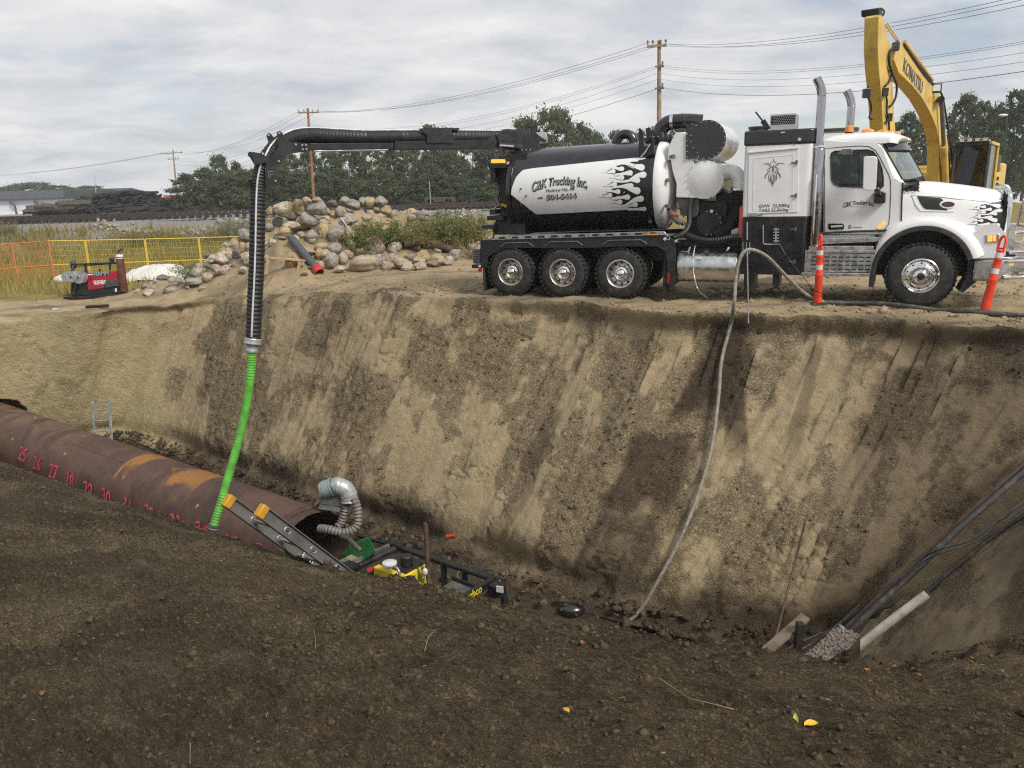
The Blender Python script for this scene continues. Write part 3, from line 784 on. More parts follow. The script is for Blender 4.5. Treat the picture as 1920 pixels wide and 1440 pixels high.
# ground behind the end slope
rg = np.stack([rt + np.array([k * 0.9, k * 0.12, 0]) * 1.0 for k in (0, 1, 3, 8, 25, 80, 250)], 1)
me = grid_mesh('side_ground', rg, M['dirt'], {'stain_shade': np.full(rg.shape[:2], 0.4), 'tone': np.zeros(rg.shape[:2]), 'grass': np.zeros(rg.shape[:2]), 'ballast': np.zeros(rg.shape[:2])})
tag(link('side_ground', me), kind='structure')
fx, fy = np.meshgrid(np.linspace(-62, 34, 330), np.linspace(-2, 27, 110), indexing='ij')
FZ = ZB - 0.02 + fbm(fx * 0.8, fy * 0.8, 4, 601) * 0.16
me = grid_mesh('pit_floor', np.stack([fx, fy, FZ], -1), M['floor'], {'stain_shade': np.full(fx.shape, 0.4), 'tone': fx * 0}, np.stack([fx, fy], -1))
tag(link('pit_floor', me), kind='structure')
# ================================================================== the vacuum truck
TP = Vector((-0.03, 17.39, 0.0)); TD = Vector((7.53, -3.12, 0)).normalized(); TL = Vector((-TD.y, TD.x, 0))
def loc(px, py, t=0.0):
 """pixel -> (along the truck, height) on the plane t metres in from the truck's near side"""
 r = ray(px, py); o = TP + TL * t
 k = (o - Vector((0, 0, CAM_Z))).dot(TL) / r.dot(TL)
 p = Vector((0, 0, CAM_Z)) + r * k - o
 return p.dot(TD), p.z
def lp(px, py, t=0.0):
 s, z = loc(px, py, t); return Vector((s, t, z))
def lps(pts, t=0.0): return [loc(x, y, t) for x, y in pts]
def side(u, w, d): return Vector((u, d, w))          # prism map: polygon in (s, z), depth = t
truck = thing('vacuum_truck', 'white and black vacuum truck with flame decals parked along the far pit edge', 'truck', TP, math.atan2(TD.y, TD.x))
# ---- wheels
def tyre_prof(R, Ri, w):
 return [(Ri, 0.02), (Ri + 0.02, 0), (R - 0.13, -0.005), (R - 0.05, 0.012), (R - 0.015, 0.04), (R, 0.07), (R, w - 0.07), (R - 0.015, w - 0.04), (R - 0.05, w - 0.012), (R - 0.13, w + 0.005), (Ri + 0.02, w), (Ri, w - 0.02)]
def add_tyre(w, s, t, z, R, Ri, wd, lugs, parent, tread=True):
 mb = MB(); mb.lathe(tyre_prof(R, Ri, wd), (s, t, z), (0, 1, 0), 56, cap=False)
 for k in range(lugs):
  an = 2 * PI * k / lugs
  c, sn = math.cos(an), math.sin(an)
  rot = Matrix.Rotation(-an, 3, 'Y')
  for (tt_, ww) in ((t + 0.045, 0.09), (t + wd - 0.045, 0.09), (t + wd / 2, wd * 0.34)):
   q = an if ww < 0.1 else an + PI / lugs
   mb.box((s + math.cos(q) * (R + 0.004), tt_, z + math.sin(q) * (R + 0.004)), (0.024, ww, 2 * PI * R / lugs * 0.58), Matrix.Rotation(-q, 3, 'Y'))
 return mb.build('tyre', M['rubber'], parent, 30)
def rear_wheel(s, dirty):
 w = part('wheel', truck)
 add_tyre(w, s, 0.0, 0.525, 0.525, 0.285, 0.275, 34, w)
 add_tyre(w, s, 0.33, 0.525, 0.525, 0.285, 0.275, 34, w)
 mb = MB()
 # outer dual rim: a deep dish with the disc set far in
 mb.lathe([(0.292, 0.012), (0.298, 0.002), (0.285, -0.004), (0.268, 0.01), (0.262, 0.05), (0.256, 0.10), (0.250, 0.135), (0.232, 0.165), (0.205, 0.172), (0.150, 0.160), (0.142, 0.135), (0.142, 0.10), (0.0, 0.10)], (s, 0, 0.525), (0, 1, 0), 48, cap=False)
 mb.lathe([(0.286, 0.03), (0.286, 0.27)], (s, 0, 0.525), (0, 1, 0), 40, cap=False)
 mb.slot(1)
 for k in range(10):
  an = 2 * PI * (k + 0.5) / 10
  c = Vector((s + 0.218 * math.cos(an), 0.160, 0.525 + 0.218 * math.sin(an)))
  mb.lathe([(0.0, 0), (0.0215, 0.002), (0.0225, 0.012)], c, (0, 1, 0), 12, cap=False)
 mb.build('rim', [M['aludirty'] if dirty else M['alu'], M['dark']], w, 30)
 mb = MB()
 for k in range(10):
  an = 2 * PI * k / 10
  mb.cyl((s + 0.165 * math.cos(an), 0.165, 0.525 + 0.165 * math.sin(an)), (s + 0.165 * math.cos(an), 0.10, 0.525 + 0.165 * math.sin(an)), 0.017, 6, 0.012)
 mb.build('lug_nuts', M['aludirty'], w, 30)
 mb = MB(); mb.lathe([(0.142, 0.12), (0.136, 0.09), (0.11, 0.075), (0.095, 0.07), (0.09, 0.03), (0.078, 0.012), (0.05, -0.008), (0.0, -0.014)], (s, 0, 0.525), (0, 1, 0), 32, cap=False)
 mb.build('hub_cap', M['chrome'], w, 40)
 # the far-side duals
 mb = MB()
 for t in (1.80, 2.13): mb.lathe(tyre_prof(0.525, 0.285, 0.275), (s, t, 0.525), (0, 1, 0), 40, cap=False)
 mb.lathe([(0.285, 0.0), (0.2, 0.1), (0.0, 0.1)], (s, 1.80, 0.525), (0, 1, 0), 24, cap=False)
 mb.build('far_tyres', M['rubber'], w, 30)
for s, dz in ((0.06, True), (1.26, True), (2.52, False)): rear_wheel(s, dz)
w = part('wheel', truck)
FS = 8.09
add_tyre(w, FS, 0.0, 0.578, 0.578, 0.30, 0.36, 44, w)
mb = MB()
mb.lathe([(0.306, 0.012), (0.312, 0.0), (0.300, -0.008), (0.286, 0.004), (0.278, 0.03), (0.262, 0.042), (0.235, 0.030), (0.200, 0.012), (0.190, 0.0), (0.150, -0.006), (0.118, -0.004), (0.112, 0.02), (0.0, 0.02)], (FS, 0, 0.578), (0, 1, 0), 56, cap=False)
mb.lathe([(0.30, 0.03), (0.30, 0.34)], (FS, 0, 0.578), (0, 1, 0), 40, cap=False)
mb.slot(1)
for k in range(10):
 an = 2 * PI * (k + 0.5) / 10
 mb.lathe([(0.0, 0), (0.0175, 0.001), (0.019, 0.012)], Vector((FS + 0.225 * math.cos(an), 0.020, 0.578 + 0.225 * math.sin(an))), (0, 1, 0), 12, cap=False)
mb.build('rim', [M['chrome'], M['dark']], w, 30)
mb = MB()
for k in range(10):
 an = 2 * PI * k / 10
 mb.cyl((FS + 0.160 * math.cos(an), 0.0, 0.578 + 0.160 * math.sin(an)), (FS + 0.160 * math.cos(an), -0.035, 0.578 + 0.160 * math.sin(an)), 0.014, 6, 0.010)
mb.build('lug_nuts', M['chrome'], w, 30)
mb = MB(); mb.lathe([(0.125, 0.01), (0.118, -0.02), (0.085, -0.045), (0.066, -0.055)], (FS, 0, 0.578), (0, 1, 0), 32, cap=False); mb.build('hub_ring', M['chrome'], w, 40)
mb = MB(); mb.lathe([(0.066, -0.04), (0.062, -0.075), (0.045, -0.082), (0.0, -0.083)], (FS, 0, 0.578), (0, 1, 0), 24, cap=False); mb.build('hub_cap', M['black'], w, 40)
mb = MB(); mb.lathe(tyre_prof(0.578, 0.30, 0.36), (FS, 2.05, 0.578), (0, 1, 0), 40, cap=False); mb.lathe([(0.30, 0.0), (0.2, 0.1), (0.0, 0.1)], (FS, 2.05, 0.578), (0, 1, 0), 24, cap=False)
mb.build('far_tyre', M['rubber'], w, 30)
# ---- chassis
mb = MB()
mb.bx((-0.65, 0.78, 0.72), (9.1, 0.86, 1.02)); mb.bx((-0.65, 1.55, 0.72), (9.1, 1.63, 1.02))
for s in (0.06, 1.26, 2.52): mb.cyl((s, 0.2, 0.525), (s, 2.2, 0.525), 0.09, 12); mb.ell((s, 1.2, 0.54), (0.22, 0.24, 0.24))
mb.cyl((FS, 0.3, 0.52), (FS, 2.1, 0.52), 0.07, 12)
for s in (-0.5, 1.0, 3.2, 5.0, 6.5): mb.bx((s, 0.86, 0.76), (s + 0.12, 1.55, 0.98))
mb.bx((3.7, 0.9, 0.5), (4.9, 1.9, 0.95)); mb.bx((6.3, 0.7, 0.62), (8.6, 1.7, 1.1)); mb.bx((3.55, 0.75, 1.02), (6.3, 1.65, 1.18))
mb.build('chassis', M['satin'], truck, 30, 0.01)
# ---- rear deck: black fender skirt, silver step rail
sk = MB()
poly = [(-0.62, 0.62), (-0.62, 1.22), (-0.30, 1.225), (3.42, 1.315), (3.62, 1.22), (3.66, 1.06), (3.66, 0.25), (3.55, 0.22), (3.46, 0.98), (3.30, 1.09), (2.30, 1.08), (2.0, 1.06), (1.0, 1.05), (-0.12, 1.05), (-0.46, 0.86), (-0.50, 0.60)]
sk.prism(poly, side, 0.0, 0.05)
sk.bx((-0.62, 0.05, 1.17), (3.42, 2.35, 1.22)); sk.prism(poly, side, 2.35, 2.40)
sk.bx((-0.64, 0.0, 0.62), (-0.60, 2.4, 1.2)); sk.bx((3.58, 0.05, 0.30), (3.62, 0.9, 1.15))
sk.build('fender_skirt', M['satin'], truck, 30, 0.006)
for a, b in ((-0.02, 0.62), (1.02, 1.72), (2.28, 3.08)):
 mb = MB(); zt = 1.155 + 0.024 * a
 mb.tube([(a - 0.14, -0.008, zt - 0.085), (a, -0.008, zt), (b - 0.12, -0.008, zt + 0.012), (b, -0.008, zt - 0.07)], 0.012, 6)
 mb.build('fender_trim', M['greysteel'], truck, 40)
rl = MB()
rl.prism([(-0.36, 1.222), (-0.24, 1.302), (3.28, 1.392), (3.42, 1.392), (3.50, 1.312), (3.40, 1.318)], side, -0.018, 0.03)
rail_o = rl.build('step_rail', M['alu'], truck, 30, 0.004)
for k in range(12):
 c = -0.10 + k * 0.30; zt = 1.270 + c * 0.0262
 mb = MB(); mb.prism([(c - 0.085, zt - 0.022), (c + 0.085, zt - 0.020), (c + 0.060, zt + 0.020), (c - 0.060, zt + 0.018)], side, -0.021, -0.015)
 mb.build('rail_slot', M['dark'], rail_o, 0)
mb = MB(); mb.bx((3.08, -0.026, 1.315), (3.30, -0.015, 1.345)); mb.build('marker_light', M['amber'], truck, 30, 0.004)
mb = MB(); mb.lathe([(0.0, -0.03), (0.03, -0.028), (0.033, 0)], (3.44, 0.0, 1.24), (0, 1, 0), 14); mb.build('marker_light', M['reflect'], truck, 40)
mb = MB(); mb.bx((3.40, 0.06, 0.12), (3.48, 0.62, 0.72)); mb.build('mud_flap', M['rubber'], truck, 0, 0.01)
mb = MB(); mb.bx((-0.60, 0.0, 0.10), (-0.56, 0.62, 0.66)); mb.build('mud_flap', M['rubber'], truck, 0, 0.01)
mb = MB(); mb.bx((3.50, -0.01, 0.34), (3.56, 0.03, 0.56)); mb.build('reflector', M['red'], truck, 0, 0.004)
# rear light board
mb = MB(); mb.bx((-0.84, 0.02, 0.70), (-0.66, 0.10, 1.02)); lb = mb.build('light_board', M['greysteel'], truck, 0, 0.008)
for i in range(4):
 mb = MB()
 for j in range(5): mb.box((-0.80 + i * 0.042, 0.012, 0.75 + j * 0.055), (0.026, 0.012, 0.012), Matrix.Rotation(0.3, 3, 'Y'))
 mb.build('tread_slots', M['dark'], lb, 0)
mb = MB(); mb.bx((-0.86, -0.02, 0.60), (-0.60, 0.30, 0.68)); mb.build('rear_bumper', M['satin'], truck, 0, 0.01)
mb = MB(); mb.lathe([(0.0, -0.02), (0.025, -0.018), (0.028, 0)], (-0.66, -0.02, 0.645), (0, 1, 0), 12); mb.build('marker_light', M['reflect'], truck, 40)
mb = MB(); mb.lathe([(0.0, -0.02), (0.04, -0.018), (0.045, 0.02)], (-0.66, -0.01, 0.565), (0, 1, 0), 12); mb.build('tail_light', M['red'], truck, 40)
# ---- debris tank
TC_T, TR = 1.17, 0.925
def zc(s): return 2.225 + 0.018 * s
def tk(s, a, lift=0.0):
 r = TR + lift; return Vector((s, TC_T - r * math.cos(a), zc(s) + r * math.sin(a)))
def tank_uv(px, py):
 t = TC_T - TR
 for _ in range(12):
  s, z = loc(px, py, t); q = max(-0.98, min(0.98, (z - zc(s)) / TR)); a = math.asin(q); t = 0.5 * t + 0.5 * (TC_T - TR * math.cos(a))
 return s, a
secs = []
for s, r in ((-0.02, 0.86), (0.0, 0.90), (0.03, TR), (3.16, TR)):
 secs.append([Vector((s, TC_T - r * math.cos(k * 2 * PI / 72), zc(s) + r * math.sin(k * 2 * PI / 72))) for k in range(72)])
mb = MB(); mb.loft(secs); tank = mb.build('debris_tank', M['black'], truck, 35)
mb = MB()
prof = [(TR + 0.004, 3.12), (TR + 0.006, 3.17)]
for k in range(11):
 a = k / 10 * PI / 2; prof.append((TR * math.cos(a) if k < 10 else 0.0, 3.19 + 0.30 * math.sin(a)))
mb.lathe(prof, (0, TC_T, zc(3.2)), (1, 0, 0), 64, cap=False)
mb.build('tank_head', M['white'], truck, 50)
# white wrap panel as a sheet on the tank, outline taken round the cylinder
def scan_fill(polys, n, fn, name, m, parent, vmin=None, vmax=None, smooth=60):
 """even-odd fill of closed outlines in (u, v) as thin rows, mapped by fn(u, v): follows a curved surface"""
 vs, fs = [], []
 allv = [p[1] for P in polys for p in P]
 v0 = min(allv) if vmin is None else vmin; v1 = max(allv) if vmax is None else vmax
 def cross(v):
  xs = []
  for P in polys:
   for i in range(len(P)):
    (xa, ya), (xb, yb) = P[i], P[(i + 1) % len(P)]
    if (ya <= v) != (yb <= v): xs.append(xa + (xb - xa) * (v - ya) / (yb - ya))
  return sorted(xs)
 for r in range(n):
  va, vb = v0 + (v1 - v0) * r / n, v0 + (v1 - v0) * (r + 1) / n
  e_ = (vb - va) * 1e-3
  A, B_, Mx = cross(va + e_), cross(vb - e_), cross((va + vb) / 2)
  if not (len(A) == len(B_) == len(Mx)): A = B_ = Mx
  for i in range(0, len(A) - 1, 2):
   o = len(vs); L = max(A[i + 1] - A[i], B_[i + 1] - B_[i])
   vs += [fn(A[i], va), fn(A[i + 1], va), fn(B_[i + 1], vb), fn(B_[i], vb)]; fs.append((o, o + 1, o + 2, o + 3))
 me = bpy.data.meshes.new(name); me.from_pydata([tuple(p) for p in vs], [], fs); me.materials.append(m)
 if smooth: me.polygons.foreach_set('use_smooth', [True] * len(fs))
 return link(name, me, parent)
wrap_px = [(978, 321), (985, 317), (1010, 314.5), (1060, 309.5), (1120, 303), (1170, 298), (1214, 294.0)]
low_px = [(1214, 393), (1150, 395), (1080, 398), (1006, 402), (983, 384), (958, 364), (960, 352), (968, 332)]
wrap_uv = [tank_uv(*p) for p in wrap_px + low_px]
scan_fill([wrap_uv], 46, lambda s, a: tk(s, a, 0.004), 'white_wrap', M['white'], tank)
# flames: black mass with tongues, then white bulbs with long necks laid over it
def ribbon(pts, n=5):
 """outline of a tapering ribbon along (x, y, halfwidth) with rounded start"""
 C = spline([Vector(p) for p in pts], n); L, R = [], []
 for i, c in enumerate(C):
  t = C[min(i + 1, len(C) - 1)] - C[max(i - 1, 0)]; l = math.hypot(t.x, t.y) or 1
  nx, ny = -t.y / l, t.x / l; w = max(0.6, c.z); L.append((c.x + nx * w, c.y + ny * w)); R.append((c.x - nx * w, c.y - ny * w))
 t = C[0] - C[1]; a0 = math.atan2(L[0][1] - C[0].y, L[0][0] - C[0].x); cap = []
 sg = 1 if (math.cos(a0 - PI / 2) * t.x + math.sin(a0 - PI / 2) * t.y) < 0 else -1
 for k in range(1, 8): cap.append((C[0].x + C[0].z * math.cos(a0 + sg * PI * k / 8), C[0].y + C[0].z * math.sin(a0 + sg * PI * k / 8)))
 return L[::-1] + cap + R
FL_MASS = [(600, 520), (585, 560), (560, 600), (530, 640), (505, 680), (515, 720), (450, 760), (440, 810), (440, 850), (430, 890), (440, 950), (480, 1000), (560, 1060), (640, 1098), (690, 1112), (704, 1112), (726, 810), (698, 492), (640, 500)]
FL_BLACK = [[(620, 560, 25), (560, 570, 20), (520, 570, 10), (478, 567, 2)], [(600, 590, 20), (540, 603, 14), (500, 600, 8), (466, 588, 2)],
 [(610, 690, 24), (540, 670, 26), (470, 640, 26), (420, 628, 36), (385, 624, 32), (355, 612, 10), (330, 606, 2)],
 [(490, 670, 16), (420, 664, 14), (370, 664, 24), (330, 666, 37), (292, 668, 32), (250, 674, 17), (219, 676, 13)],
 [(620, 740, 26), (520, 745, 24), (470, 728, 26), (430, 728, 36), (392, 736, 36), (350, 740, 20), (314, 738, 11)],
 [(600, 820, 30), (500, 800, 16), (430, 798, 16), (380, 800, 24), (342, 808, 38), (303, 814, 33), (260, 824, 15), (226, 826, 10)],
 [(600, 770, 40), (540, 770, 26), (505, 772, 10), (483, 768, 2)],
 [(560, 850, 26), (480, 860, 22), (420, 866, 28), (384, 882, 36), (345, 878, 26), (310, 870, 10), (276, 865, 2)],
 [(460, 920, 24), (400, 930, 16), (350, 926, 18), (300, 928, 35), (263, 933, 36), (220, 940, 16), (178, 943, 13)],
 [(560, 1010, 30), (460, 1005, 26), (402, 1004, 38), (355, 1010, 24), (315, 1012, 15), (290, 1012, 12)],
 [(630, 1040, 40), (560, 1035, 40), (512, 1036, 24), (480, 1041, 9), (456, 1036, 2)], [(620, 1080, 20), (540, 1068, 12), (500, 1070, 6), (458, 1077, 2)]]
FL_WHITE = [[(398, 640, 26), (362, 641, 18), (330, 635, 11), (280, 628, 12)], [(300, 668, 26), (262, 675, 14), (225, 676, 8), (170, 676, 10)], [(396, 738, 28), (352, 741, 16), (312, 738, 9), (260, 738, 10)], [(490, 686, 30), (432, 693, 18), (375, 702, 13), (310, 706, 11)],
 [(316, 813, 27), (275, 823, 14), (240, 827, 8), (190, 827, 9)], [(498, 831, 31), (440, 828, 18), (385, 839, 12), (300, 846, 13)], [(640, 706, 35), (580, 716, 24), (520, 746, 17), (468, 776, 13), (400, 783, 12), (300, 778, 14)], [(572, 769, 31), (534, 770, 19), (506, 773, 9), (480, 779, 3)],
 [(354, 894, 28), (322, 894, 16), (285, 890, 11), (230, 889, 12)], [(262, 935, 27), (225, 944, 14), (190, 945, 8), (140, 945, 9)], [(462, 956, 30), (410, 959, 18), (350, 966, 12), (280, 970, 12)], [(568, 886, 40), (500, 869, 24), (445, 851, 13), (400, 844, 9), (340, 842, 8)],
 [(376, 1009, 28), (340, 1013, 14), (300, 1011, 8), (250, 1010, 9)], [(612, 974, 34), (550, 985, 24), (490, 1016, 16), (440, 1046, 13), (380, 1055, 13), (290, 1050, 14)], [(548, 1039, 29), (516, 1046, 14), (490, 1051, 6), (470, 1055, 3)], [(650, 1086, 24), (600, 1088, 17), (540, 1090, 12), (470, 1096, 10)],
 [(618, 626, 37), (560, 615, 25), (500, 598, 11), (440, 588, 8), (390, 588, 7)], [(572, 548, 14), (540, 552, 9), (505, 560, 5), (480, 572, 4)], [(655, 520, 12), (610, 532, 10), (560, 540, 8)]]
def flames(fn, tr, nm, m1, m2, par, l0=0.006, rows=0.9):
 """tr: drawing -> pixel; fn(pixel x, pixel y, lift) -> surface point"""
 fl = []
 for k, (shape, kind) in enumerate([(FL_MASS, 0)] + [(ribbon(r), 0) for r in FL_BLACK] + [(ribbon(r), 1) for r in FL_WHITE]):
  P = [tr(x, y) for x, y in shape]; hgt = max(p[1] for p in P) - min(p[1] for p in P)
  lift = l0 + 0.00025 * k
  fl.append((P, max(6, int(hgt / 0.55)), lift, kind))
 for kind, name, m in ((0, nm, m1), (1, nm + '_highlight', m2)):
  vs, fs = [], []
  for P, n, lift, kd in fl:
   if kd != kind: continue
   y0, y1 = min(p[1] for p in P), max(p[1] for p in P)
   def cross(v):
    xs = []
    for i in range(len(P)):
     (xa, ya), (xb, yb) = P[i], P[(i + 1) % len(P)]
     if (ya <= v) != (yb <= v): xs.append(xa + (xb - xa) * (v - ya) / (yb - ya))
    return sorted(xs)
   for r in range(n):
    va, vb = y0 + (y1 - y0) * r / n, y0 + (y1 - y0) * (r + 1) / n; ee = (vb - va) * 1e-3
    A, B_, Mx = cross(va + ee), cross(vb - ee), cross((va + vb) / 2)
    if not (len(A) == len(B_) == len(Mx)): A = B_ = Mx
    for i in range(0, len(A) - 1, 2):
     k = max(1, int((max(A[i + 1], B_[i + 1]) - min(A[i], B_[i])) / 6))
     for j in range(k):
      o = len(vs); g0, g1 = j / k, (j + 1) / k
      vs += [fn(A[i] + (A[i + 1] - A[i]) * g0, va, lift), fn(A[i] + (A[i + 1] - A[i]) * g1, va, lift), fn(B_[i] + (B_[i + 1] - B_[i]) * g1, vb, lift), fn(B_[i] + (B_[i + 1] - B_[i]) * g0, vb, lift)]; fs.append((o, o + 1, o + 2, o + 3))
  me = bpy.data.meshes.new(name); me.from_pydata([tuple(p) for p in vs], [], fs); me.materials.append(m)
  o = link(name, me, par); o['kind'] = 'stuff'
def tank_fn(x, y, lift):
 s, a = tank_uv(x, y); return tk(s, a, lift)
M['wrapwhite'] = M['white']
flames(tank_fn, lambda x, y: (1100 + x / 6, 210 + y / 6), 'flame_decal', M['decal'], M['white'], tank)
mb = MB()
for px, py in ((977, 354), (987, 367), (977, 382)):
 s, a = tank_uv(px, py); p = tk(s, a, 0.0); n = (tk(s, a, 0.1) - p).normalized(); mb.cyl(p, p + n * 0.03, 0.02, 12)
mb.build('tank_bolts', M['greysteel'], tank, 40)
s, a = tank_uv(1219, 414); p = tk(s, a); n = (tk(s, a, 0.1) - p).normalized()
mb = MB(); mb.lathe([(0.05, 0), (0.05, 0.02), (0.035, 0.03), (0.03, 0.01), (0, 0.01)], p, n, 16); mb.build('tank_port', M['alu'], tank, 40)
# lettering on the tank
def on_tank(px, py, scale, tilt=0.0, arch=0.0, lift=0.011, width=1.0):
 s0, a0 = tank_uv(px, py)
 def f(x, y, z):
  y2 = y + arch * math.sin(max(0, min(1, x / max(1e-6, width))) * PI) + tilt * x
  return tk(s0 + x, a0 + y2 / TR, lift)
 return f
def name_lettering(parent, fn_front, fn_back, h):
 pass
W1 = 1.18
for nm, dx, dy, mm, lift in (('name_shadow', 0.016, -0.016, M['decal'], 0.010), ('name_lettering', 0.0, 0.0, M['decalgrey'], 0.013)):
 s0, a0 = tank_uv(996, 358)
 def nm_fn(x, y, z, dx=dx, dy=dy, lift=lift):
  f = x / W1; ysc = 1.0 + 0.28 * abs(f - 0.5) * 2
  y2 = y * ysc + 0.105 * math.sin(max(0.0, min(1.0, f)) * PI) * 1.0 - 0.020 + 0.05 * f
  return tk(s0 + x + dx, a0 + (y2 + dy) / TR, lift)
 text_mesh(nm, 'C&K Trucking Inc,', (lambda x, y, z, g=nm_fn: g(x * 0.735, y, z)), mm, tank, size=0.225, shear=0.18, offset=0.007 if nm == 'name_shadow' else 0.001, spacing=1.0)
text_mesh('town_lettering', 'Medicine Hat, Ab.', on_tank(1023.5, 361.0, 1, tilt=0.035), M['decal'], tank, size=0.098, shear=0.12, spacing=0.93)
text_mesh('area_code', '(403)', on_tank(1008, 373.2, 1, tilt=0.03), M['decal'], tank, size=0.058, offset=0.002)
for nm, dx, mm, lift, off in (('phone_shadow', 0.010, M['decal'], 0.010, 0.008), ('phone_lettering', 0.0, M['decalgrey'], 0.013, 0.001)):
 f0 = on_tank(1024.5, 374.5, 1, tilt=0.02, lift=lift)
 text_mesh(nm, '504-5414', (lambda x, y, z, f0=f0, dx=dx: f0(x * 1.16 + dx, y - dx, z)), mm, tank, size=0.152, offset=off, spacing=1.0)
# fish-shaped sticker on the black rear bevel
fish = [(952, 366), (957, 365), (960, 368), (966, 371), (970, 378), (965, 376), (962, 373), (956, 373), (951, 376), (954, 371)]
mb = MB(); mb.flat(lps(fish, 0.42), lambda u, w_: Vector((u, 0.395, w_))); mb.build('fish_sticker', M['galv'], truck, 0)
# ---- things on top of the tank
mb = MB()
for px in (1067, 1141):
 s, z = loc(px, 278 if px < 1100 else 271, TC_T); mb.torus((s, TC_T, zc(s) + TR + 0.02), (0, 1, 0), 0.045, 0.012, 16, 6)
mb.build('lifting_eye', M['galv'], truck, 50)
s0, z0 = loc(1172, 270, 1.35)
mb = MB(); mb.tube([Vector((s0 - 0.20, 1.35, zc(s0) + 0.75))] + [Vector((s0 - 0.20 * math.cos(a), 1.35, zc(s0) + TR - 0.03 + 0.215 * math.sin(a))) for a in np.linspace(0, PI, 18)] + [Vector((s0 + 0.20, 1.35, zc(s0) + 0.75))], 0.10, 18)
mb.build('pipe_bend', M['black'], truck, 60)
br = MB()
br.prism(lps([(1198, 293), (1199, 240), (1204, 243), (1208, 275), (1222, 272), (1222, 255), (1226, 262), (1228, 288), (1212, 295)], 0.45), side, 0.40, 0.47)
br.build('hinge_bracket', M['satin'], truck, 0, 0.006)
mb = MB(); mb.bar(lp(1215, 240, 0.5), lp(1218, 262, 0.5), 0.09, 0.09); mb.bar(lp(1219, 250, 0.48), lp(1227, 246, 0.48), 0.03, 0.06); mb.build('latch', M['satin'], truck, 0, 0.006)
mb = MB(); mb.tube([lp(1201, 295, 0.25), lp(1210, 285, 0.3), lp(1219, 270, 0.42)], 0.012, 6); mb.build('safety_cable', M['galv'], truck, 40)
# manway neck with bolt ring, black elbow and clamp band
mb = MB(); s1, z1 = loc(1240, 262, TC_T)
mb.lathe([(0.30, -0.12), (0.30, 0.0), (0.36, 0.0), (0.36, 0.05), (0.25, 0.06), (0.25, 0.09)], (s1, TC_T, zc(s1) + TR), (0, 0, 1), 32); mb.build('manway', M['black'], truck, 35)
mb = MB()
for k in range(20):
 a = 2 * PI * k / 20; mb.cyl((s1 + 0.33 * math.cos(a), TC_T + 0.33 * math.sin(a), zc(s1) + TR + 0.04), (s1 + 0.33 * math.cos(a), TC_T + 0.33 * math.sin(a), zc(s1) + TR + 0.075), 0.014, 6)
mb.build('manway_bolts', M['galv'], truck, 30)
e0 = Vector((s1 - 0.02, TC_T, zc(s1) + TR + 0.05))
pth = spline([e0, e0 + Vector((0.0, 0, 0.14)), e0 + Vector((0.09, 0, 0.25)), e0 + Vector((0.24, 0.0, 0.30)), e0 + Vector((0.55, 0.0, 0.30)), e0 + Vector((0.85, 0.05, 0.27))], 6)
mb = MB(); mb.tube(pth, 0.155, 22); mb.build('vacuum_elbow', M['black'], truck, 60)
mb = MB(); p = e0 + Vector((0.24, 0, 0.30)); mb.lathe([(0.16, -0.035), (0.168, -0.03), (0.168, 0.03), (0.16, 0.035)], p, (1, 0, 0.06), 28, cap=False); mb.build('clamp_band', M['chrome'], truck, 50)
p = lp(1294, 246, 1.0)
mb = MB(); mb.cyl(p + Vector((0, 0, -0.25)), p + Vector((0, 0, 0.10)), 0.095, 20); mb.cyl(p + Vector((0, 0, 0.10)), p + Vector((0, 0, 0.14)), 0.115, 20); mb.bar(p + Vector((-0.1, 0, 0.12)), p + Vector((-0.13, 0, 0.24)), 0.03, 0.03)
mb.build('relief_valve', M['black'], truck, 40, 0.004)
# ---- filter housings between tank and cabinet
fb = MB()
fb.prism(lps([(1267, 249), (1287, 248), (1287, 298), (1300, 300), (1322, 372), (1268, 370), (1269, 345), (1262, 322), (1258, 300)], 0.50), side, 0.46, 1.9)
fb.prism(lps([(1267, 249), (1287, 248), (1287, 300), (1252, 300), (1254, 275)], 0.50), side, 0.462, 1.85)
fb.build('duct_box', M['white'], truck, 30, 0.012)
c1 = lp(1325, 262, 0.44); c2 = lp(1321, 337, 0.44)
mb = MB(); mb.lathe([(0.0, 0.0), (0.355, 0.0), (0.365, 0.01), (0.365, 1.45), (0.30, 1.55), (0, 1.58)], c1 + Vector((0, 0.015, 0)), (0.06, 1, -0.02), 48); mb.build('cyclone_barrel', M['white'], truck, 40)
pl = [(c1.x + 0.372 * math.cos(a), c1.z + 0.372 * math.sin(a)) for a in np.linspace(2.15, -2.05, 40)]
pl = pl + lps([(1287, 298), (1287, 249)], 0.44)
mb = MB(); mb.prism(pl, side, c1.y - 0.012, c1.y + 0.012); cover = mb.build('cyclone_cover', M['black'], truck, 0)
mb = MB()
bo = [(c1.x + 0.35 * math.cos(a), c1.z + 0.35 * math.sin(a)) for a in np.linspace(2.2, -2.0, 15)] + lps([(1289, 251), (1289, 264), (1289, 273), (1289, 284), (1289, 295), (1296, 254), (1296, 266), (1300, 277), (1308, 286)], 0.44)
for u, w_ in bo: mb.cyl((u, c1.y - 0.03, w_), (u, c1.y, w_), 0.0125, 8)
mb.build('cover_bolts', M['galv'], cover, 30)
mb = MB(); mb.lathe([(0.0, -0.05), (0.12, -0.046), (0.24, -0.03), (0.335, 0.0), (0.372, 0.005), (0.372, 0.04), (0.352, 0.045), (0.352, 1.35), (0.3, 1.45), (0.0, 1.48)], c2, (0.05, 1, 0), 48); fh = mb.build('filter_housing', M['white'], truck, 40)
mb = MB()
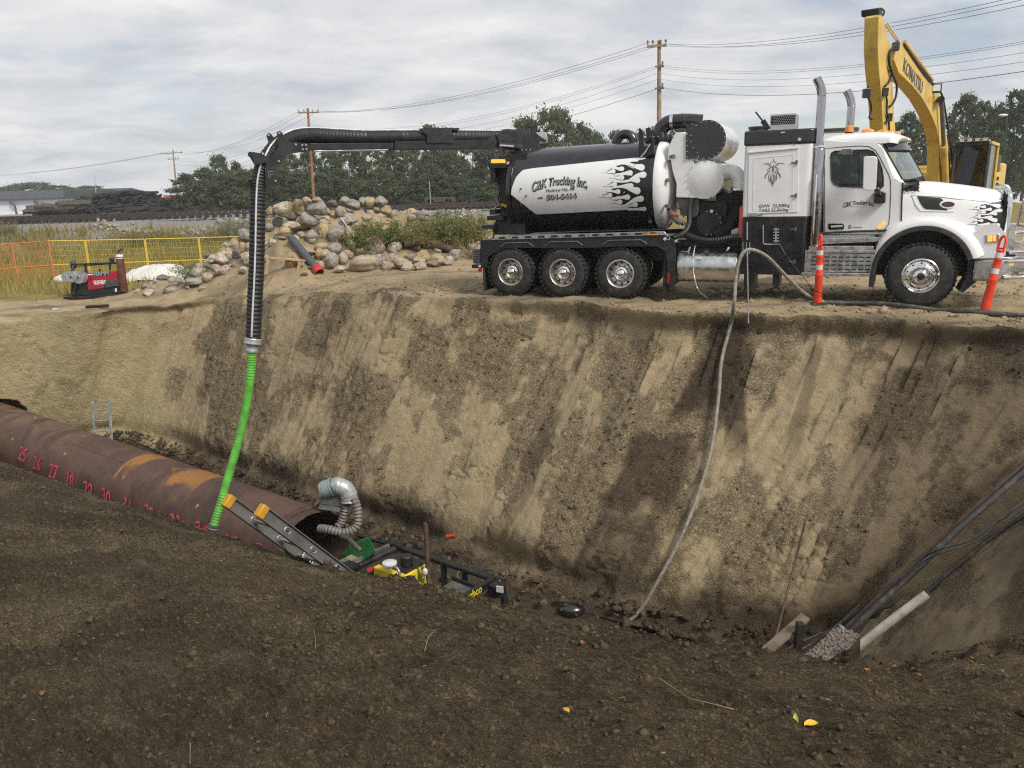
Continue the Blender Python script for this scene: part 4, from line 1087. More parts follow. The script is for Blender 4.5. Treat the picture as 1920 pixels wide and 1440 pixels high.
for k in range(16):
 a = 2 * PI * k / 16; mb.cyl((c2.x + 0.358 * math.cos(a), c2.y - 0.012, c2.z + 0.358 * math.sin(a)), (c2.x + 0.358 * math.cos(a), c2.y + 0.01, c2.z + 0.358 * math.sin(a)), 0.010, 6)
mb.build('housing_bolts', M['galv'], fh, 30)
e1 = c2 + Vector((0.30, 0.25, 0.10)); e2 = lp(1386, 352, 0.62)
mb = MB(); mb.tube(spline([e1, e1 + Vector((0.18, 0.02, 0.03)), Vector((e2.x - 0.06, 0.66, e2.z + 0.24)), Vector((e2.x, 0.64, e2.z + 0.10)), Vector((e2.x, 0.63, e2.z))], 6), 0.15, 24); mb.build('white_elbow', M['white'], truck, 60)
mb = MB(); mb.lathe([(0.155, -0.06), (0.17, -0.05), (0.17, 0.0), (0.158, 0.01)], (e2.x, 0.63, e2.z), (0, 0, 1), 28, cap=False); mb.build('clamp_band', M['chrome'], truck, 50)
hp = spline([(e2.x, 0.63, e2.z - 0.02), (e2.x + 0.01, 0.63, e2.z - 0.25), (e2.x - 0.02, 0.62, e2.z - 0.5), (e2.x - 0.16, 0.58, e2.z - 0.78), (e2.x - 0.42, 0.52, e2.z - 0.95)], 26)
mb = MB(); mb.tube(hp, [0.155 + 0.012 * (1 if (i // 2) % 2 else -1) for i in range(len(hp))], 20); mb.build('flex_hose', M['blackhose'], truck, 30)
bc = lp(1330, 418, 0.5)
mb = MB(); mb.lathe([(0.0, -0.02), (0.25, -0.02), (0.26, 0.0), (0.26, 0.03), (0.20, 0.06), (0.20, 0.9), (0.0, 0.9)], (bc.x, 0.5, bc.z), (-0.15, 1, 0.0), 36); blw = mb.build('blower', M['satin'], truck, 40)
mb = MB()
for k in range(14):
 a = 2 * PI * k / 14; mb.cyl((bc.x + 0.235 * math.cos(a), 0.46, bc.z + 0.235 * math.sin(a)), (bc.x + 0.235 * math.cos(a), 0.49, bc.z + 0.235 * math.sin(a)), 0.013, 8)
mb.build('blower_bolts', M['galv'], blw, 30)
mb = MB(); mb.bx((3.75, 0.7, 1.15), (4.55, 1.9, 1.95)); mb.bx((4.3, 0.8, 1.1), (4.92, 2.1, 2.1)); mb.cyl((4.05, 0.6, 1.75), (4.05, 0.75, 1.75), 0.05, 14); mb.build('blower_frame', M['satin'], truck, 0, 0.02)
mb = MB(); mb.prism(lps([(1269, 372), (1310, 370), (1311, 400), (1306, 407), (1276, 404)], 0.6), side, 0.6, 1.5); mb.build('discharge_duct', M['greysteel'], truck, 0, 0.015)
mb = MB(); p = lp(1334, 396, 0.44); mb.cyl(p, p + Vector((0, 0.05, 0)), 0.035, 16); mb.build('gauge', M['reflect'], truck, 40)
# vertical blue-black hose, valve and camlock fittings below the tank head
mb = MB(); mb.tube(spline([lp(1297, 371, 0.52), lp(1293, 395, 0.45), lp(1292, 420, 0.35), lp(1282, 437, 0.2), lp(1262, 446, 0.1)], 8), 0.055, 14); mb.build('drain_hose', M['blackhose'], truck, 60)
for px, py, r in ((1281, 420, 0.052), (1255, 445, 0.042)):
 p = lp(px, py, 0.06); mb = MB(); mb.lathe([(r * 0.55, -0.0), (r * 0.6, -0.06), (r, -0.07), (r, 0.03), (r * 0.8, 0.10)], p, (0.2, 1, 0.1), 20, cap=False); mb.build('camlock_fitting', M['alu'], truck, 40)
mb = MB(); mb.tube([lp(1256, 398, 0.5), lp(1262, 404, 0.32), lp(1270, 414, 0.22), lp(1281, 420, 0.14)], 0.06, 14); mb.build('drain_valve', M['greysteel'], truck, 60)
mb = MB(); mb.bar(lp(1256, 401, 0.25), lp(1272, 405, 0.22), 0.03, 0.03); mb.cyl(lp(1263, 410, 0.25), lp(1263, 400, 0.25), 0.02, 8); mb.build('valve_handle', M['redpaint'], truck, 0)
mb = MB(); mb.tube([lp(1267, 388, 0.45), lp(1281, 396, 0.40), lp(1282, 408, 0.38)], 0.012, 6); mb.bx((3.40, 0.30, 1.78), (3.46, 0.36, 1.84)); mb.build('bracket', M['satin'], truck, 0)
mb = MB()
for px, py in ((1257, 294), (1248, 338), (1248, 386)):
 p = lp(px, py, 0.42); mb.cyl(p, p + Vector((0.06, -0.05, 0)), 0.035, 12); mb.cyl(p + Vector((0.06, -0.05, 0)), p + Vector((0.08, -0.067, 0)), 0.045, 12)
mb.build('head_clamps', M['greysteel'], truck, 30)
hp = spline([lp(1285, 440, 0.25), lp(1300, 446, 0.2), lp(1320, 451, 0.18), lp(1345, 451, 0.15), lp(1370, 446, 0.12), lp(1393, 443, 0.12)], 20)
mb = MB(); mb.tube(hp, [0.065 + 0.006 * (1 if (i // 2) % 2 else -1) for i in range(len(hp))], 14); mb.build('suction_hose', M['blackhose'], truck, 30)
mb = MB(); mb.prism(lps([(1371, 432), (1390, 424), (1390, 442), (1371, 442)], 0.35), side, 0.35, 0.37); mb.build('tread_plate', M['alu'], truck, 0)
p = lp(1391, 398, 0.10); mb = MB(); mb.cyl(p, p + Vector((0, 0, 0.0)) + Vector((0, 0, -0.02)), 0.05, 12); mb.lathe([(0.0, 0.12), (0.03, 0.11), (0.055, 0.06), (0.055, -0.48), (0, -0.5)], p, (0, 0, 1), 16); mb.build('fire_extinguisher', M['red'], truck, 50)
# ---- fuel tank
mb = MB(); mb.lathe([(0.0, -0.02), (0.26, -0.015), (0.305, 0.0), (0.312, 0.02), (0.312, 1.15), (0.305, 1.17), (0.26, 1.185), (0.0, 1.19)], (3.68, 0.35, 0.67), (1, 0, 0), 48); ft = mb.build('fuel_tank', M['alu'], truck, 40)
for s in (3.84, 4.60):
 mb = MB(); mb.lathe([(0.314, 0), (0.319, 0.004), (0.319, 0.056), (0.314, 0.06)], (s, 0.35, 0.67), (1, 0, 0), 48, cap=False); mb.build('tank_strap', M['alu'], ft, 40)
 mb = MB(); mb.bar((s + 0.03, 0.20, 0.94), (s + 0.07, 0.26, 1.06), 0.05, 0.02); mb.build('strap_clamp', M['chrome'], ft, 0)
mb = MB(); mb.lathe([(0.062, 0), (0.062, 0.03), (0.05, 0.045), (0, 0.045)], (4.23, 0.27, 0.965), (0, -0.25, 1), 20); mb.build('fuel_cap', M['greysteel'], ft, 40)
mb = MB(); mb.bx((4.05, 0.055, 0.835), (4.16, 0.075, 0.885)); mb.build('tank_sticker', M['label'], ft, 0)
# ---- equipment cabinet
s_a, s_b, t_a, t_b = 4.91, 6.16, 0.03, 2.38
def rbox(mb, s0, s1, t0, t1, z0, z1, rr=0.06, rf=0.14):
 """box with rounded upright edges, larger rounding on the front corners"""
 def sec(z):
  pts = []
  for cs, ct, a0, r in ((s1 - rf, t0 + rf, -PI / 2, rf), (s1 - rf, t1 - rf, 0, rf), (s0 + rr, t1 - rr, PI / 2, rr), (s0 + rr, t0 + rr, PI, rr)):
   for k in range(7): pts.append(Vector((cs + r * math.cos(a0 + k * PI / 12), ct + r * math.sin(a0 + k * PI / 12), z)))
  return pts
 return mb.loft([sec(z0), sec(z1)])
mb = MB(); rbox(mb, s_a, s_b, t_a, t_b, 0.555, 1.648); cab_l = mb.build('cabinet_lower', M['black'], truck, 30, 0.008)
mb = MB(); rbox(mb, s_a, s_b, t_a, t_b, 1.652, 2.965); cab_u = mb.build('cabinet_upper', M['white'], truck, 30, 0.008)
mb = MB(); rbox(mb, s_a - 0.02, s_b + 0.01, t_a - 0.02, t_b + 0.02, 2.97, 3.235); mb.bx((5.3, 1.5, 3.235), (6.9, 2.2, 3.30)); cab_t = mb.build('cabinet_top', M['black'], truck, 30, 0.03)
dr = MB(); q = lps([(1404, 287), (1498, 278), (1496, 398), (1402, 401)], t_a)
dr.prism(q, side, t_a - 0.014, t_a + 0.01); door_o = dr.build('cabinet_door', M['white'], truck, 0, 0.005)
mb = MB(); a_, b_ = loc(1403, 286, t_a), loc(1498, 277, t_a); mb.bar((a_[0], t_a - 0.02, a_[1]), (b_[0], t_a - 0.02, b_[1]), 0.03, 0.03); mb.build('drip_rail', M['white'], door_o, 0, 0.005)
mb = MB(); q = lps([(1414, 297), (1487, 290), (1486, 391), (1412, 395)], t_a)
for i in range(4):
 p0, p1 = q[i], q[(i + 1) % 4]; mb.bar((p0[0], t_a - 0.014, p0[1]), (p1[0], t_a - 0.014, p1[1]), 0.008, 0.016)
mb.build('panel_bead', M['white'], door_o, 0)
def hinge(px, py, t, par):
 c = lp(px, py, t - 0.015); mb = MB()
 mb.bar(c + Vector((-0.05, 0, 0)), c + Vector((0.04, 0, 0.004)), 0.012, 0.025); mb.bar(c + Vector((0.045, -0.005, -0.035)), c + Vector((0.045, -0.005, 0.045)), 0.03, 0.03)
 return mb.build('hinge', M['greysteel'], par, 0, 0.003)
hinge(1489, 305, t_a - 0.01, door_o); hinge(1488, 367, t_a - 0.01, door_o); hinge(1487, 430, t_a, cab_l); hinge(1485, 491, t_a, cab_l)
mb = MB(); mb.bar(lp(1400, 404, 0.0), lp(1432, 401, 0.0), 0.02, 0.04); mb.bar(lp(1401, 403, -0.01), lp(1419, 402, -0.01), 0.03, 0.07); mb.build('door_latch', M['alu'], door_o, 0, 0.006)
for i, (tx, py) in enumerate((('GVW  32,500kg', 389.5), ('TARE 22,860kg', 397.3))):
 o = lp(1422.3, py, t_a - 0.018)
 text_mesh('weight_lettering', tx, lambda x, y, z, o=o: o + Vector((x * 1.05, -z, y + 0.02 * x)), M['decal'], door_o, size=0.083, offset=0.0006, spacing=0.98)
# pinstripe ornament
mb = MB(); oc = lp(1449.5, 323, t_a - 0.017)
def strip(pts, w0=0.0035):
 P = spline([oc + Vector((x * 0.0104, 0, y * 0.0104)) for x, y in pts], 6)
 n = len(P); mb.tube(P, [w0 * (0.25 + math.sin(PI * (i + 0.4) / n)) for i in range(n)], 5)
for sx in (-1, 1):
 for pl, w_ in (([(0, 14), (sx * 1.0, 8), (sx * 0.3, 2), (0, -3)], .004), ([(sx * 2, 10), (sx * 7, 15), (sx * 14, 15.5), (sx * 19, 13.5)], .0035), ([(sx * 1, 8), (sx * 6, 12), (sx * 11, 14)], .003), ([(sx * 6, 11), (sx * 3, 9.5), (sx * 7.5, 7.5), (sx * 4, 6)], .003),
      ([(sx * 5, 6), (sx * 8, 1), (sx * 13, -7), (sx * 12, -11)], .006), ([(sx * 1.5, 4), (sx * 6, -3), (sx * 6.5, -12), (sx * 4, -17)], .0045), ([(sx * 0.8, -2), (sx * 4, -8), (sx * 3.4, -15), (sx * 0.5, -22)], .004), ([(0, -4), (sx * 2, -10), (sx * 0.8, -16), (0, -26)], .004), ([(0, 24), (sx * 1.2, 19), (sx * 4, 16), (sx * 5, 19)], .003), ([(sx * 8, 2), (sx * 9.5, 5), (sx * 8, 7)], .003)):
  strip(pl, w_)
mb.build('pinstripe_ornament', M['decal'], door_o, 0)
mb = MB(); mb.cyl(lp(1499, 261, -0.02), lp(1499, 261, 0.02), 0.03, 14); mb.bx((5.55, -0.02, 3.17), (5.62, 0.01, 3.19)); mb.build('cabinet_lamp', M['reflect'], cab_t, 40)
# control recess in the lower cabinet
q = lps([(1431, 423), (1462, 423), (1462, 457), (1431, 457)], t_a)
mb = MB(); mb.prism(q, side, t_a - 0.004, t_a + 0.003); rec = mb.build('control_recess', M['dark'], cab_l, 0)
mb = MB(); mb.tube([lp(1431, 422, -0.01), lp(1431, 455, -0.01), lp(1434, 458, -0.01), lp(1463, 458, -0.01)], 0.010, 8); mb.build('recess_frame', M['galv'], cab_l, 40)
mb = MB(); mb.bar(lp(1455, 427, 0.0), lp(1455, 456, 0.0), 0.05, 0.03)
for k in range(5): mb.cyl(lp(1450, 430 + k * 5.5, 0.0), lp(1461, 430 + k * 5.5, -0.04), 0.012, 8)
mb.build('valve_bank', M['alu'], cab_l, 0)
mb = MB()
for px0, px1, z0 in ((1395, 1415, 0.20), (1449, 1462, 0.32)):
 a_, b_ = loc(px0, 515, 0.1)[0], loc(px1, 515, 0.1)[0]; mb.bx((a_, 0.1, z0), (b_, 0.8, 0.58))
mb.build('cabinet_mount', M['satin'], truck, 0, 0.01)
mb = MB(); mb.tube([lp(1401, 416, 0.0), lp(1401, 450, 0.0)], 0.014, 8); mb.build('grab_handle', M['galv'], cab_l, 40)
# cooler housing and hatch on the cabinet roof
mb = MB(); a0, z0 = loc(1443, 244, 0.9); a1, z1 = loc(1494, 212, 0.9)
mb.bx((a0, 0.9, 3.22), (a1, 1.75, z1)); cool = mb.build('cooler_housing', M['alu'], truck, 0, 0.008)
mb = MB(); mb.bx((a0 + 0.02, 0.893, 3.38), (a1 - 0.02, 0.899, z1 - 0.03)); mb.build('cooler_mesh', M['dark'], cool, 0)
mb = MB()
for i in range(11):
 for j in range(5): mb.box((a0 + 0.05 + i * (a1 - a0 - 0.1) / 10 + (j % 2) * 0.02, 0.888, 3.40 + j * 0.032), (0.03, 0.01, 0.010), Matrix.Rotation(0.5, 3, 'Y'))
mb.build('mesh_slots', M['galv'], cool, 0)
mb = MB(); mb.bar(lp(1441, 243, 0.9), lp(1430, 226, 0.9), 0.03, 0.10); mb.bar(lp(1431, 228, 0.9), lp(1417, 210, 0.9), 0.10, 0.03); mb.build('rain_flap', M['satin'], truck, 0, 0.006)
mb = MB(); p = lp(1420, 240, 0.9); mb.cyl(Vector((p.x, 0.9, 3.2)), Vector((p.x, 0.9, 3.33)), 0.16, 24); mb.cyl(Vector((p.x, 0.9, 3.33)), Vector((p.x, 0.9, 3.36)), 0.175, 24); mb.build('air_cap', M['satin'], truck, 40)
# ---- exhaust stacks
def stack(x0, t, z0, zb, ztop, r):
 st_ = MB(); st_.tube(spline([(x0, t, zb), (x0, t, ztop - 0.42), (x0, t, ztop - 0.30), (x0 - 0.035, t, ztop - 0.15), (x0 - 0.11, t, ztop), ], 8), r, 24, cap=False)
 return st_.build('exhaust_stack', M['stack'], truck, 60)
stack(6.215, 0.12, 0, 2.80, 4.10, 0.078); stack(6.73, 2.30, 0, 2.6, 4.06, 0.078)
mb = MB(); mb.lathe([(0.08, 0.0), (0.098, 0.03), (0.098, 1.72), (0.08, 1.76)], (6.245, 0.12, 1.10), (0, 0, 1), 28, cap=False); hs = mb.build('heat_shield', M['stack'], truck, 40)
mb = MB()
for k in range(8):
 for z in (1.55, 1.68): mb.box((6.245 + 0.098 * math.sin(-0.5 + k * 0.12), 0.12 - 0.098 * math.cos(-0.5 + k * 0.12), z + 0.2), (0.006, 0.006, 0.09))
mb.build('shield_slots', M['dark'], hs, 0)
mb = MB(); mb.lathe([(0.082, 0), (0.092, 0.01), (0.092, 0.04), (0.082, 0.05)], (6.225, 0.12, 2.88), (0, 0, 1), 28, cap=False); mb.build('stack_clamp', M['chrome'], truck, 40)
mb = MB(); mb.tube([(6.22, 0.0, 1.2), (6.22, -0.005, 1.9), (6.22, -0.005, 2.35), (6.22, 0.01, 2.40)], 0.016, 8); mb.build('grab_bar', M['chrome'], truck, 40)
# ================================================================== truck cab, bonnet, bumper
Z6 = lambda x, y: (1500 + x * 0.13197, 230 + y * 0.13194)
Z7 = lambda x, y: (1680 + x * 0.19449, 320 + y * 0.19444)
CT = 0.15
def cab_sec(s, z0, wr, zr, tumble=0.10):
 """cross-section of the cab at s: upright sides, rounded roof; near-bottom over the roof to far-bottom"""
 pts = []
 w0 = 1.2 - CT
 pts.append((1.2 - w0, z0)); pts.append((1.2 - w0, 2.2));
 n = 14
 for k in range(n + 1):
  a = PI * k / n
  c, sn = math.cos(a), math.sin(a)
  x = -math.copysign(abs(c) ** 0.45, c) * (w0 - 0.02); z = zr - 0.30 + 0.30 * abs(sn) ** 0.55
  pts.append((1.2 + x, z))
 pts.append((1.2 + w0, 2.2)); pts.append((1.2 + w0, z0))
 return [Vector((s, t, z)) for t, z in pts]
# near side shell of the cab with a real window opening: built as prism with the hole cut by tessellation
side_out = [Z6(330, 245), Z6(335, 1585)] + [(1664, 440), (1672, 424), (1690, 418), (1692, 341), (1676, 332)] + [Z6(1190, 385), Z6(1160, 330), Z6(1100, 290), Z6(900, 275), Z6(600, 262)]
win = [Z6(440, 470), Z6(452, 430), Z6(490, 408), Z6(700, 394), Z6(960, 386), Z6(1030, 405), Z6(1085, 470), Z6(1130, 560), Z6(1165, 660), Z6(1182, 800), Z6(1182, 900), Z6(1150, 935), Z6(900, 915), Z6(560, 905), Z6(490, 880), Z6(455, 830), Z6(444, 760)]
def ring_panel(mb, outer, inner, t0, t1):
 O, I = lps(outer, CT), lps(inner, CT); n = len(O)
 allp = O + I
 tri = tessellate_polygon([[Vector((u, w_, 0)) for u, w_ in O], [Vector((u, w_, 0)) for u, w_ in I]])
 m = len(allp)
 vs = [Vector((u, t0, w_)) for u, w_ in allp] + [Vector((u, t1, w_)) for u, w_ in allp]
 fs = [tuple(f) for f in tri] + [tuple(m + i for i in reversed(f)) for f in tri]
 fs += [(i, (i + 1) % n, m + (i + 1) % n, m + i) for i in range(n)]
 k = len(I); fs += [(n + i, n + (i + 1) % k, m + n + (i + 1) % k, m + n + i) for i in range(k)]
 mb.add(vs, fs)
mb = MB(); ring_panel(mb, side_out, win, CT, CT + 0.05); ring_panel(mb, side_out, win, 2.4 - CT - 0.05, 2.4 - CT)
s_r = loc(*Z6(335, 300), CT)[0]
mb.bx((s_r, CT + 0.05, 1.25), (s_r + 0.05, 2.4 - CT - 0.05, 2.92))                       # back wall
mb.bx((s_r, CT + 0.05, 1.2), (7.66, 2.4 - CT - 0.05, 1.3))                               # floor
cabo = mb.build('cab', M['white'], truck, 30, 0.012)
# roof
def roof_z(s):
 f = (s - 6.3) / 1.5
 return 3.10 + 0.05 * math.sin(max(0, min(1, f)) * PI) - 0.12 * max(0, f - 0.6) ** 1.2
secs = []
for s in np.linspace(6.30, 7.34, 9):
 f = (s - 6.3) / 1.04
 zb = 2.90 + 0.02 * f; zr = roof_z(s) - (0.04 if s < 6.32 else 0); sec = []
 for k in range(25):
  a = PI * k / 24; c, sn = math.cos(a), math.sin(a)
  sec.append(Vector((s, 1.2 - math.copysign(abs(c) ** 0.35, c) * (1.2 - CT), zb + (zr - zb) * abs(sn) ** 0.6)))
 secs.append(sec)
for k_, (ds, dz) in enumerate(((0.12, -0.01), (0.30, -0.045), (0.46, -0.09), (0.48, -0.12))):
 sec = []
 for k in range(25):
  a = PI * k / 24; c, sn = math.cos(a), math.sin(a); tt_ = -math.copysign(abs(c) ** 0.35, c)
  sec.append(Vector((7.34 + ds * (1 - 0.55 * tt_ ** 2) , 1.2 + tt_ * (1.2 - CT) * (1 - 0.10 * k_), 2.93 - 0.01 * k_ + (roof_z(7.34) + dz - 2.93) * abs(sn) ** 0.6)))
 secs.append(sec)
mb = MB(); mb.loft(secs, closed=True, cap=True); mb.build('cab_roof', M['white'], cabo, 50)
# windscreen, its surround, interior
def ws(t, f):
 q = 1 - ((t - 1.2) / 0.98) ** 2
 return Vector((7.30 + 0.36 * f + 0.43 * q, t, 2.88 - 0.60 * f + 0.0 * q))
tsr = np.linspace(0.22, 2.18, 21)
mb = MB(); mb.loft([[ws(t, f) for t in tsr] for f in np.linspace(0, 1, 9)], closed=False, cap=False); mb.build('windscreen', M['glass'], cabo, 60)
mb = MB()
for f0 in (-0.02, 1.02): mb.tube([ws(t, f0) for t in tsr], 0.022, 8)
for t0 in (0.22, 2.18): mb.tube([ws(t0, f) for f in np.linspace(0, 1, 6)], 0.02, 8)
mb.tube([ws(1.2, f) for f in np.linspace(0, 1, 6)], 0.022, 8)
mb.build('windscreen_seal', M['rubber'], cabo, 60)
mb = MB()
for sgn in (0, 1):
 t0, t1 = (CT + 0.002, 0.215) if not sgn else (2.4 - CT - 0.002, 2.185)
 mb.loft([[Vector((7.16 + 0.42 * f + dx, t0, 2.90 - 0.66 * f)), ws(t1, f) + Vector((0.012, 0, 0)), ws(t1, f) + Vector((-0.06, 0, 0)), Vector((7.10 + 0.42 * f, t0 + (0.05 if not sgn else -0.05), 2.90 - 0.66 * f))] for f, dx in ((-0.05, 0), (0.3, 0.0), (0.7, 0.0), (1.08, 0.0))])
mb.build('door_pillar', M['white'], cabo, 40)
# visor under the roof lip
mb = MB(); mb.loft([[ws(t, f) + Vector((0.05 + 0.03 * f, 0, 0.01)) for t in tsr] for f in (-0.06, 0.14)], closed=False, cap=False); mb.build('sun_visor', M['black'], cabo, 60)
W = lps(win, CT + 0.03)
mb = MB(); mb.flat(W, lambda u, w_: Vector((u, CT + 0.03, w_))); mb.build('door_window', M['glassdark'], cabo, 0)
mb = MB(); mb.flat(W, lambda u, w_: Vector((u, 2.4 - CT - 0.03, w_))); mb.build('far_window', M['glass'], cabo, 0)
mb = MB(); mb.tube([Vector((u, CT - 0.001, w_)) for u, w_ in lps(win, CT)], 0.013, 6, closed=True); mb.build('window_seal', M['rubber'], cabo, 60)
mb = MB(); a_, b_ = loc(*Z6(838, 420), CT), loc(*Z6(838, 905), CT); mb.bar((a_[0], CT + 0.02, a_[1]), (b_[0], CT + 0.02, b_[1]), 0.03, 0.03); mb.build('window_bar', M['satin'], cabo, 0)
mb = MB(); mb.bx((6.40, 0.30, 1.35), (6.75, 0.85, 1.9)); mb.bx((6.38, 0.30, 1.9), (6.55, 0.85, 2.62)); mb.bx((6.38, 1.5, 1.3), (6.75, 2.1, 1.9)); mb.build('seat', M['seat'], cabo, 0, 0.06)
mb = MB(); mb.ell((6.70, 1.85, 2.35), (0.12, 0.28, 0.42)); mb.build('seat_back', M['interior'], cabo, 50)
mb = MB(); mb.prism([(7.25, 1.9), (7.95, 2.24), (7.95, 2.0), (7.3, 1.4)], side, 0.32, 2.1); mb.torus((7.2, 1.75, 2.15), (-0.6, 0, 0.8), 0.2, 0.018, 24, 6); mb.build('dashboard', M['seat'], cabo, 30)
mb = MB(); mb.bx((s_r + 0.05, CT + 0.06, 1.3), (s_r + 0.07, 2.4 - CT - 0.06, 2.90)); mb.build('cab_lining', M['dark'], cabo, 0)
# door outline seam, handle, small lights, lettering
dpx = [Z6(352, 1560), Z6(352, 365), Z6(600, 345), Z6(860, 330), Z6(980, 340), Z6(1070, 390), Z6(1130, 480), Z6(1200, 620), Z6(1262, 740), Z6(1285, 820), Z6(1290, 1000), Z6(1275, 1320), Z6(1262, 1440), (1661, 428), (1648, 436)]
mb = MB(); mb.tube([Vector((u, CT - 0.001, w_)) for u, w_ in lps(dpx, CT)], 0.0065, 5); mb.build('door_seam', M['rubber'], cabo, 60)
mb = MB(); mb.bx((7.62, CT + 0.02, 1.4), (7.63, CT + 0.021, 1.5)); mb.tube([lp(1693, 342, CT - 0.005), lp(1691, 380, CT - 0.005), lp(1690, 420, CT - 0.005)], 0.012, 6); mb.build('bonnet_gap', M['dark'], cabo, 60)
mb = MB(); mb.prism(lps([(1553, 419), (1580, 419), (1583, 422), (1582, 430), (1555, 431), (1552, 427)], CT), side, CT - 0.012, CT + 0.01); hdl = mb.build('handle_recess', M['black'], cabo, 0, 0.006)
mb = MB(); mb.tube([lp(1558, 425, CT - 0.03), lp(1580, 424, CT - 0.03)], 0.02, 10); mb.build('door_handle', M['chrome'], hdl, 60)
mb = MB(); mb.prism(lps([(1644, 428), (1654, 417), (1660, 416), (1658, 421), (1649, 429)], CT), side, CT - 0.015, CT + 0.01); mb.build('side_indicator', M['amberlit'], cabo, 0, 0.004)
W2 = 0.50; o2 = lp(1580.5, 387.5, CT - 0.004)
def nm2(x, y, z):
 f = x / W2; return o2 + Vector((x, -0.002, y * (1 + 0.3 * abs(f - 0.5) * 2) + 0.045 * math.sin(max(0, min(1, f)) * PI) - 0.022 + 0.02 * f))
text_mesh('name_lettering', 'C&K Trucking Inc,', (lambda x, y, z: nm2(x * 0.72, y, z)), M['decal'], cabo, size=0.097, shear=0.18, offset=0.002, spacing=1.0)
o3 = lp(1592, 388.5, CT - 0.004)
text_mesh('town_lettering', 'Medicine Hat, Ab.', lambda x, y, z: o3 + Vector((x, -0.002, y)), M['decalgrey'], cabo, size=0.032, spacing=0.95)
mb = MB(); oo = lp(1590, 425, CT - 0.004)
for pl in ([(0, -.03), (.02, .03), (.05, .02), (.02, 0), (.06, -.02), (.03, -.03), (0, -.02)], [(.04, -.02), (.10, 0), (.14, -.015), (.24, -.01)]):
 mb.tube(spline([oo + Vector((x, 0, y)) for x, y in pl], 5), 0.0035, 5)
mb.build('signature_mark', M['decal'], cabo, 0)
mb = MB(); mb.prism(lps([(1568, 290), (1580, 279), (1597, 279), (1600, 283), (1598, 291)], CT), side, CT - 0.03, CT + 0.035); mb.build('look_down_mirror', M['greysteel'], cabo, 0, 0.01)
# mirror
mc = MB(); mt = -0.22
a_ = lps([Z6(905, 490), Z6(940, 478), Z6(1060, 478), Z6(1095, 500), Z6(1098, 560), Z6(1080, 930), Z6(1060, 955), Z6(1000, 970), Z6(920, 955), Z6(890, 920), Z6(898, 700)], mt)
mc.prism(a_, side, mt - 0.06, mt + 0.16); mir = mc.build('wing_mirror', M['white'], truck, 30, 0.035)
mb = MB(); mb.prism(lps([Z6(1052, 985), Z6(1200, 978), Z6(1218, 1000), Z6(1212, 1140), Z6(1060, 1150), Z6(1045, 1120)], 0.08), side, 0.0, 0.16); mb.bar(lp(*Z6(1080, 930), -0.15), lp(*Z6(1140, 1040), 0.03), 0.09, 0.07); mb.build('mirror_arm', M['black'], mir, 30, 0.02)
mb = MB(); mb.prism(a_, lambda u, w_, d: Vector((u + 0.015, d + 2.4, w_)), -0.02, 0.2); mb.build('far_mirror', M['white'], truck, 30, 0.035)
# roof beacon and marker lamps
mb = MB(); c = lp(1590, 262, 0.45); mb.bx((c.x - 0.10, 0.42, 2.98), (c.x + 0.12, 0.75, 3.13)); bb = mb.build('beacon_base', M['white'], truck, 0, 0.012)
mb = MB(); mb.lathe([(0.075, 3.13), (0.078, 3.16)], (c.x + 0.01, 0.58, 0), (0, 0, 1), 20); mb.build('beacon_ring', M['black'], bb, 40)
mb = MB(); mb.lathe([(0.075, 3.16), (0.078, 3.20), (0.068, 3.215), (0.07, 3.25), (0.05, 3.275), (0, 3.28)], (c.x + 0.01, 0.58, 0), (0, 0, 1), 20); mb.build('beacon', M['amber'], bb, 40)
for (px, t) in ((1629, 0.5), (1655, 0.85), (1668, 1.2), (1680, 1.55)):
 s = loc(px, 255, t)[0]; mb = MB(); mb.ell((s - 0.02, t, roof_z(min(s, 7.34)) - 0.0), (0.11, 0.05, 0.055), 14, 8); mb.build('marker_lamp', M['amber'], truck, 50)
# bonnet
HS = [(7.69, 0.98, 2.255, 1.38), (7.9, 0.965, 2.262, 1.40), (8.3, 0.92, 2.225, 1.40), (8.7, 0.85, 2.165, 1.33), (9.0, 0.78, 2.115, 1.14), (9.22, 0.72, 2.07, 1.08), (9.34, 0.68, 2.03, 1.06), (9.38, 0.66, 1.99, 1.06)]
def hood_w(s): return float(np.interp(s, [h[0] for h in HS], [h[1] for h in HS]))
secs = []
for s, w_, zt, zb in HS:
 sec = []
 for k in range(33):
  a = PI * k / 32; c, sn = math.cos(a), math.sin(a)
  sec.append(Vector((s, 1.2 - math.copysign(abs(c) ** 0.42, c) * w_, zb + (zt - zb) * abs(sn) ** 0.48)))
 secs.append(sec)
mb = MB(); mb.loft(secs); hood = mb.build('bonnet', M['white'], truck, 50)
def on_hood(px, py, lift=0.006):
 t = 0.3
 for _ in range(8):
  s, z = loc(px, py, t); t = 1.2 - hood_w(s) * 0.997 - 0.0
  zb = float(np.interp(s, [h[0] for h in HS], [h[3] for h in HS])); zt = float(np.interp(s, [h[0] for h in HS], [h[2] for h in HS]))
  q = max(0.0, min(0.999, (z - zb) / (zt - zb))) ** (1 / 0.48); t = 1.2 - hood_w(s) * max(0.0, (1 - q * q)) ** 0.21
 return Vector((s, t - lift, z))
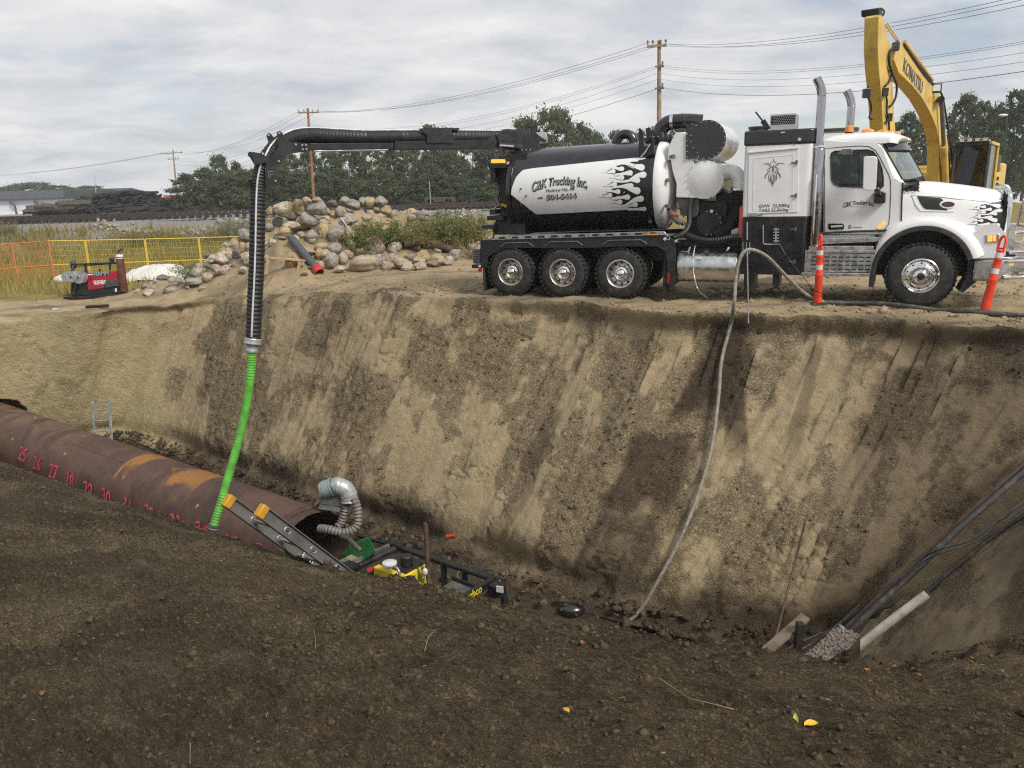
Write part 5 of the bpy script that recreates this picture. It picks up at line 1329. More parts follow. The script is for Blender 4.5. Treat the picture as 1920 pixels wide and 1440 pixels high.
# fender with arch
path = [(7.335, 0.36, PI, 0.16), (7.335, 0.50, PI, 0.16), (7.34, 0.62, PI, 0.2)]
for a in np.linspace(172, 18, 30):
 r = math.radians(a); path.append((8.09 + 0.745 * math.cos(r), 0.63 + 0.745 * math.sin(r), r, 0.2 + 0.8 * float(sstep(172, 120, a))))
secs_w, secs_b = [], []
for s, z, r, f in path:
 u = Vector((math.cos(r), 0, math.sin(r))); o = Vector((s, 0, z))
 fr = float(sstep(math.radians(75), math.radians(20), r)) if r < PI * 0.9 else 0
 prof_w = [(0.085, 0.0), (0.10, -0.012), (0.10 * f + 0.05, -0.006), (0.15 * f + 0.05, 0.02), (0.19 * f + 0.045 + 0.05 * fr, 0.07 + 0.04 * fr), (0.22 * f + 0.035 + 0.12 * fr, 0.16 + 0.08 * fr), (0.235 * f + 0.03 + 0.2 * fr, 0.42)]
 secs_w.append([o + u * a + Vector((0, b, 0)) for a, b in prof_w])
 secs_b.append([o + u * a + Vector((0, b, 0)) for a, b in ((0.0, 0.10), (0.0, -0.01), (0.02, -0.03), (0.085, -0.022), (0.095, 0.005))])
mb = MB(); mb.loft(secs_w, closed=False, cap=False)
# front corner of the fender down to the bumper
q = lps([(1812, 480), (1822, 486), (1850, 487), (1886, 480), (1888, 440), (1870, 420), (1840, 425), (1815, 448)], 0.10)
mb.prism(q, side, 0.12, 0.60)
mb.build('fender', M['white'], truck, 50, 0.015)
mb = MB(); mb.loft(secs_b, closed=False, cap=False); mb.build('fender_flare', M['rubber'], truck, 40)
mb = MB(); mb.bx((7.30, 0.12, 0.45), (7.36, 0.7, 1.3))
arch = [[Vector((s - math.cos(r) * 0.01, t, z - math.sin(r) * 0.01)) for s, z, r, f in path] for t in (0.08, 0.8)]
mb.loft(arch, closed=False, cap=False); mb.bx((7.3, 0.8, 0.5), (9.0, 0.84, 1.5)); mb.prism(lps([(1815, 482), (1826, 488), (1829, 528), (1806, 548), (1797, 545), (1812, 520)], 0.15), side, 0.12, 0.6)
mb.build('wheel_well', M['satin'], truck, 0)
# bonnet decals
vent = [Z7(203, 245), Z7(300, 252), Z7(430, 263), Z7(460, 288), Z7(425, 305), Z7(412, 330), Z7(440, 357), Z7(497, 372), Z7(495, 383), Z7(290, 371), Z7(262, 352), Z7(240, 320)]
def scan_hood(pxs, n, name, m, par, lift):
 vs, fs = [], []
 ys = [p[1] for p in pxs]; y0, y1 = min(ys), max(ys)
 def cross(v):
  xs = []
  for i in range(len(pxs)):
   (xa, ya), (xb, yb) = pxs[i], pxs[(i + 1) % len(pxs)]
   if (ya <= v) != (yb <= v): xs.append(xa + (xb - xa) * (v - ya) / (yb - ya))
  return sorted(xs)
 for r in range(n):
  va, vb = y0 + (y1 - y0) * r / n, y0 + (y1 - y0) * (r + 1) / n
  A, B_, Mx = cross(va + 1e-4), cross(vb - 1e-4), cross((va + vb) / 2)
  if not (len(A) == len(B_) == len(Mx)): A = B_ = Mx
  for i in range(0, len(A) - 1, 2):
   k = max(1, int((max(A[i + 1], B_[i + 1]) - min(A[i], B_[i])) / 8))
   for j in range(k):
    o = len(vs)
    xa0, xa1 = A[i] + (A[i + 1] - A[i]) * j / k, A[i] + (A[i + 1] - A[i]) * (j + 1) / k
    xb0, xb1 = B_[i] + (B_[i + 1] - B_[i]) * j / k, B_[i] + (B_[i + 1] - B_[i]) * (j + 1) / k
    vs += [on_hood(xa0, va, lift), on_hood(xa1, va, lift), on_hood(xb1, vb, lift), on_hood(xb0, vb, lift)]; fs.append((o, o + 1, o + 2, o + 3))
 me = bpy.data.meshes.new(name); me.from_pydata([tuple(p) for p in vs], [], fs); me.materials.append(m)
 return link(name, me, par)
scan_hood(vent, 24, 'intake_decal', M['decal'], hood, 0.008)
def oval(cx, cy, rx, ry, n=28): return [(cx + rx * math.cos(2 * PI * i / n), cy + ry * math.sin(2 * PI * i / n)) for i in range(n)]
scan_hood(oval(*Z7(500, 322), 14.5, 8.2), 16, 'emblem_ring', M['white'], hood, 0.016)
scan_hood(oval(*Z7(502, 324), 12.3, 5.2), 14, 'oval_emblem', mat('dark_red_enamel', (0.045, 0.008, 0.01), 0.2, coat=0.6), hood, 0.022)
def z7f(x, y):
 # tank drawing squeezed on to the bonnet side
 return Z7(718 + (x - 177) * 0.605 if x < 640 else 998 + (x - 640) * 0.82, 290 + (y - 530) * 0.525)
flames(lambda x, y, l: on_hood(x, y, l), z7f, 'flame_decal', M['decal'], M['white'], hood, 0.008)
o37 = on_hood(*Z7(88, 203), 0.03)
text_mesh('unit_number', '37X', lambda x, y, z: o37 + Vector((x * 1.35, -0.012 * (x / 0.2) * 0 + 0.045 * x - 0.01, y)), M['decal'], hood, size=0.10, offset=0.003)
mb = MB(); mb.tube([on_hood(*Z7(x, y), 0.006) for x, y in ((150, 235), (190, 330), (240, 385), (420, 392), (560, 392))], 0.01, 6); mb.tube([on_hood(*Z7(x, y), 0.006) for x, y in ((150, 235), (420, 250), (600, 272), (900, 300))], 0.008, 6); mb.build('bonnet_crease', M['white'], hood, 60)
mb = MB(); mb.prism(lps([(1730, 426), (1733, 420), (1749, 420), (1751, 426)], 0.0), side, 0.0, 0.10); mb.build('fender_indicator', M['amberlit'], truck, 0, 0.006)
# windscreen wiper and cowl
mb = MB(); mb.tube([ws(0.35, 1.0) + Vector((0.06, -0.05, 0.0)), ws(0.7, 0.93) + Vector((0.05, 0, 0)), ws(1.05, 0.92) + Vector((0.05, 0, 0))], 0.012, 6); mb.tube([ws(0.8, 1.1) + Vector((0.05, 0, -0.03)), ws(0.75, 0.93) + Vector((0.05, 0, 0))], 0.016, 6); mb.build('wiper', M['satin'], truck, 40)
mb = MB(); mb.loft([[ws(t, 1.05) + Vector((-0.02, 0, 0)) for t in tsr], [ws(t, 1.12) + Vector((0.10, 0, -0.03)) for t in tsr]], closed=False, cap=False); mb.build('cowl', M['satin'], truck, 60)
# headlamp
q = lps([Z7(858, 618), Z7(1000, 606), Z7(1005, 690), Z7(862, 690)], 0.12)
mb = MB(); mb.prism(q, side, 0.10, 0.5); hl = mb.build('headlamp', M['chrome'], truck, 0, 0.015)
mb = MB(); mb.prism(lps([Z7(885, 628), Z7(925, 624), Z7(925, 682), Z7(885, 684)], 0.1), side, 0.09, 0.12); mb.prism(lps([Z7(932, 624), Z7(965, 621), Z7(965, 678), Z7(932, 681)], 0.1), side, 0.09, 0.12); mb.build('indicator_lens', M['amberlit'], hl, 0, 0.004)
mb = MB(); mb.bx((9.28, 0.14, 1.09), (9.34, 0.5, 1.27)); mb.build('headlamp_lens', M['glass'], hl, 0, 0.01)
# grille with crown and bars
mb = MB(); mb.bx((9.34, 0.55, 1.05), (9.42, 1.85, 1.98)); gri = mb.build('grille', M['dark'], truck, 0, 0.01)
for k in range(13):
 t = 0.60 + k * 0.1; mb = MB(); mb.tube([(9.45, t, 1.08), (9.46, t, 1.5), (9.44, t, 1.97)], 0.018, 8); mb.build('grille_bar', M['chrome'], gri, 60)
mb = MB(); mb.tube(spline([(9.42, 0.53, 1.05), (9.44, 0.53, 1.6), (9.43, 0.56, 1.93), (9.40, 0.75, 2.06), (9.40, 1.2, 2.12), (9.40, 1.65, 2.06), (9.43, 1.84, 1.93), (9.44, 1.87, 1.6), (9.42, 1.87, 1.05)], 6), 0.045, 12); mb.build('grille_surround', M['chrome'], gri, 60)
mb = MB(); mb.prism(lps([Z7(1012, 195), Z7(1040, 135), Z7(1075, 130), Z7(1105, 160), Z7(1118, 215), Z7(1085, 290), Z7(1060, 330), Z7(1030, 280)], 0.75), side, 0.72, 1.68); mb.build('bonnet_crown', M['chrome'], hood, 40, 0.03)
# bumper and bull bar
def wrap(z): return [(8.93, 0.06), (9.30, 0.06), (9.52, 0.10), (9.66, 0.30), (9.72, 0.7), (9.74, 1.2), (9.72, 1.7), (9.66, 2.1), (9.52, 2.30), (9.30, 2.34), (8.93, 2.34)]
secs = []
for z, dx in ((0.50, -0.05), (0.54, 0.0), (0.84, 0.0), (0.89, -0.03)):
 secs.append([Vector((s + dx * (1 if s > 9.3 else 0), t, z + (0.02 if s > 9.5 else 0))) for s, t in wrap(z)])
mb = MB(); mb.loft(secs, closed=False, cap=False); bum = mb.build('front_bumper', M['alu'], truck, 50)
so = bum.modifiers.new('thick', 'SOLIDIFY'); so.thickness = 0.03
mb = MB(); mb.tube([(8.93, 0.05, 0.90)] + [Vector((s, t, 0.905)) for s, t in wrap(0)[1:-1]], 0.02, 8); mb.build('bumper_rim', M['chrome'], bum, 60)
p = lp(*Z7(1092, 893), 0.12); mb = MB(); mb.bx((p.x - 0.06, 0.09, p.z - 0.04), (p.x + 0.06, 0.14, p.z + 0.04)); mb.build('bumper_lamp', M['amberlit'], bum, 0, 0.008)
for t in (0.34, 2.06):
 mb = MB(); mb.prism([(9.62, 0.52), (9.84, 0.56), (9.86, 1.30), (9.80, 1.40), (9.70, 1.38), (9.64, 1.1)], side, t - 0.02, t + 0.02); mb.build('bull_bar_upright', M['chrome'], bum, 0, 0.01)
for z, f in ((1.36, 0.0), (1.02, 0.05), (0.86, 0.08), (0.58, 0.10)):
 mb = MB(); mb.tube(spline([(9.50 - f, 0.06, z - 0.02), (9.74, 0.10, z), (9.88 + f, 0.34, z + 0.01), (9.95 + f, 1.2, z + 0.01), (9.88 + f, 2.06, z + 0.01), (9.74, 2.30, z), (9.50 - f, 2.34, z - 0.02)], 6), 0.034, 12); mb.build('bull_bar_tube', M['chrome'], bum, 60)
mb = MB(); mb.tube(spline([(9.86, 0.42, 1.36), (9.88, 0.45, 1.66), (9.88, 0.62, 1.82), (9.90, 1.2, 1.85), (9.88, 1.78, 1.82), (9.88, 1.95, 1.66), (9.86, 1.98, 1.36)], 6), 0.034, 12); mb.build('bull_bar_hoop', M['chrome'], bum, 60)
# steps
mb = MB(); mb.bx((6.16, 0.06, 1.04), (7.28, 0.40, 1.10)); mb.bx((6.14, 0.02, 0.98), (7.30, 0.06, 1.04)); mb.prism([(6.16, 1.12), (7.40, 1.19), (7.40, 1.26), (6.30, 1.25)], side, 0.10, 0.16); stp = mb.build('cab_step', M['alu'], truck, 0, 0.01)
mb = MB(); mb.bx((6.14, 0.07, 0.62), (7.30, 0.09, 0.97)); pan = mb.build('step_panel', M['alu'], stp, 0, 0.006)
mb = MB()
for j in range(4):
 for k in range(9): mb.bx((6.22 + k * 0.118, 0.062, 0.665 + j * 0.075), (6.22 + k * 0.118 + 0.085, 0.071, 0.685 + j * 0.075))
mb.build('panel_slots', M['dark'], pan, 0)
mb = MB(); mb.bx((6.06, 0.0, 0.55), (7.33, 0.36, 0.61)); mb.bx((6.10, 0.05, 0.61), (6.14, 0.30, 1.02)); mb.bx((7.30, 0.05, 0.61), (7.34, 0.30, 1.02)); mb.build('lower_step', M['alu'], stp, 0, 0.01)
mb = MB(); mb.tube([lp(1540, 437, 0.12), lp(1600, 434, 0.12), lp(1662, 432, 0.12)], 0.02, 8); mb.build('sill_trim', M['rubber'], truck, 40)
# ================================================================== rear of the truck and the suction boom
TINV = truck.matrix_basis.inverted() if False else Matrix.LocRotScale(truck.location, truck.rotation_euler, None).inverted()
def TLc(p): return TINV @ Vector(p)
rf = MB()
rf.prism(lps([(934, 294), (984, 286), (968, 330), (958, 366), (985, 396), (985, 440), (926, 440), (922, 425), (938, 398), (936, 360), (928, 334)], 0.55), side, 0.55, 1.85)
rf.build('rear_frame', M['satin'], truck, 0, 0.02)
mb = MB(); mb.lathe([(0.9, 0), (0.93, -0.02), (0.93, -0.10), (0.80, -0.16), (0.5, -0.24), (0, -0.27)], (0.0, TC_T, zc(0)), (1, 0, 0), 48, cap=False); mb.build('rear_door', M['black'], truck, 50)
for i, (a, b) in enumerate((((912, 421), (935, 428)), ((921, 404), (950, 412)), ((926, 392), (936, 402)))):
 s0_, z0_ = loc(*a, 0.6); s1_, z1_ = loc(*b, 0.6); mb = MB(); mb.bx((s0_, 0.35, z1_), (s1_, 2.0, z0_)); mb.build('rear_tray', M['satin'], truck, 0, 0.008)
mb = MB()
for k in range(9): p = lp(922 + k * 3.2, 402.5, 0.34); mb.cyl(p, p + Vector((0, 0, 0.05)), 0.012, 6, 0.003)
mb.build('rake_teeth', M['satin'], truck, 0)
mb = MB()
for pth in ([(927, 400), (930, 390), (940, 388), (946, 396)], [(925, 430), (926, 440), (924, 452)], [(938, 405), (945, 398), (952, 402)], [(938, 380), (934, 372), (937, 362)]): mb.tube(spline([lp(x, y, 0.5) for x, y in pth], 5), 0.018, 6)
mb.build('hydraulic_line', M['blackhose'], truck, 40)
mb = MB()
for px, py in ((943, 384), (948, 386), (964, 386), (969, 383)): p = lp(px, py, 0.52); mb.bx((p.x - 0.03, 0.5, p.z - 0.03), (p.x + 0.03, 0.54, p.z + 0.03))
mb.build('warning_sticker', M['yellowbright'], truck, 0)
mb = MB(); c = lp(933, 303, 0.35); mb.bx((c.x - 0.12, 0.25, c.z - 0.03), (c.x + 0.10, 0.6, c.z + 0.045)); mb.build('rear_beacon', M['amberlit'], truck, 0, 0.015)
mb = MB(); mb.bx((c.x - 0.18, 0.25, c.z - 0.14), (c.x + 0.16, 0.7, c.z - 0.035)); mb.bx((c.x - 0.16, 0.3, c.z - 0.45), (c.x - 0.05, 0.5, c.z - 0.1)); mb.build('lamp_bracket', M['satin'], truck, 0, 0.008)
p = lp(953, 306, 0.5); mb = MB(); mb.cyl(p, p + Vector((0, -0.02, 0)), 0.035, 14); mb.build('marker_light', M['reflect'], truck, 40)
# turret under the boom
B0 = TP + TD * -0.02 + TL * 1.17
p = TLc(B0); mb = MB(); mb.cyl((p.x, p.y, 2.75), (p.x, p.y, 3.06), 0.30, 28); mb.cyl((p.x, p.y, 3.06), (p.x, p.y, 3.11), 0.40, 32); mb.build('turret', M['satin'], truck, 40)
mb = MB()
for k in range(24): a = 2 * PI * k / 24; mb.cyl((p.x + 0.36 * math.cos(a), p.y + 0.36 * math.sin(a), 3.10), (p.x + 0.36 * math.cos(a), p.y + 0.36 * math.sin(a), 3.14), 0.016, 6)
mb.build('turret_bolts', M['galv'], truck, 0)
# boom plane
BT = at(500, 300, 14.9); bu = Vector((BT.x - B0.x, BT.y - B0.y, 0)).normalized(); bn = Vector((0, 0, 1)).cross(bu).normalized()
if bn.y > 0: bn = -bn                                   # towards the photographer
def bp(px, py, off=0.0):
 """pixel -> point on the boom's upright plane, off metres towards the photographer, in the truck's own space"""
 r = ray(px, py); o = B0 + bn * off; c = Vector((0, 0, CAM_Z))
 return TLc(c + r * ((o - c).dot(bn) / r.dot(bn)))
bnl = TINV.to_3x3() @ bn
def bprism(mb, pts, o0, o1):
 P = [bp(x, y, o0) for x, y in pts]
 tri = tessellate_polygon([[Vector((x, -y, 0)) for x, y in pts]]); n = len(P)
 Q = [q + bnl * (o1 - o0) for q in P]
 mb.add(P + Q, [tuple(t) for t in tri] + [tuple(n + i for i in reversed(t)) for t in tri] + [(i, (i + 1) % n, n + (i + 1) % n, n + i) for i in range(n)])
boom = part('boom', truck)
mb = MB(); bprism(mb, [(727, 267), (800, 266), (880, 264), (901, 263), (914, 256), (926, 247), (932, 246), (986, 249), (995, 255), (998, 281), (975, 284), (940, 279), (880, 281), (727, 282)], -0.15, 0.15); mb.build('boom_outer', M['satin'], boom, 0, 0.012)
mb = MB(); bprism(mb, [(928, 252), (940, 279), (975, 283), (983, 262), (978, 250)], 0.15, 0.19); mb.cyl(bp(934, 272, 0.20), bp(978, 277, 0.20), 0.07, 12); mb.build('boom_knuckle', M['satin'], boom, 30, 0.006)
mb = MB(); mb.cyl(bp(936, 273, 0.26), bp(962, 275, 0.26), 0.03, 10); mb.build('cylinder_rod', M['chrome'], boom, 40)
mb = MB(); bprism(mb, [(926, 247), (940, 243), (985, 246), (986, 249), (932, 246)], -0.1, 0.1); mb.build('hose_carrier', M['satin'], boom, 0)
mb = MB(); bprism(mb, [(990, 250), (1011, 250), (1013, 268), (1009, 270), (1010, 265), (996, 256)], -0.14, 0.14); mb.build('counter_plate', M['galv'], boom, 0, 0.005)
mb = MB(); bprism(mb, [(560, 270), (730, 269), (730, 280), (560, 283)], -0.10, 0.10); mb.build('boom_inner', M['satin'], boom, 0, 0.008)
mb = MB(); mb.cyl(bp(588, 283.5, 0.08), bp(727, 281, 0.08), 0.018, 8); mb.cyl(bp(600, 269, 0.0), bp(727, 268, 0.0), 0.016, 8); mb.build('extension_rod', M['chrome'], boom, 40)
mb = MB(); bprism(mb, [(784, 242), (843, 242), (850, 254), (849, 268), (799, 268), (799, 254)], 0.16, 0.19); bprism(mb, [(784, 242), (843, 242), (845, 246), (786, 246)], -0.19, 0.16); gpl = mb.build('tread_guard', M['satin'], boom, 0, 0.004)
mb = MB()
for k in range(14): a, b = bp(796 + k * 3.6, 244, 0.195), bp(801 + k * 3.4, 252, 0.195); mb.bar(a, b, 0.014, 0.006)
mb.build('guard_slots', M['greysteel'], gpl, 0)
tipb = [(530, 252), (543, 266), (580, 269), (580, 284), (543, 288), (536, 294), (526, 306), (521, 317), (520, 345), (496, 349), (473, 350), (467, 350), (461, 345), (463, 339), (473, 335), (477, 309), (468, 294), (468, 288), (474, 285), (487, 288), (503, 267), (499, 253), (503, 249), (507, 251), (512, 258), (519, 254), (519, 248), (523, 246), (527, 248)]
mb = MB(); bprism(mb, tipb, -0.20, -0.17); mb.build('tip_plate', M['satin'], boom, 0)
mb = MB(); bprism(mb, [(528, 250), (531, 254), (543, 266), (580, 269), (580, 284), (543, 288), (536, 294), (526, 306), (521, 317), (520, 345), (497, 349), (496, 318), (499, 300), (508, 296), (520, 277), (519, 254), (519, 248), (523, 246)], 0.17, 0.20)
bprism(mb, [(466, 287), (488, 287), (499, 296), (496, 305), (476, 308), (468, 294)], 0.12, 0.19)
tp = mb.build('tip_plate', M['satin'], boom, 0)
mb = MB()
for px, py in ((554, 271), (566, 272), (573, 272), (567, 280), (574, 280), (522, 302), (516, 339), (523, 250), (503, 253), (492, 288)): q = bp(px, py, 0.20); mb.cyl(q, q + bnl * 0.02, 0.02, 8)
mb.build('plate_bolts', M['galv'], tp, 0)
mb = MB()
for pl in ([(503, 334), (504, 322), (512, 322)], [(507, 334), (507, 327), (512, 327)], [(510, 331), (510, 330.5)]): mb.tube([bp(x, y, 0.205) for x, y in pl], 0.012, 5)
mb.build('maker_mark', M['greysteel'], tp, 0)
mb = MB(); mb.cyl(bp(470, 290, -0.22), bp(470, 290, 0.24), 0.05, 14); mb.cyl(bp(465, 345, -0.22), bp(465, 345, 0.22), 0.045, 14); mb.build('tip_pin', M['satin'], boom, 40)
# the corrugated hose that runs over the boom and hangs down
hc = [(950, 258, 0), (900, 257, 0), (800, 257, 0), (740, 257.5, 0), (680, 258, 0), (630, 256, 0), (585, 254, 0), (555, 257, 0), (530, 268, 0), (512, 282, 0), (500, 298, 0), (490, 320, 0), (485, 350, 0), (483, 400, 0), (482, 460, 0), (480, 520, 0), (477, 580, 0), (474.5, 638, 0)]
hp = [bp(x, y, o) for x, y, o in hc]
fine = spline(hp, 30); L_ = 0; out = [fine[0]]; acc = 0.0
for a, b in zip(fine[:-1], fine[1:]):
 d = (b - a).length; acc += d
 if acc > 0.022: out.append(b); acc = 0
mb = MB(); mb.tube(out, [0.140 + (0.006 if i % 2 else -0.006) for i in range(len(out))], 18); mb.build('boom_hose', M['blackhose'], boom, 25)
def hose_strip(k0, k1, off):
 P = [out[i] for i in range(k0, k1)]; res = []
 return P
mb = MB(); sp = []
for i in range(2, len(out) - 2):
 t = (out[i + 1] - out[i - 1]).normalized(); lat = -bnl.cross(t).normalized(); q_ = float(sstep(0.3, 0.95, abs(t.z)))
 w_ = (bnl * (0.35 + 0.5 * q_) + lat * (0.93 - 0.41 * q_)).normalized()
 sp.append(out[i] + w_ * 0.143)
mb.tube(sp, 0.018, 6); mb.build('hose_stripe', M['reflect'], boom, 60)
mb = MB()
q0, q1 = bp(474.5, 634, 0), bp(473, 650, 0); dd = (q1 - q0)
mb.lathe([(0.150, 0), (0.158, 0.02), (0.150, 0.04), (0.158, 0.07), (0.158, 0.10), (0.14, 0.11), (0.10, 0.16), (0.095, 0.2), (0.105, 0.22), (0.105, 0.25), (0.095, 0.27)], q0, dd, 24); mb.build('hose_coupling', M['ducttape'], boom, 40)
# green suction hose
gh_w = [at(472.5, 655, (truck.location + Vector((0, 0, 0))).y * 0 + (Matrix.LocRotScale(truck.location, truck.rotation_euler, None) @ q1).y)]
y0 = gh_w[0].y
gpath = spline([at(472.5, 652, y0), at(470, 700, y0), at(462, 760, y0 - 0.02), at(449, 820, y0 - 0.1), at(432, 880, y0 - 0.25), at(415, 940, y0 - 0.45), at(404, 975, y0 - 0.55), at(394, 1010, y0 - 0.62), at(388, 1040, y0 - 0.7)], 40)
out = [gpath[0]]; acc = 0
for a, b in zip(gpath[:-1], gpath[1:]):
 acc += (b - a).length
 if acc > 0.021: out.append(b); acc = 0
mb = MB(); mb.tube(out, [0.079 + (0.0035 if i % 2 else -0.0035) for i in range(len(out))], 16)
gh = tag(mb.build('green_suction_hose', M['greenhose'], None, 25), 'bright green ribbed suction hose hanging from the boom down beside the casing pipe', 'hose')
c0, c1 = at(401.5, 984, y0 - 0.57), at(396.5, 1002, y0 - 0.605)
mb = MB(); mb.lathe([(0.10, 0), (0.112, 0.01), (0.112, 0.045), (0.104, 0.05), (0.112, 0.06), (0.112, 0.10), (0.104, 0.11), (0.104, 0.16), (0.112, 0.17), (0.112, 0.2), (0.1, 0.21)], c0, c1 - c0, 20); mb.build('hose_cuff', M['dirtyhose'], gh, 40)
mb = MB(); d_ = (c1 - c0).normalized(); mb.lathe([(0.113, 0), (0.115, 0.012), (0.113, 0.024)], c0 + d_ * 0.05, d_, 20, cap=False); mb.lathe([(0.113, 0), (0.115, 0.012), (0.113, 0.024)], c0 + d_ * 0.11, d_, 20, cap=False); mb.build('hose_clamp', M['galv'], gh, 40)
# ================================================================== casing pipe
AX = (P_NEAR - P_FAR).normalized(); ALEN = (P_NEAR - P_FAR).length
LAT = Vector((-AX.y, AX.x, 0)).normalized()
if LAT.y < 0: LAT = -LAT                                  # away from the photographer
def pipe_pt(al, ang, r=PIPE_R):
 """ang 0 = top, positive towards the photographer"""
 return P_FAR + AX * al + (-LAT * math.sin(ang) + Vector((0, 0, 1)) * math.cos(ang)) * r
def pipe_hit(px, py):
 d = ray(px, py); o = Vector((0, 0, CAM_Z)) - P_FAR
 dp = d - AX * d.dot(AX); op = o - AX * o.dot(AX)
 a, b, c = dp.dot(dp), 2 * dp.dot(op), op.dot(op) - PIPE_R ** 2
 q = b * b - 4 * a * c
 k = (-b - math.sqrt(max(0, q))) / (2 * a)
 p = o + d * k; al = p.dot(AX); p = p - AX * al
 return al, math.atan2(-p.dot(LAT), p.z)
def rust_mat():
 t = NT('rusted_steel')
 n1 = t.noise(0.9, 9, 0.66, dist=0.6); n2 = t.noise(5, 8, 0.7); n3 = t.noise(30, 5, 0.7)
 c = t.mix(t.rng(n1, 0.36, 0.62), (0.066, 0.036, 0.027), (0.118, 0.064, 0.046))
 c = t.mix(t.rng(n2, 0.5, 0.72, 0, 0.6), c, (0.046, 0.030, 0.024))
 c = t.mix(t.rng(t.math('ADD', t.attr('rust'), t.math('MULTIPLY', t.math('SUBTRACT', n2, 0.5), 1.6)), 0.30, 1.0), c, t.mix(t.rng(n3, 0.35, 0.65), (0.25, 0.105, 0.022), (0.36, 0.17, 0.045)))
 c = t.mix(t.rng(t.math('ADD', t.attr('dust'), t.math('MULTIPLY', t.math('SUBTRACT', n1, 0.5), 1.4)), 0.4, 0.9, 0, 0.6), c, (0.22, 0.165, 0.11))
 return t.done(c, t.rng(n2, 0.3, 0.7, 0.42, 0.72), 0.15, t.bump(n3, 0.25, 0.01))
M['rust'] = rust_mat()
cas = thing('casing_pipe', 'big rusty steel casing pipe with pink numbers lying along the pit floor', 'pipe', P_FAR)
CINV = Matrix.Translation(-P_FAR)
j1 = pipe_hit(148, 824)[0]; j2 = pipe_hit(240, 865)[0]; j3 = pipe_hit(382, 905)[0]
cuts = [-2.5, j1, j2, j3, ALEN]
for i in range(4):
 a0, a1 = cuts[i], cuts[i + 1]; n = max(6, int((a1 - a0) / 0.08)); al = np.linspace(a0 + 0.006, a1 - 0.006, n); an = np.linspace(-PI, PI, 97)
 A_, G_ = np.meshgrid(al, an, indexing='ij'); rr = PIPE_R + 0.004 * np.exp(-np.minimum(A_ - a0, a1 - A_) / 0.02)
 P = np.stack([AX.x * A_ - LAT.x * np.sin(G_) * rr, AX.y * A_ - LAT.y * np.sin(G_) * rr, np.cos(G_) * rr + AX.z * A_], -1)
 rust = np.zeros_like(A_)
 if i == 2:
  f = (A_ - a0) / (a1 - a0)
  rust = np.clip(1.15 - np.abs(G_ - 0.05) / (0.75 + 0.5 * f) + 0.25 * f, 0, 1) * np.clip(0.55 + fbm(A_ * 0.9, G_ * 1.2, 4, 701) * 1.8, 0, 1)
  rust = np.maximum(rust, 0.9 * np.exp(-((A_ - a0) / 0.12) ** 2) * (np.abs(G_) < 0.9))
 seam = np.exp(-((G_ - (0.42 if i % 2 else 0.2)) / 0.035) ** 2) if i == 1 else 0 * G_
 rust = np.clip(np.maximum(rust, 0.7 * seam * (i == 1)), 0, 1) + 0.55 * np.exp(-np.minimum(np.abs(A_ - a0), np.abs(A_ - a1)) / 0.025) * (np.abs(G_) < 1.2)
 dust = np.clip(np.cos(G_) * 0.55 - 0.1, 0, 1) * (1.2 if i == 0 else (0.7 if i == 1 else 0.45))
 me = grid_mesh('pipe_section', P, M['rust'], {'rust': rust, 'dust': dust}); link('pipe_section', me, cas)
mb = MB()
for j in (j1, j2, j3):
 mb.torus(AX * j, AX, PIPE_R + 0.003, 0.008, 72, 6)
mb.tube([pipe_pt(a, 0.42, PIPE_R + 0.002) - P_FAR for a in np.linspace(j1, j2, 8)], 0.008, 5)
o = mb.build('weld_bead', M['rust'], cas, 60); o['kind'] = 'stuff'
mb = MB(); mb.lathe([(PIPE_R, -0.02), (PIPE_R, 0.0), (PIPE_R - 0.022, 0.0), (PIPE_R - 0.022, -7.0)], AX * ALEN, AX, 80, cap=False); mb.build('pipe_rim', M['rustpipe'], cas, 40)
mb = MB(); mb.lathe([(0.62, -1.5), (0.62, -1.6), (0.0, -1.6)], AX * ALEN, AX, 40, cap=False); mb.lathe([(0.18, -5.0), (0.18, 0.3)], AX * ALEN + Vector((0, 0, -0.35)), AX, 20); mb.build('auger', M['dark'], cas, 40)
t_ = NT('sprayed_pink'); n_ = t_.noise(7, 6, 0.7); M['sprayed'] = t_.done(t_.mix(t_.rng(n_, 0.36, 0.60), (0.16, 0.045, 0.05), (0.72, 0.045, 0.19)), 0.8)
NUM = [('25', 44, 850), ('26', 71, 867), ('27', 100, 882), ('28', 131, 898), ('29', 165, 915), ('30', 200, 931), ('31', 237, 945), ('32', 280, 961), ('33', 325, 976), ('34', 375, 993), ('35', 432, 1016), ('36', 490, 1034)]
for tx, px, py in NUM:
 al, an = pipe_hit(px, py); jit = random.uniform(-0.12, 0.12)
 def pf(x, y, z, al=al, an=an, jit=jit):
  x, y = x - 0.21, y - 0.18
  wob = 0.012 * math.sin(y * 31 + al * 7) + 0.010 * math.sin(x * 23 + al * 3)
  return pipe_pt(al + (x + wob + y * jit), an - (y + x * jit * 0.6 + wob) / PIPE_R, PIPE_R + 0.024) - P_FAR
 o = text_mesh('pink_number', tx, pf, M['sprayed'], cas, size=0.46, offset=0.004, shear=random.uniform(-0.05, 0.2), spacing=0.95)
 o['label'] = 'hand-painted pink number %s' % tx
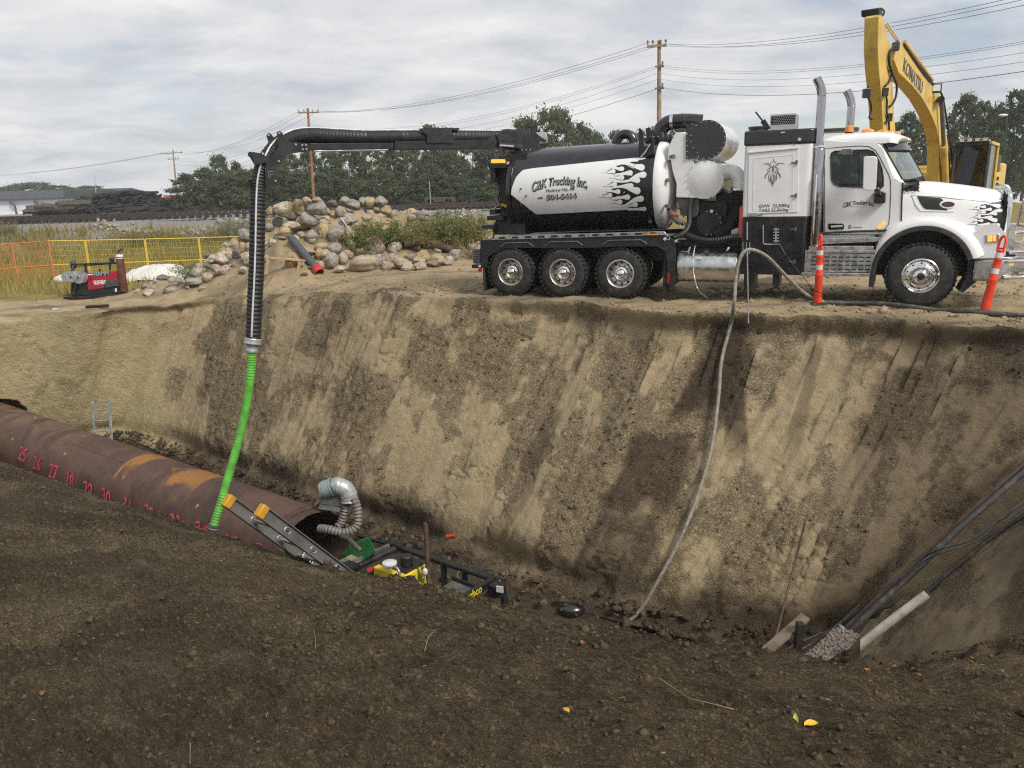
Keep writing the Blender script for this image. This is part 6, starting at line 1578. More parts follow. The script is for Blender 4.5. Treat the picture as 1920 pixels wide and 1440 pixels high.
# small lugs on the pipe and chain round its mouth
mb = MB()
for px, py in ((122, 852), (226, 883), (232, 896), (370, 950), (66, 785), (24, 824)):
 al, an = pipe_hit(px, py); p = pipe_pt(al, an, PIPE_R) - P_FAR; mb.box(p, (0.05, 0.03, 0.09), Matrix.Rotation(0.5, 3, 'Y'))
o = mb.build('pipe_lug', M['straw'], cas, 0); o['kind'] = 'stuff'
mb = MB()
for k in range(74):
 an = -1.2 + k * 0.042; c = pipe_pt(ALEN - 0.22 + 0.02 * math.sin(k * 0.3), an, PIPE_R + 0.02) - P_FAR
 nx = pipe_pt(ALEN - 0.22, an + 0.042, PIPE_R + 0.02) - P_FAR - c; nx.normalize(); rad = (pipe_pt(ALEN, an, 2) - pipe_pt(ALEN, an, 1)).normalized()
 sd = AX if k % 2 else rad
 mb.tube([c + nx * (0.030 * math.cos(a)) + sd * (0.016 * math.sin(a)) for a in np.linspace(0, 2 * PI, 9)[:-1]], 0.006, 5, closed=True)
o = mb.build('chain', M['rustpipe'], cas, 40); o['kind'] = 'stuff'
# ================================================================== ventilation fan on the pipe mouth
YF = 14.35
fan = thing('ventilation_fan', 'grey ventilation fan with taped elbow sitting on the open mouth of the casing pipe', 'fan', at(628, 955, YF))
FI = -fan.location
def fp(px, py, dy=0.0): return at(px, py, YF + dy) + FI
mb = MB(); mb.lathe([(0.08, -0.18), (0.15, -0.15), (0.17, -0.09), (0.17, 0.05), (0.185, 0.06), (0.185, 0.10), (0.165, 0.12), (0.165, 0.2)], fp(616, 915), fp(632, 910) - fp(616, 915), 28); mb.build('motor_housing', M['plate'], fan, 40)
mb = MB()
for k in range(9): mb.torus(fp(603, 918) + (fp(616, 915) - fp(603, 918)) * (0.12), fp(632, 910) - fp(616, 915), 0.02 + 0.015 * k, 0.005, 24, 5)
o = mb.build('fan_guard', M['greysteel'], fan, 40); o['kind'] = 'stuff'
mb = MB(); pth = spline([fp(622, 912), fp(634, 911), fp(646, 916), fp(653, 926), fp(655, 938)], 7)
mb.tube(pth, [0.165 + (0.008 if i % 7 == 0 else 0) + 0.004 * math.sin(i * 2.1) for i in range(len(pth))], 24); mb.build('taped_elbow', M['ducttape'], fan, 60)
mb = MB(); mb.lathe([(0.186, -0.02), (0.195, 0), (0.186, 0.02)], fp(627, 911), fp(632, 910) - fp(616, 915), 28, cap=False); mb.bar(fp(634, 899), fp(640, 903), 0.05, 0.05); mb.build('clamp_band', M['greysteel'], fan, 40)
mb = MB(); mb.bar(fp(600, 946), fp(640, 952), 0.40, 0.04); mb.bar(fp(610, 945), fp(612, 925), 0.06, 0.2); mb.bar(fp(628, 948), fp(628, 925), 0.06, 0.2); mb.bar(fp(590, 948), fp(602, 934), 0.10, 0.06); mb.build('fan_base', M['greysteel'], fan, 0, 0.01)
mb = MB(); mb.bar(fp(603, 928), fp(606, 935), 0.03, 0.08); mb.build('fan_label', M['label'], fan, 0)
def duct(pts, name, par):
 fine = spline(pts, 30); out = [fine[0]]; acc = 0
 for a, b in zip(fine[:-1], fine[1:]):
  acc += (b - a).length
  if acc > 0.03: out.append(b); acc = 0
 mb = MB(); mb.tube(out, [0.078 + (0.010 if i % 2 else -0.011) for i in range(len(out))], 14); return mb.build(name, M['duct'], par, 30)
duct([fp(648, 936), fp(648, 950), fp(645, 965), fp(638, 982), fp(630, 990, -0.1)], 'air_duct', fan)
duct([fp(664, 934, -0.1), fp(668, 945, -0.15), fp(672, 965, -0.2), fp(670, 984, -0.25), fp(658, 995, -0.3), fp(640, 998, -0.32), fp(618, 993, -0.25), fp(600, 991, -0.1)], 'air_duct', fan)
# ================================================================== auger boring machine
def ml(px, py, off=0.0):
 """pixel -> point on the upright plane along the pipe axis, off metres beyond it"""
 r = ray(px, py); c = Vector((0, 0, CAM_Z)); o = P_FAR + LAT * off
 return c + r * ((o - c).dot(LAT) / r.dot(LAT))
bo = ml(780, 1100, 0.0); bo.z = ZB
bor = thing('boring_machine', 'black yellow and green boring machine in the pit in front of the pipe mouth', 'boring machine', bo)
def mp(px, py, off=0.0): return ml(px, py, off) - bo
OF, ON = 0.95, -0.30
mb = MB(); r0 = mp(745, 1025, OF); r1 = mp(925, 1089, OF); r1.z = r0.z
rail_z = r0.z
mb.tube(spline([r0, r0.lerp(r1, 0.5), r1, r1 + AX * 0.14 + Vector((0, 0, -0.04)), r1 + AX * 0.22 + Vector((0, 0, -0.2)), r1 + AX * 0.24 + Vector((0, 0, -1.1))], 8), 0.058, 14); mb.build('guard_rail', M['satin'], bor, 60)
mb = MB(); mb.tube([mp(672, 1005, OF), r0], 0.035, 10); mb.build('side_rail', M['satin'], bor, 60)
p2 = mp(660, 1067, -0.15)
mb = MB(); mb.tube([r0 + AX * 0.03, p2], 0.065, 14); mb.build('cross_tube', M['satin'], bor, 60)
mb = MB(); mb.bar(r0 + AX * -0.12 + Vector((0, 0, 0.02)), p2 - AX * 0.12 + Vector((0, 0, 0.03)), 0.05, 0.10); mb.build('cross_bar', M['greysteel'], bor, 0, 0.008)
mb = MB(); mb.bar(r0 + AX * -0.16 + Vector((0, 0, 0.06)), r0 + AX * 0.16 + Vector((0, 0, 0.06)), 0.20, 0.06); mb.bar(p2 + AX * -0.18 + Vector((0, 0, 0.06)), p2 + AX * 0.12 + Vector((0, 0, 0.06)), 0.20, 0.07); mb.build('tube_clamp', M['satin'], bor, 0, 0.01)
for px in (832, 871):
 q = mp(px, 1058 if px < 850 else 1072, OF); q.z = rail_z; mb = MB(); mb.bar(q, q + Vector((0, 0, -1.2)), 0.10, 0.10); mb.build('rail_post', M['satin'], bor, 0, 0.01)
e1 = mp(858, 1128, -0.25)
mb = MB(); mb.bar(r1 + AX * 0.04, e1, 0.09, 0.13, up=(0, 0, 1)); eb = mb.build('end_bar', M['satin'], bor, 0, 0.012)
ba = mp(873, 1122, -0.02); bb_ = r1 + AX * 0.04; du = (bb_ - ba).normalized(); fn_ = Vector((0, 0, 1)); nrm_b = du.cross(fn_).normalized()
if nrm_b.dot(Vector((0, -1, 0))) < 0: nrm_b = -nrm_b
t0 = e1 + (bb_ - e1) * 0.06
text_mesh('maker_lettering', 'Barbco', lambda x, y, z: t0 + du * (x * 1.12) + Vector((0, 0, y * 1.0 - 0.05)) + nrm_b * 0.055, M['yellowbright'], eb, size=0.19, offset=0.006)
mb = MB(); c = mp(932, 1105, 0.75); mb.box(c, (0.26, 0.2, 0.2), Matrix.Rotation(-0.6, 3, 'Z')); lam = mb.build('work_lamp', M['satin'], bor, 0, 0.015)
mb = MB(); c = mp(937, 1105, 0.62); mb.box(c, (0.13, 0.02, 0.12), Matrix.Rotation(-0.35, 3, 'Z')); mb.build('lamp_lens', M['reflect'], lam, 0, 0.008)
def slab(pts, offs, th, name, m, bev=0.006):
 top = [mp(x, y, o) for (x, y), o in zip(pts, offs)]
 mb = MB(); n = len(top); mb.add(top + [p + Vector((0, 0, -th)) for p in top], [tuple(range(n)), tuple(range(2 * n - 1, n - 1, -1))] + [(i, (i + 1) % n, n + (i + 1) % n, n + i) for i in range(n)])
 return mb.build(name, m, bor, 0, bev)
slab([(821, 1106), (848, 1088), (898, 1108), (871, 1123)], (0.1, 0.75, 0.75, 0.1), 0.05, 'operator_platform', M['greysteel'])
mb = MB(); mb.bar(mp(848, 1086, 0.78), mp(897, 1106, 0.78), 0.03, 0.14); mb.build('platform_edge', M['satin'], bor, 0, 0.005)
# engine block with yellow cover
ex = AX; cbase = mp(745, 1085, -0.05)
def eng(c, L, W_, H, m, name, bev=0.02):
 mb = MB(); z = Vector((0, 0, 1)); p = [c + ex * (sx * L / 2) + LAT * (sy * W_ / 2) + z * (sz * H / 2) for sx in (-1, 1) for sy in (-1, 1) for sz in (-1, 1)]
 mb.add(p, [(0, 1, 3, 2), (4, 6, 7, 5), (0, 4, 5, 1), (2, 3, 7, 6), (0, 2, 6, 4), (1, 5, 7, 3)]); return mb.build(name, m, bor, 0, bev)
ec = mp(750, 1060, 0.28)
eng(ec + Vector((0, 0, -0.30)), 0.72, 0.62, 0.60, M['yellowbright'], 'engine_cover'); eng(ec + LAT * 0.06 + Vector((0, 0, 0.02)), 0.66, 0.50, 0.05, M['satin'], 'engine_lid', 0.01)
mb = MB(); mb.bar(mp(688, 1070, -0.05), mp(751, 1050, 0.45), 0.10, 0.05); mb.build('red_bar', M['redpaint'], bor, 0, 0.008)
c = mp(731, 1064, -0.05); mb = MB(); mb.lathe([(0.06, 0), (0.06, 0.06), (0.13, 0.07), (0.13, 0.10), (0.05, 0.12), (0, 0.12)], c, (0, 0, 1), 20); mb.build('air_intake', M['reflect'], bor, 40)
mb = MB(); mb.tube(spline([c + Vector((0.08, 0, 0)), mp(745, 1066, -0.12), mp(749, 1076, -0.14), mp(746, 1088, -0.14)], 6), 0.025, 8); mb.build('hydraulic_hose', M['galv'], bor, 60)
c = mp(763, 1058, 0.3); mb = MB(); mb.lathe([(0.11, 0), (0.11, 0.16), (0.09, 0.18), (0, 0.18)], c, (0, 0, 1), 20); mb.build('air_cleaner', M['satin'], bor, 40)
c0, c1 = mp(798, 981, 0.45), mp(803, 1083, 0.45)
mb = MB(); mb.tube(spline([c0, c0.lerp(c1, 0.5), c1, mp(806, 1094, 0.40), mp(815, 1100, 0.30)], 6), 0.042, 14, cap=False); mb.build('exhaust_pipe', M['rustpipe'], bor, 60)
mb = MB(); mb.ell(mp(797, 1072, 0.35), (0.05, 0.04, 0.07)); mb.tube([mp(797, 1076, 0.35), mp(793, 1084, 0.35)], 0.015, 6); mb.build('lever', M['reflect'], bor, 50)
mb = MB()
mb.prism([(660, 1020), (690, 1006), (706, 1035), (672, 1062), (640, 1040)], lambda u, v_, d: mp(u, v_, 0.2 + d), 0.0, 0.5); mb.build('gearbox', M['green'], bor, 0, 0.03)
mb = MB(); mb.prism([(773, 1054), (782, 1060), (795, 1092), (786, 1094)], lambda u, v_, d: mp(u, v_, 0.35 + d), 0.0, 0.05); mb.build('green_bracket', M['green'], bor, 0)
slab([(636, 1050), (680, 1029), (706, 1041), (661, 1060)], (-0.1, 0.5, 0.5, -0.1), 0.03, 'deck_plate', mat('dusty_plate', (0.26, 0.22, 0.15), 0.7, var=0.15, dirt=0.3))
eng(mp(660, 1085, -0.1) + Vector((0, 0, -0.45)), 1.0, 1.0, 0.6, M['green'], 'machine_body')
slab([(772, 1091), (785, 1090), (818, 1103), (800, 1112)], (-0.05, 0.1, 0.1, -0.05), 0.12, 'yellow_skirt', M['yellowbright'], 0.02)
mb = MB()
for w_, px in ((0.0, 826), (0.0, 862)):
 q = mp(px, 1062 if px < 840 else 1074, OF - 0.06); mb.tube([q + Vector((0.05 * math.cos(a), 0.02, 0.07 * math.sin(a) - 0.05)) for a in np.linspace(0.5, 5.5, 12)], 0.008, 5)
o = mb.build('tie_wire', M['straw'], bor, 40); o['kind'] = 'stuff'
for o_ in (-0.62, 0.62):
 mb = MB(); q = ml(620, 1020, 0); a_ = P_NEAR + LAT * o_ + AX * 0.2; a_.z = ZB + 0.12; mb.bar(a_ - bo, a_ + AX * 4.6 - bo, 0.16, 0.2); mb.build('track_rail', M['greysteel'], bor, 0, 0.01)
eng(Vector((0, 0, 0.35)) - AX * 0.3, 2.2, 1.1, 0.55, M['satin'], 'machine_base')
mb = MB(); mb.tube(spline([mp(640, 1005, 0.1), mp(655, 1012, 0.0), mp(668, 1025, -0.1), mp(676, 1033, -0.1)], 6), 0.05, 10); mb.build('hydraulic_hose', M['dirtyhose'], bor, 60)
# ================================================================== ladders
def ladder(name, label, A0, B0, u, L, webw, th, rung_r, rail_m, rung_m, extras=None):
 t = thing(name, label, 'ladder', A0)
 r = (B0 - A0).normalized(); u = (u - r * u.dot(r)).normalized(); w = u.cross(r).normalized()
 W_ = (B0 - A0).length
 for o_ in (Vector((0, 0, 0)), r * W_):
  mb = MB(); mb.bar(o_, o_ + u * L, th, webw, up=w)
  mb.bar(o_ + w * (webw / 2 - th / 2) - r * 0.0, o_ + w * (webw / 2 - th / 2) + u * L, 0.05, th, up=w); mb.bar(o_ - w * (webw / 2 - th / 2), o_ - w * (webw / 2 - th / 2) + u * L, 0.05, th, up=w)
  mb.build('rail', rail_m, t, 0, 0.004)
 k = 0.28
 while k < L - 0.1:
  mb = MB(); mb.tube([u * k - r * 0.004, r * (W_ + 0.012) + u * k], rung_r, 12); mb.build('rung', rung_m, t, 60); k += 0.305
 return t, r, u, w, W_
A0 = at(428, 940, 5.48); B0_ = at(490, 959, 5.22); U_ = at(640, 1072, 5.72) - B0_
lad, r, u, w, W_ = ladder('extension_ladder', 'grey extension ladder with yellow rail caps leaning on the near edge of the pit', A0, B0_, U_, 3.4, 0.098, 0.010, 0.017, M['fibre'], M['alu'])
for o_ in (Vector((0, 0, 0)), r * W_):
 mb = MB(); mb.bar(o_ - u * 0.03, o_ + u * 0.035, 0.06, 0.10, up=w); mb.build('rail_cap', M['capyellow'], lad, 30, 0.01)
mb = MB()
for o_, side_ in ((r * (W_ + 0.0), 1), (Vector((0, 0, 0)), 1)):
 k = 0.28
 while k < 3.3:
  c = o_ + u * k + r * 0.008; mb.tube([c + u * (0.030 * math.cos(a)) + w * (0.022 * math.sin(a)) for a in np.linspace(0, 2 * PI, 17)[:-1]], 0.0035, 6, closed=True); k += 0.305
o = mb.build('rung_socket', M['galv'], lad, 50); o['kind'] = 'stuff'
mb = MB(); c = u * 0.93 + r * 0.007; mb.add([c - u * 0.07 - w * 0.03, c + u * 0.07 - w * 0.03, c + u * 0.07 + w * 0.03, c - u * 0.07 + w * 0.03], [(0, 1, 2, 3)]); mb.build('warning_label', M['label'], lad, 0)
mb = MB()
for i in range(5):
 c = u * (0.86 + 0.03 * i) + r * 0.010; mb.add([c - u * 0.008 - w * 0.02, c + u * 0.008 - w * 0.02, c + u * 0.008 + w * (0.022 - 0.008 * (i % 3)), c - u * 0.008 + w * (0.022 - 0.008 * (i % 3))], [(0, 1, 2, 3)])
o = mb.build('label_print', M['decal'], lad, 0); o['kind'] = 'stuff'
A1 = at(173.5, 752, 22.3); B1 = at(205, 750, 22.3)
ladder('aluminium_ladder', 'short aluminium ladder leaning on the clay end wall behind the casing pipe', A1, B1, Vector((0.10, -0.75, -2.9)), 3.0, 0.07, 0.02, 0.018, M['galv'], M['galv'])
# ================================================================== hoses and pipes on the pit walls
wp = [(1166, 1195), (1200, 1146), (1240, 1086), (1285, 992), (1318, 905), (1338, 830), (1350, 740), (1356, 680), (1367, 615)]
YL = atz(1404, 590, 0.0).y
pts = [on_wall(x, y, 0.10) for x, y in wp]
up_ = [at(1376, 572, YL - 0.10), at(1380, 520, YL), at(1386, 488, YL), at(1397, 471, YL), at(1413, 469, YL + 0.05), at(1440, 483, YL + 0.25), at(1480, 524, YL + 0.6), at(1512, 552, YL + 0.9)]
g1 = atz(1546, 567, 0.06)
hw = tag(MB().tube(spline(pts + up_ + [g1], 10), 0.033, 12).build('water_hose', M['greyhose'], None, 60), 'grey canvas hose hung over a forked stake and trailing down the pit wall', 'hose')
gl = [g1] + [Vector((p.x, p.y, gz(p.x, p.y) + 0.05)) for p in (atz(1600, 573, 0), atz(1650, 576, 0), atz(1700, 580, 0), atz(1760, 583, 0), atz(1810, 588, 0), atz(1870, 591, 0), atz(1925, 594, 0), atz(2100, 604, 0))]
tag(MB().tube(spline(gl, 10), 0.042, 12).build('ground_hose', M['dirtyhose'], None, 60), 'dusty black hose lying on the ground in front of the two orange posts', 'hose')
sb = atz(1404, 592, 0.0); sb.z = gz(sb.x, sb.y)
stk_ = thing('forked_stake', 'thin steel stake with forked top holding up the grey hose', 'stake', sb)
tp_ = at(1401, 470, YL) - sb
mb = MB(); mb.tube([Vector((0, 0, -0.1)), tp_], 0.012, 8); mb.build('rod', M['galv'], stk_, 60)
mb = MB()
for x in (1393, 1399.5, 1405.5): mb.tube([tp_ + Vector((0, 0, -0.02)), at(x, 476, YL) - sb, at(x, 454, YL) - sb], 0.008, 6)
o = mb.build('prongs', M['galv'], stk_, 60); o['kind'] = 'stuff'
tag(MB().tube(spline([lp(1303, 461, 0.0) @ Matrix.Identity(3) if False else TP + TD * lp(1303, 461, 0)[0] + Vector((0, 0, lp(1303, 461, 0)[2]))] + [at(1299, 490, 15.6), at(1302, 520, 15.5), at(1310, 545, 15.3), atz(1327, 559, 0.02)], 8), 0.012, 6).build('loose_cable', M['galv'], None, 60), 'thin grey cable drooping from the fuel tank to the ground', 'cable')
tag(MB().tube(spline([at(1462, 459, 14.9), at(1480, 487, 14.8), at(1505, 518, 14.7), at(1530, 545, 14.6), atz(1580, 563, 0.02)], 8), 0.008, 6).build('trailing_rope', M['satin'], None, 60), 'thin dark rope running from the black cabinet down to the ground', 'rope')
def run(name, label, cat, pts, r, m, n=12, group=None):
 return tag(MB().tube(spline(pts, 10), r, n).build(name, m, None, 60), label, cat, group)
run('rusty_pipe', 'long thin rusty steel pipe lying down the corner of the pit', 'pipe', [at(1578, 1190, 10.35), at(1700, 1074, 10.55), at(1960, 836, 10.95)], 0.058, M['rustpipe'])
run('black_hose', 'thick black hose lying beside the long rusty pipe in the pit corner', 'hose', [at(1588, 1192, 10.2), at(1640, 1140, 10.25), at(1700, 1086, 10.35), at(1800, 990, 10.55), at(1960, 850, 10.8)], 0.045, M['dirtyhose'])
run('thin_cable', 'thin looped cable crossing over the black hose in the pit corner', 'cable', [at(1690, 1084, 10.2), at(1725, 1050, 10.15), at(1762, 1029, 10.0), at(1820, 1012, 9.9), at(1872, 975, 9.9), at(1960, 912, 9.9)], 0.018, M['dirtyhose'], 8)
run('thin_cable', 'thinnest cable running just below the looped cable at the pit corner', 'cable', [at(1680, 1098, 10.2), at(1730, 1054, 10.1), at(1768, 1036, 9.95), at(1826, 1016, 9.85), at(1880, 980, 9.8), at(1960, 925, 9.8)], 0.013, M['dirtyhose'], 8)
run('slope_hose', 'black hose lying separately across the bare right-hand end slope', 'hose', [on_slope(1745, 1112, 0.03), on_slope(1780, 1082, 0.04), on_slope(1820, 1046, 0.05), on_slope(1870, 1010, 0.05), on_slope(1922, 974, 0.05), on_slope(1990, 925, 0.05)], 0.030, M['dirtyhose'])
run('low_cable', 'dark cable sagging from the gravel pile up to the rusty pipe', 'cable', [at(1455, 1232, 10.4), at(1500, 1204, 10.6), at(1560, 1180, 10.7), at(1610, 1145, 10.7), at(1640, 1118, 10.6)], 0.022, M['dirtyhose'], 8)
run('low_cable', 'lower slack cable leading from the timber prop towards the rusty pipe', 'cable', [at(1440, 1242, 9.9), at(1480, 1226, 10.2), at(1520, 1208, 10.4), at(1570, 1172, 10.5), at(1612, 1134, 10.5)], 0.018, M['dirtyhose'], 8)
run('white_plastic_pipe', 'short white plastic pipe resting against the right-hand end slope', 'pipe', [at(1606, 1216, 9.3), at(1670, 1165, 9.3), at(1738, 1114, 9.3)], 0.058, M['pvc'], 16)
run('brown_pole', 'slim brown pole propped upright against the far pit wall', 'pole', [on_wall(1508, 975, 0.12), on_wall(1484, 1075, 0.14), at(1452, 1205, 10.5)], 0.020, M['rustpipe'], 8)
mb = MB(); mb.bar(at(1415, 1240, 9.5), at(1511, 1156, 9.8), 0.155, 0.05); tag(mb.build('timber_plank', M['oldlumber'], None, 0, 0.005), 'weathered plank sloping up onto the short timber prop in the pit', 'plank')
mb = MB(); mb.bar(at(1501, 1168, 9.6), at(1490, 1262, 9.6), 0.11, 0.09); tag(mb.build('timber_prop', M['tie'], None, 0, 0.006), 'short dark timber prop standing under the end of the sloping plank', 'post')
gv = [at(1490, 1246, 9.2), at(1562, 1182, 9.6), at(1614, 1194, 9.5), at(1600, 1246, 9.1)]
GN = 26; gp = np.zeros((GN, GN, 3))
for i in range(GN):
 for j in range(GN):
  a, b = i / (GN - 1), j / (GN - 1); p = (gv[0].lerp(gv[1], a)).lerp(gv[3].lerp(gv[2], a), b); gp[i, j] = p
gp[..., 2] += 0.05 * np.sin(np.linspace(0, PI, GN))[None, :] + rng.normal(0, 0.006, (GN, GN))
V_, F_ = [], []
base = np.array([[1, 1, 1], [1, -1, -1], [-1, 1, -1], [-1, -1, 1]]) * 0.6; oct_ = np.array([[1, 0, 0], [-1, 0, 0], [0, 1, 0], [0, -1, 0], [0, 0, 1], [0, 0, -1]]); of_ = np.array([[0, 2, 4], [2, 1, 4], [1, 3, 4], [3, 0, 4], [2, 0, 5], [1, 2, 5], [3, 1, 5], [0, 3, 5]])
def pebbles(P, size, name, m, jitter=0.45, flat=0.75, attrs=None):
 """loose lumps as one mass"""
 n = len(P); s = size if np.ndim(size) else np.full(n, size)
 sc = s[:, None, None] * (1 + rng.uniform(-jitter, jitter, (n, 6, 1))) * np.array([1, 1, flat])
 an = rng.uniform(0, 2 * PI, n); ca, sa = np.cos(an), np.sin(an); tl = rng.uniform(-0.6, 0.6, n)
 o = np.repeat(oct_[None], n, 0) * sc
 x, y, z = o[..., 0], o[..., 1], o[..., 2]
 x, z = x * np.cos(tl)[:, None] - z * np.sin(tl)[:, None], x * np.sin(tl)[:, None] + z * np.cos(tl)[:, None]
 V = np.stack([x * ca[:, None] - y * sa[:, None], x * sa[:, None] + y * ca[:, None], z], -1) + P[:, None, :]
 F = (of_[None] + (np.arange(n) * 6)[:, None, None]).reshape(-1, 3)
 return raw_mesh(name, V.reshape(-1, 3), F, m, None, False, {k: np.repeat(v, 6) for k, v in (attrs or {}).items()})
k = rng.integers(0, GN - 1, (900, 2)); f = rng.uniform(0, 1, (900, 2)); PP = gp[k[:, 0], k[:, 1]] + (gp[np.minimum(k[:, 0] + 1, GN - 1), k[:, 1]] - gp[k[:, 0], k[:, 1]]) * f[:, :1] + (gp[k[:, 0], np.minimum(k[:, 1] + 1, GN - 1)] - gp[k[:, 0], k[:, 1]]) * f[:, 1:]
gpile = tag(link('gravel_pile', grid_mesh('gravel_pile', gp, M['gravel'])), 'small heap of brown gravel at the foot of the pit corner', 'gravel', None, 'stuff')
o = link('gravel_stones', pebbles(PP, rng.uniform(0.014, 0.032, 900), 'gravel_stones', M['gravel']), gpile); o['kind'] = 'stuff'
mb = MB(); mb.prism([(1562, 1246), (1613, 1195), (1613, 1246)], lambda u_, v_, d: at(u_, v_, 9.05 + d), 0.0, 0.03); tag(mb.build('steel_plate', M['rustpipe'], None, 0), 'brown triangular steel plate standing in front of the gravel heap', 'plate')
c = at(1580, 1184, 10.2); tag(MB().lathe([(0.06, -0.06), (0.10, -0.05), (0.10, -0.02), (0.075, 0.0), (0.10, 0.02), (0.10, 0.05), (0.06, 0.06)], c, at(1700, 1074, 10.55) - at(1578, 1190, 10.35), 18).build('pipe_coupling', M['galv'], None, 40), 'grey coupling at the lower end of the long rusty pipe', 'coupling')
c = on_wall(1076, 1168, 0.15)
tag(MB().ell(c, (0.24, 0.16, 0.13), 14, 9).build('black_bag', M['black'], None, 60), 'shiny black bag at the dark foot of the far pit wall', 'bag')
p = on_wall(846, 1006, 0.05); tag(MB().bar(p + Vector((-0.10, 0, 0)), p + Vector((0.09, -0.02, 0.01)), 0.03, 0.03).build('survey_stake', M['orangepost'], None, 0), 'small orange survey stake stuck in the far pit wall', 'stake')
# ================================================================== orange delineator posts
def delineator(base, top, label):
 L_ = (top - base).length; t = thing('delineator_post', label, 'delineator', base); d = (top - base).normalized()
 t.rotation_mode = 'QUATERNION'; t.rotation_quaternion = d.to_track_quat('Z', 'Y')
 k = L_ / 1.32
 mb = MB(); mb.lathe([(0.074, 0), (0.078, 0.02), (0.066, 0.55), (0.072, 0.56), (0.072, 0.585), (0.061, 0.59), (0.060, 0.66), (0.060, 0.80), (0.059, 0.90), (0.066, 0.91), (0.066, 0.935), (0.056, 0.94), (0.054, 1.06), (0.062, 1.065), (0.062, 1.085), (0.058, 1.09), (0.05, 1.10)], (0, 0, 0), (0, 0, k), 20)
 mb.build('post_body', M['orangepost'], t, 40)
 mb = MB(); hp = [Vector((0.055, 0, 1.08)), Vector((0.06, 0, 1.2)), Vector((0.05, 0, 1.27)), Vector((0.025, 0, 1.315)), Vector((0, 0, 1.325)), Vector((-0.025, 0, 1.315)), Vector((-0.05, 0, 1.27)), Vector((-0.06, 0, 1.2)), Vector((-0.055, 0, 1.08))]
 mb.tube(spline([p * 1.0 for p in hp], 4), 0.022, 8); mb.bar((0.03, 0, 1.10), (-0.03, 0, 1.10), 0.04, 0.06); mb.build('handle', M['orangepost'], t, 50)
 for z0, z1 in ((0.68, 0.77), (0.95, 1.04)):
  mb = MB(); mb.lathe([(0.0625, z0), (0.0615, z1)], (0, 0, 0), (0, 0, 1), 24, cap=False); mb.build('reflective_band', M['reflect'], t, 60)
 mb = MB(); mb.lathe([(0.19, -0.02), (0.19, 0.03), (0.12, 0.055), (0.085, 0.06)], (0, 0, 0), (0, 0, 1), 24); mb.build('rubber_base', M['rubber'], t, 40)
 return t
b1 = atz(1533, 573, 0.0); delineator(b1, at(1539, 432, b1.y), 'upright orange delineator post in front of the truck cab steps')
b2 = atz(1845, 587, 0.0); delineator(b2, at(1886, 431, b2.y + 0.1), 'leaning orange delineator post in front of the truck bumper')
# ================================================================== boulders
def ico(sub):
 import bmesh
 bm = bmesh.new(); bmesh.ops.create_icosphere(bm, subdivisions=sub, radius=1.0)
 V = np.array([v.co[:] for v in bm.verts]); F = np.array([[v.index for v in f.verts] for f in bm.faces]); bm.free(); return V, F
def noise3(V, s, seed): return fbm(V[:, 0] * s + seed, V[:, 1] * s + V[:, 2] * s * 0.7, 4, seed) + fbm(V[:, 2] * s - seed, V[:, 0] * s * 0.6 - V[:, 1] * s, 4, seed + 9)
def rock_mat(name, c):
 t = NT(name); n1 = t.noise(2.2, 9, 0.7); n2 = t.noise(11, 8, 0.72); n3 = t.noise(40, 4, 0.7)
 a = tuple(x * 0.62 for x in c); b = tuple(min(0.8, x * 1.22) for x in c)
 cc = t.mix(t.rng(n1, 0.34, 0.66), a, b); cc = t.mix(t.rng(n2, 0.58, 0.74, 0, 0.55), cc, (0.13, 0.105, 0.08)); cc = t.mix(t.rng(n2, 0.40, 0.28, 0, 0.5), cc, tuple(min(0.85, x * 1.4) for x in c))
 return t.done(cc, 0.85, None, t.bump(t.math('ADD', n2, t.math('MULTIPLY', n3, 0.4)), 0.5, 0.04))
RC = {'cream': (0.44, 0.385, 0.29), 'tan': (0.37, 0.30, 0.205), 'grey': (0.30, 0.27, 0.23), 'dark': (0.17, 0.145, 0.12), 'pink': (0.40, 0.30, 0.23), 'yellow': (0.41, 0.31, 0.17), 'orange': (0.43, 0.27, 0.11)}
for k, c in RC.items(): M['rock_' + k] = rock_mat('rock_' + k, c)
IV, IF = ico(4)
def boulder_mesh(seed, angular):
 r = np.random.default_rng(seed); V = IV.copy()
 V = V * (1 + noise3(V, 0.9, seed)[:, None] * 0.30)
 for _ in range(10 if angular else 4):                     # broken faces
  n = r.normal(size=3); n /= np.linalg.norm(n); d = r.uniform(0.62, 0.82) if angular else r.uniform(0.78, 0.92)
  h = V @ n - d; V = V - np.clip(h, 0, None)[:, None] * n * 0.88
 V = V * (1 + noise3(V, 3.4, seed + 40)[:, None] * 0.045)
 return V
BV = [boulder_mesh(100 + i, i % 3 != 0) for i in range(15)]
BM = {}
def boulder(i, c):
 k = (i % 15, c)
 if k not in BM: BM[k] = raw_mesh('boulder', BV[k[0]], IF, M['rock_' + c], None, True)
 return BM[k]
ADJ = {'cream': 'cream-white', 'tan': 'tan', 'grey': 'grey', 'dark': 'dark grey', 'pink': 'pinkish', 'yellow': 'yellow-brown', 'orange': 'orange-brown'}
nb = 0
def put_boulder(c, sx, sy, sz, colr, label, group, rz=None, tilt=0.0, idx=None):
 global nb
 o = bpy.data.objects.new('boulder', boulder(nb if idx is None else idx, colr)); col.objects.link(o); nb += 1
 o.location = c; o.scale = (sx, sy, sz); o.rotation_euler = (tilt, tilt * 0.6, random.uniform(-0.5, 0.5) if rz is None else rz)
 return tag(o, label, 'boulder', group)
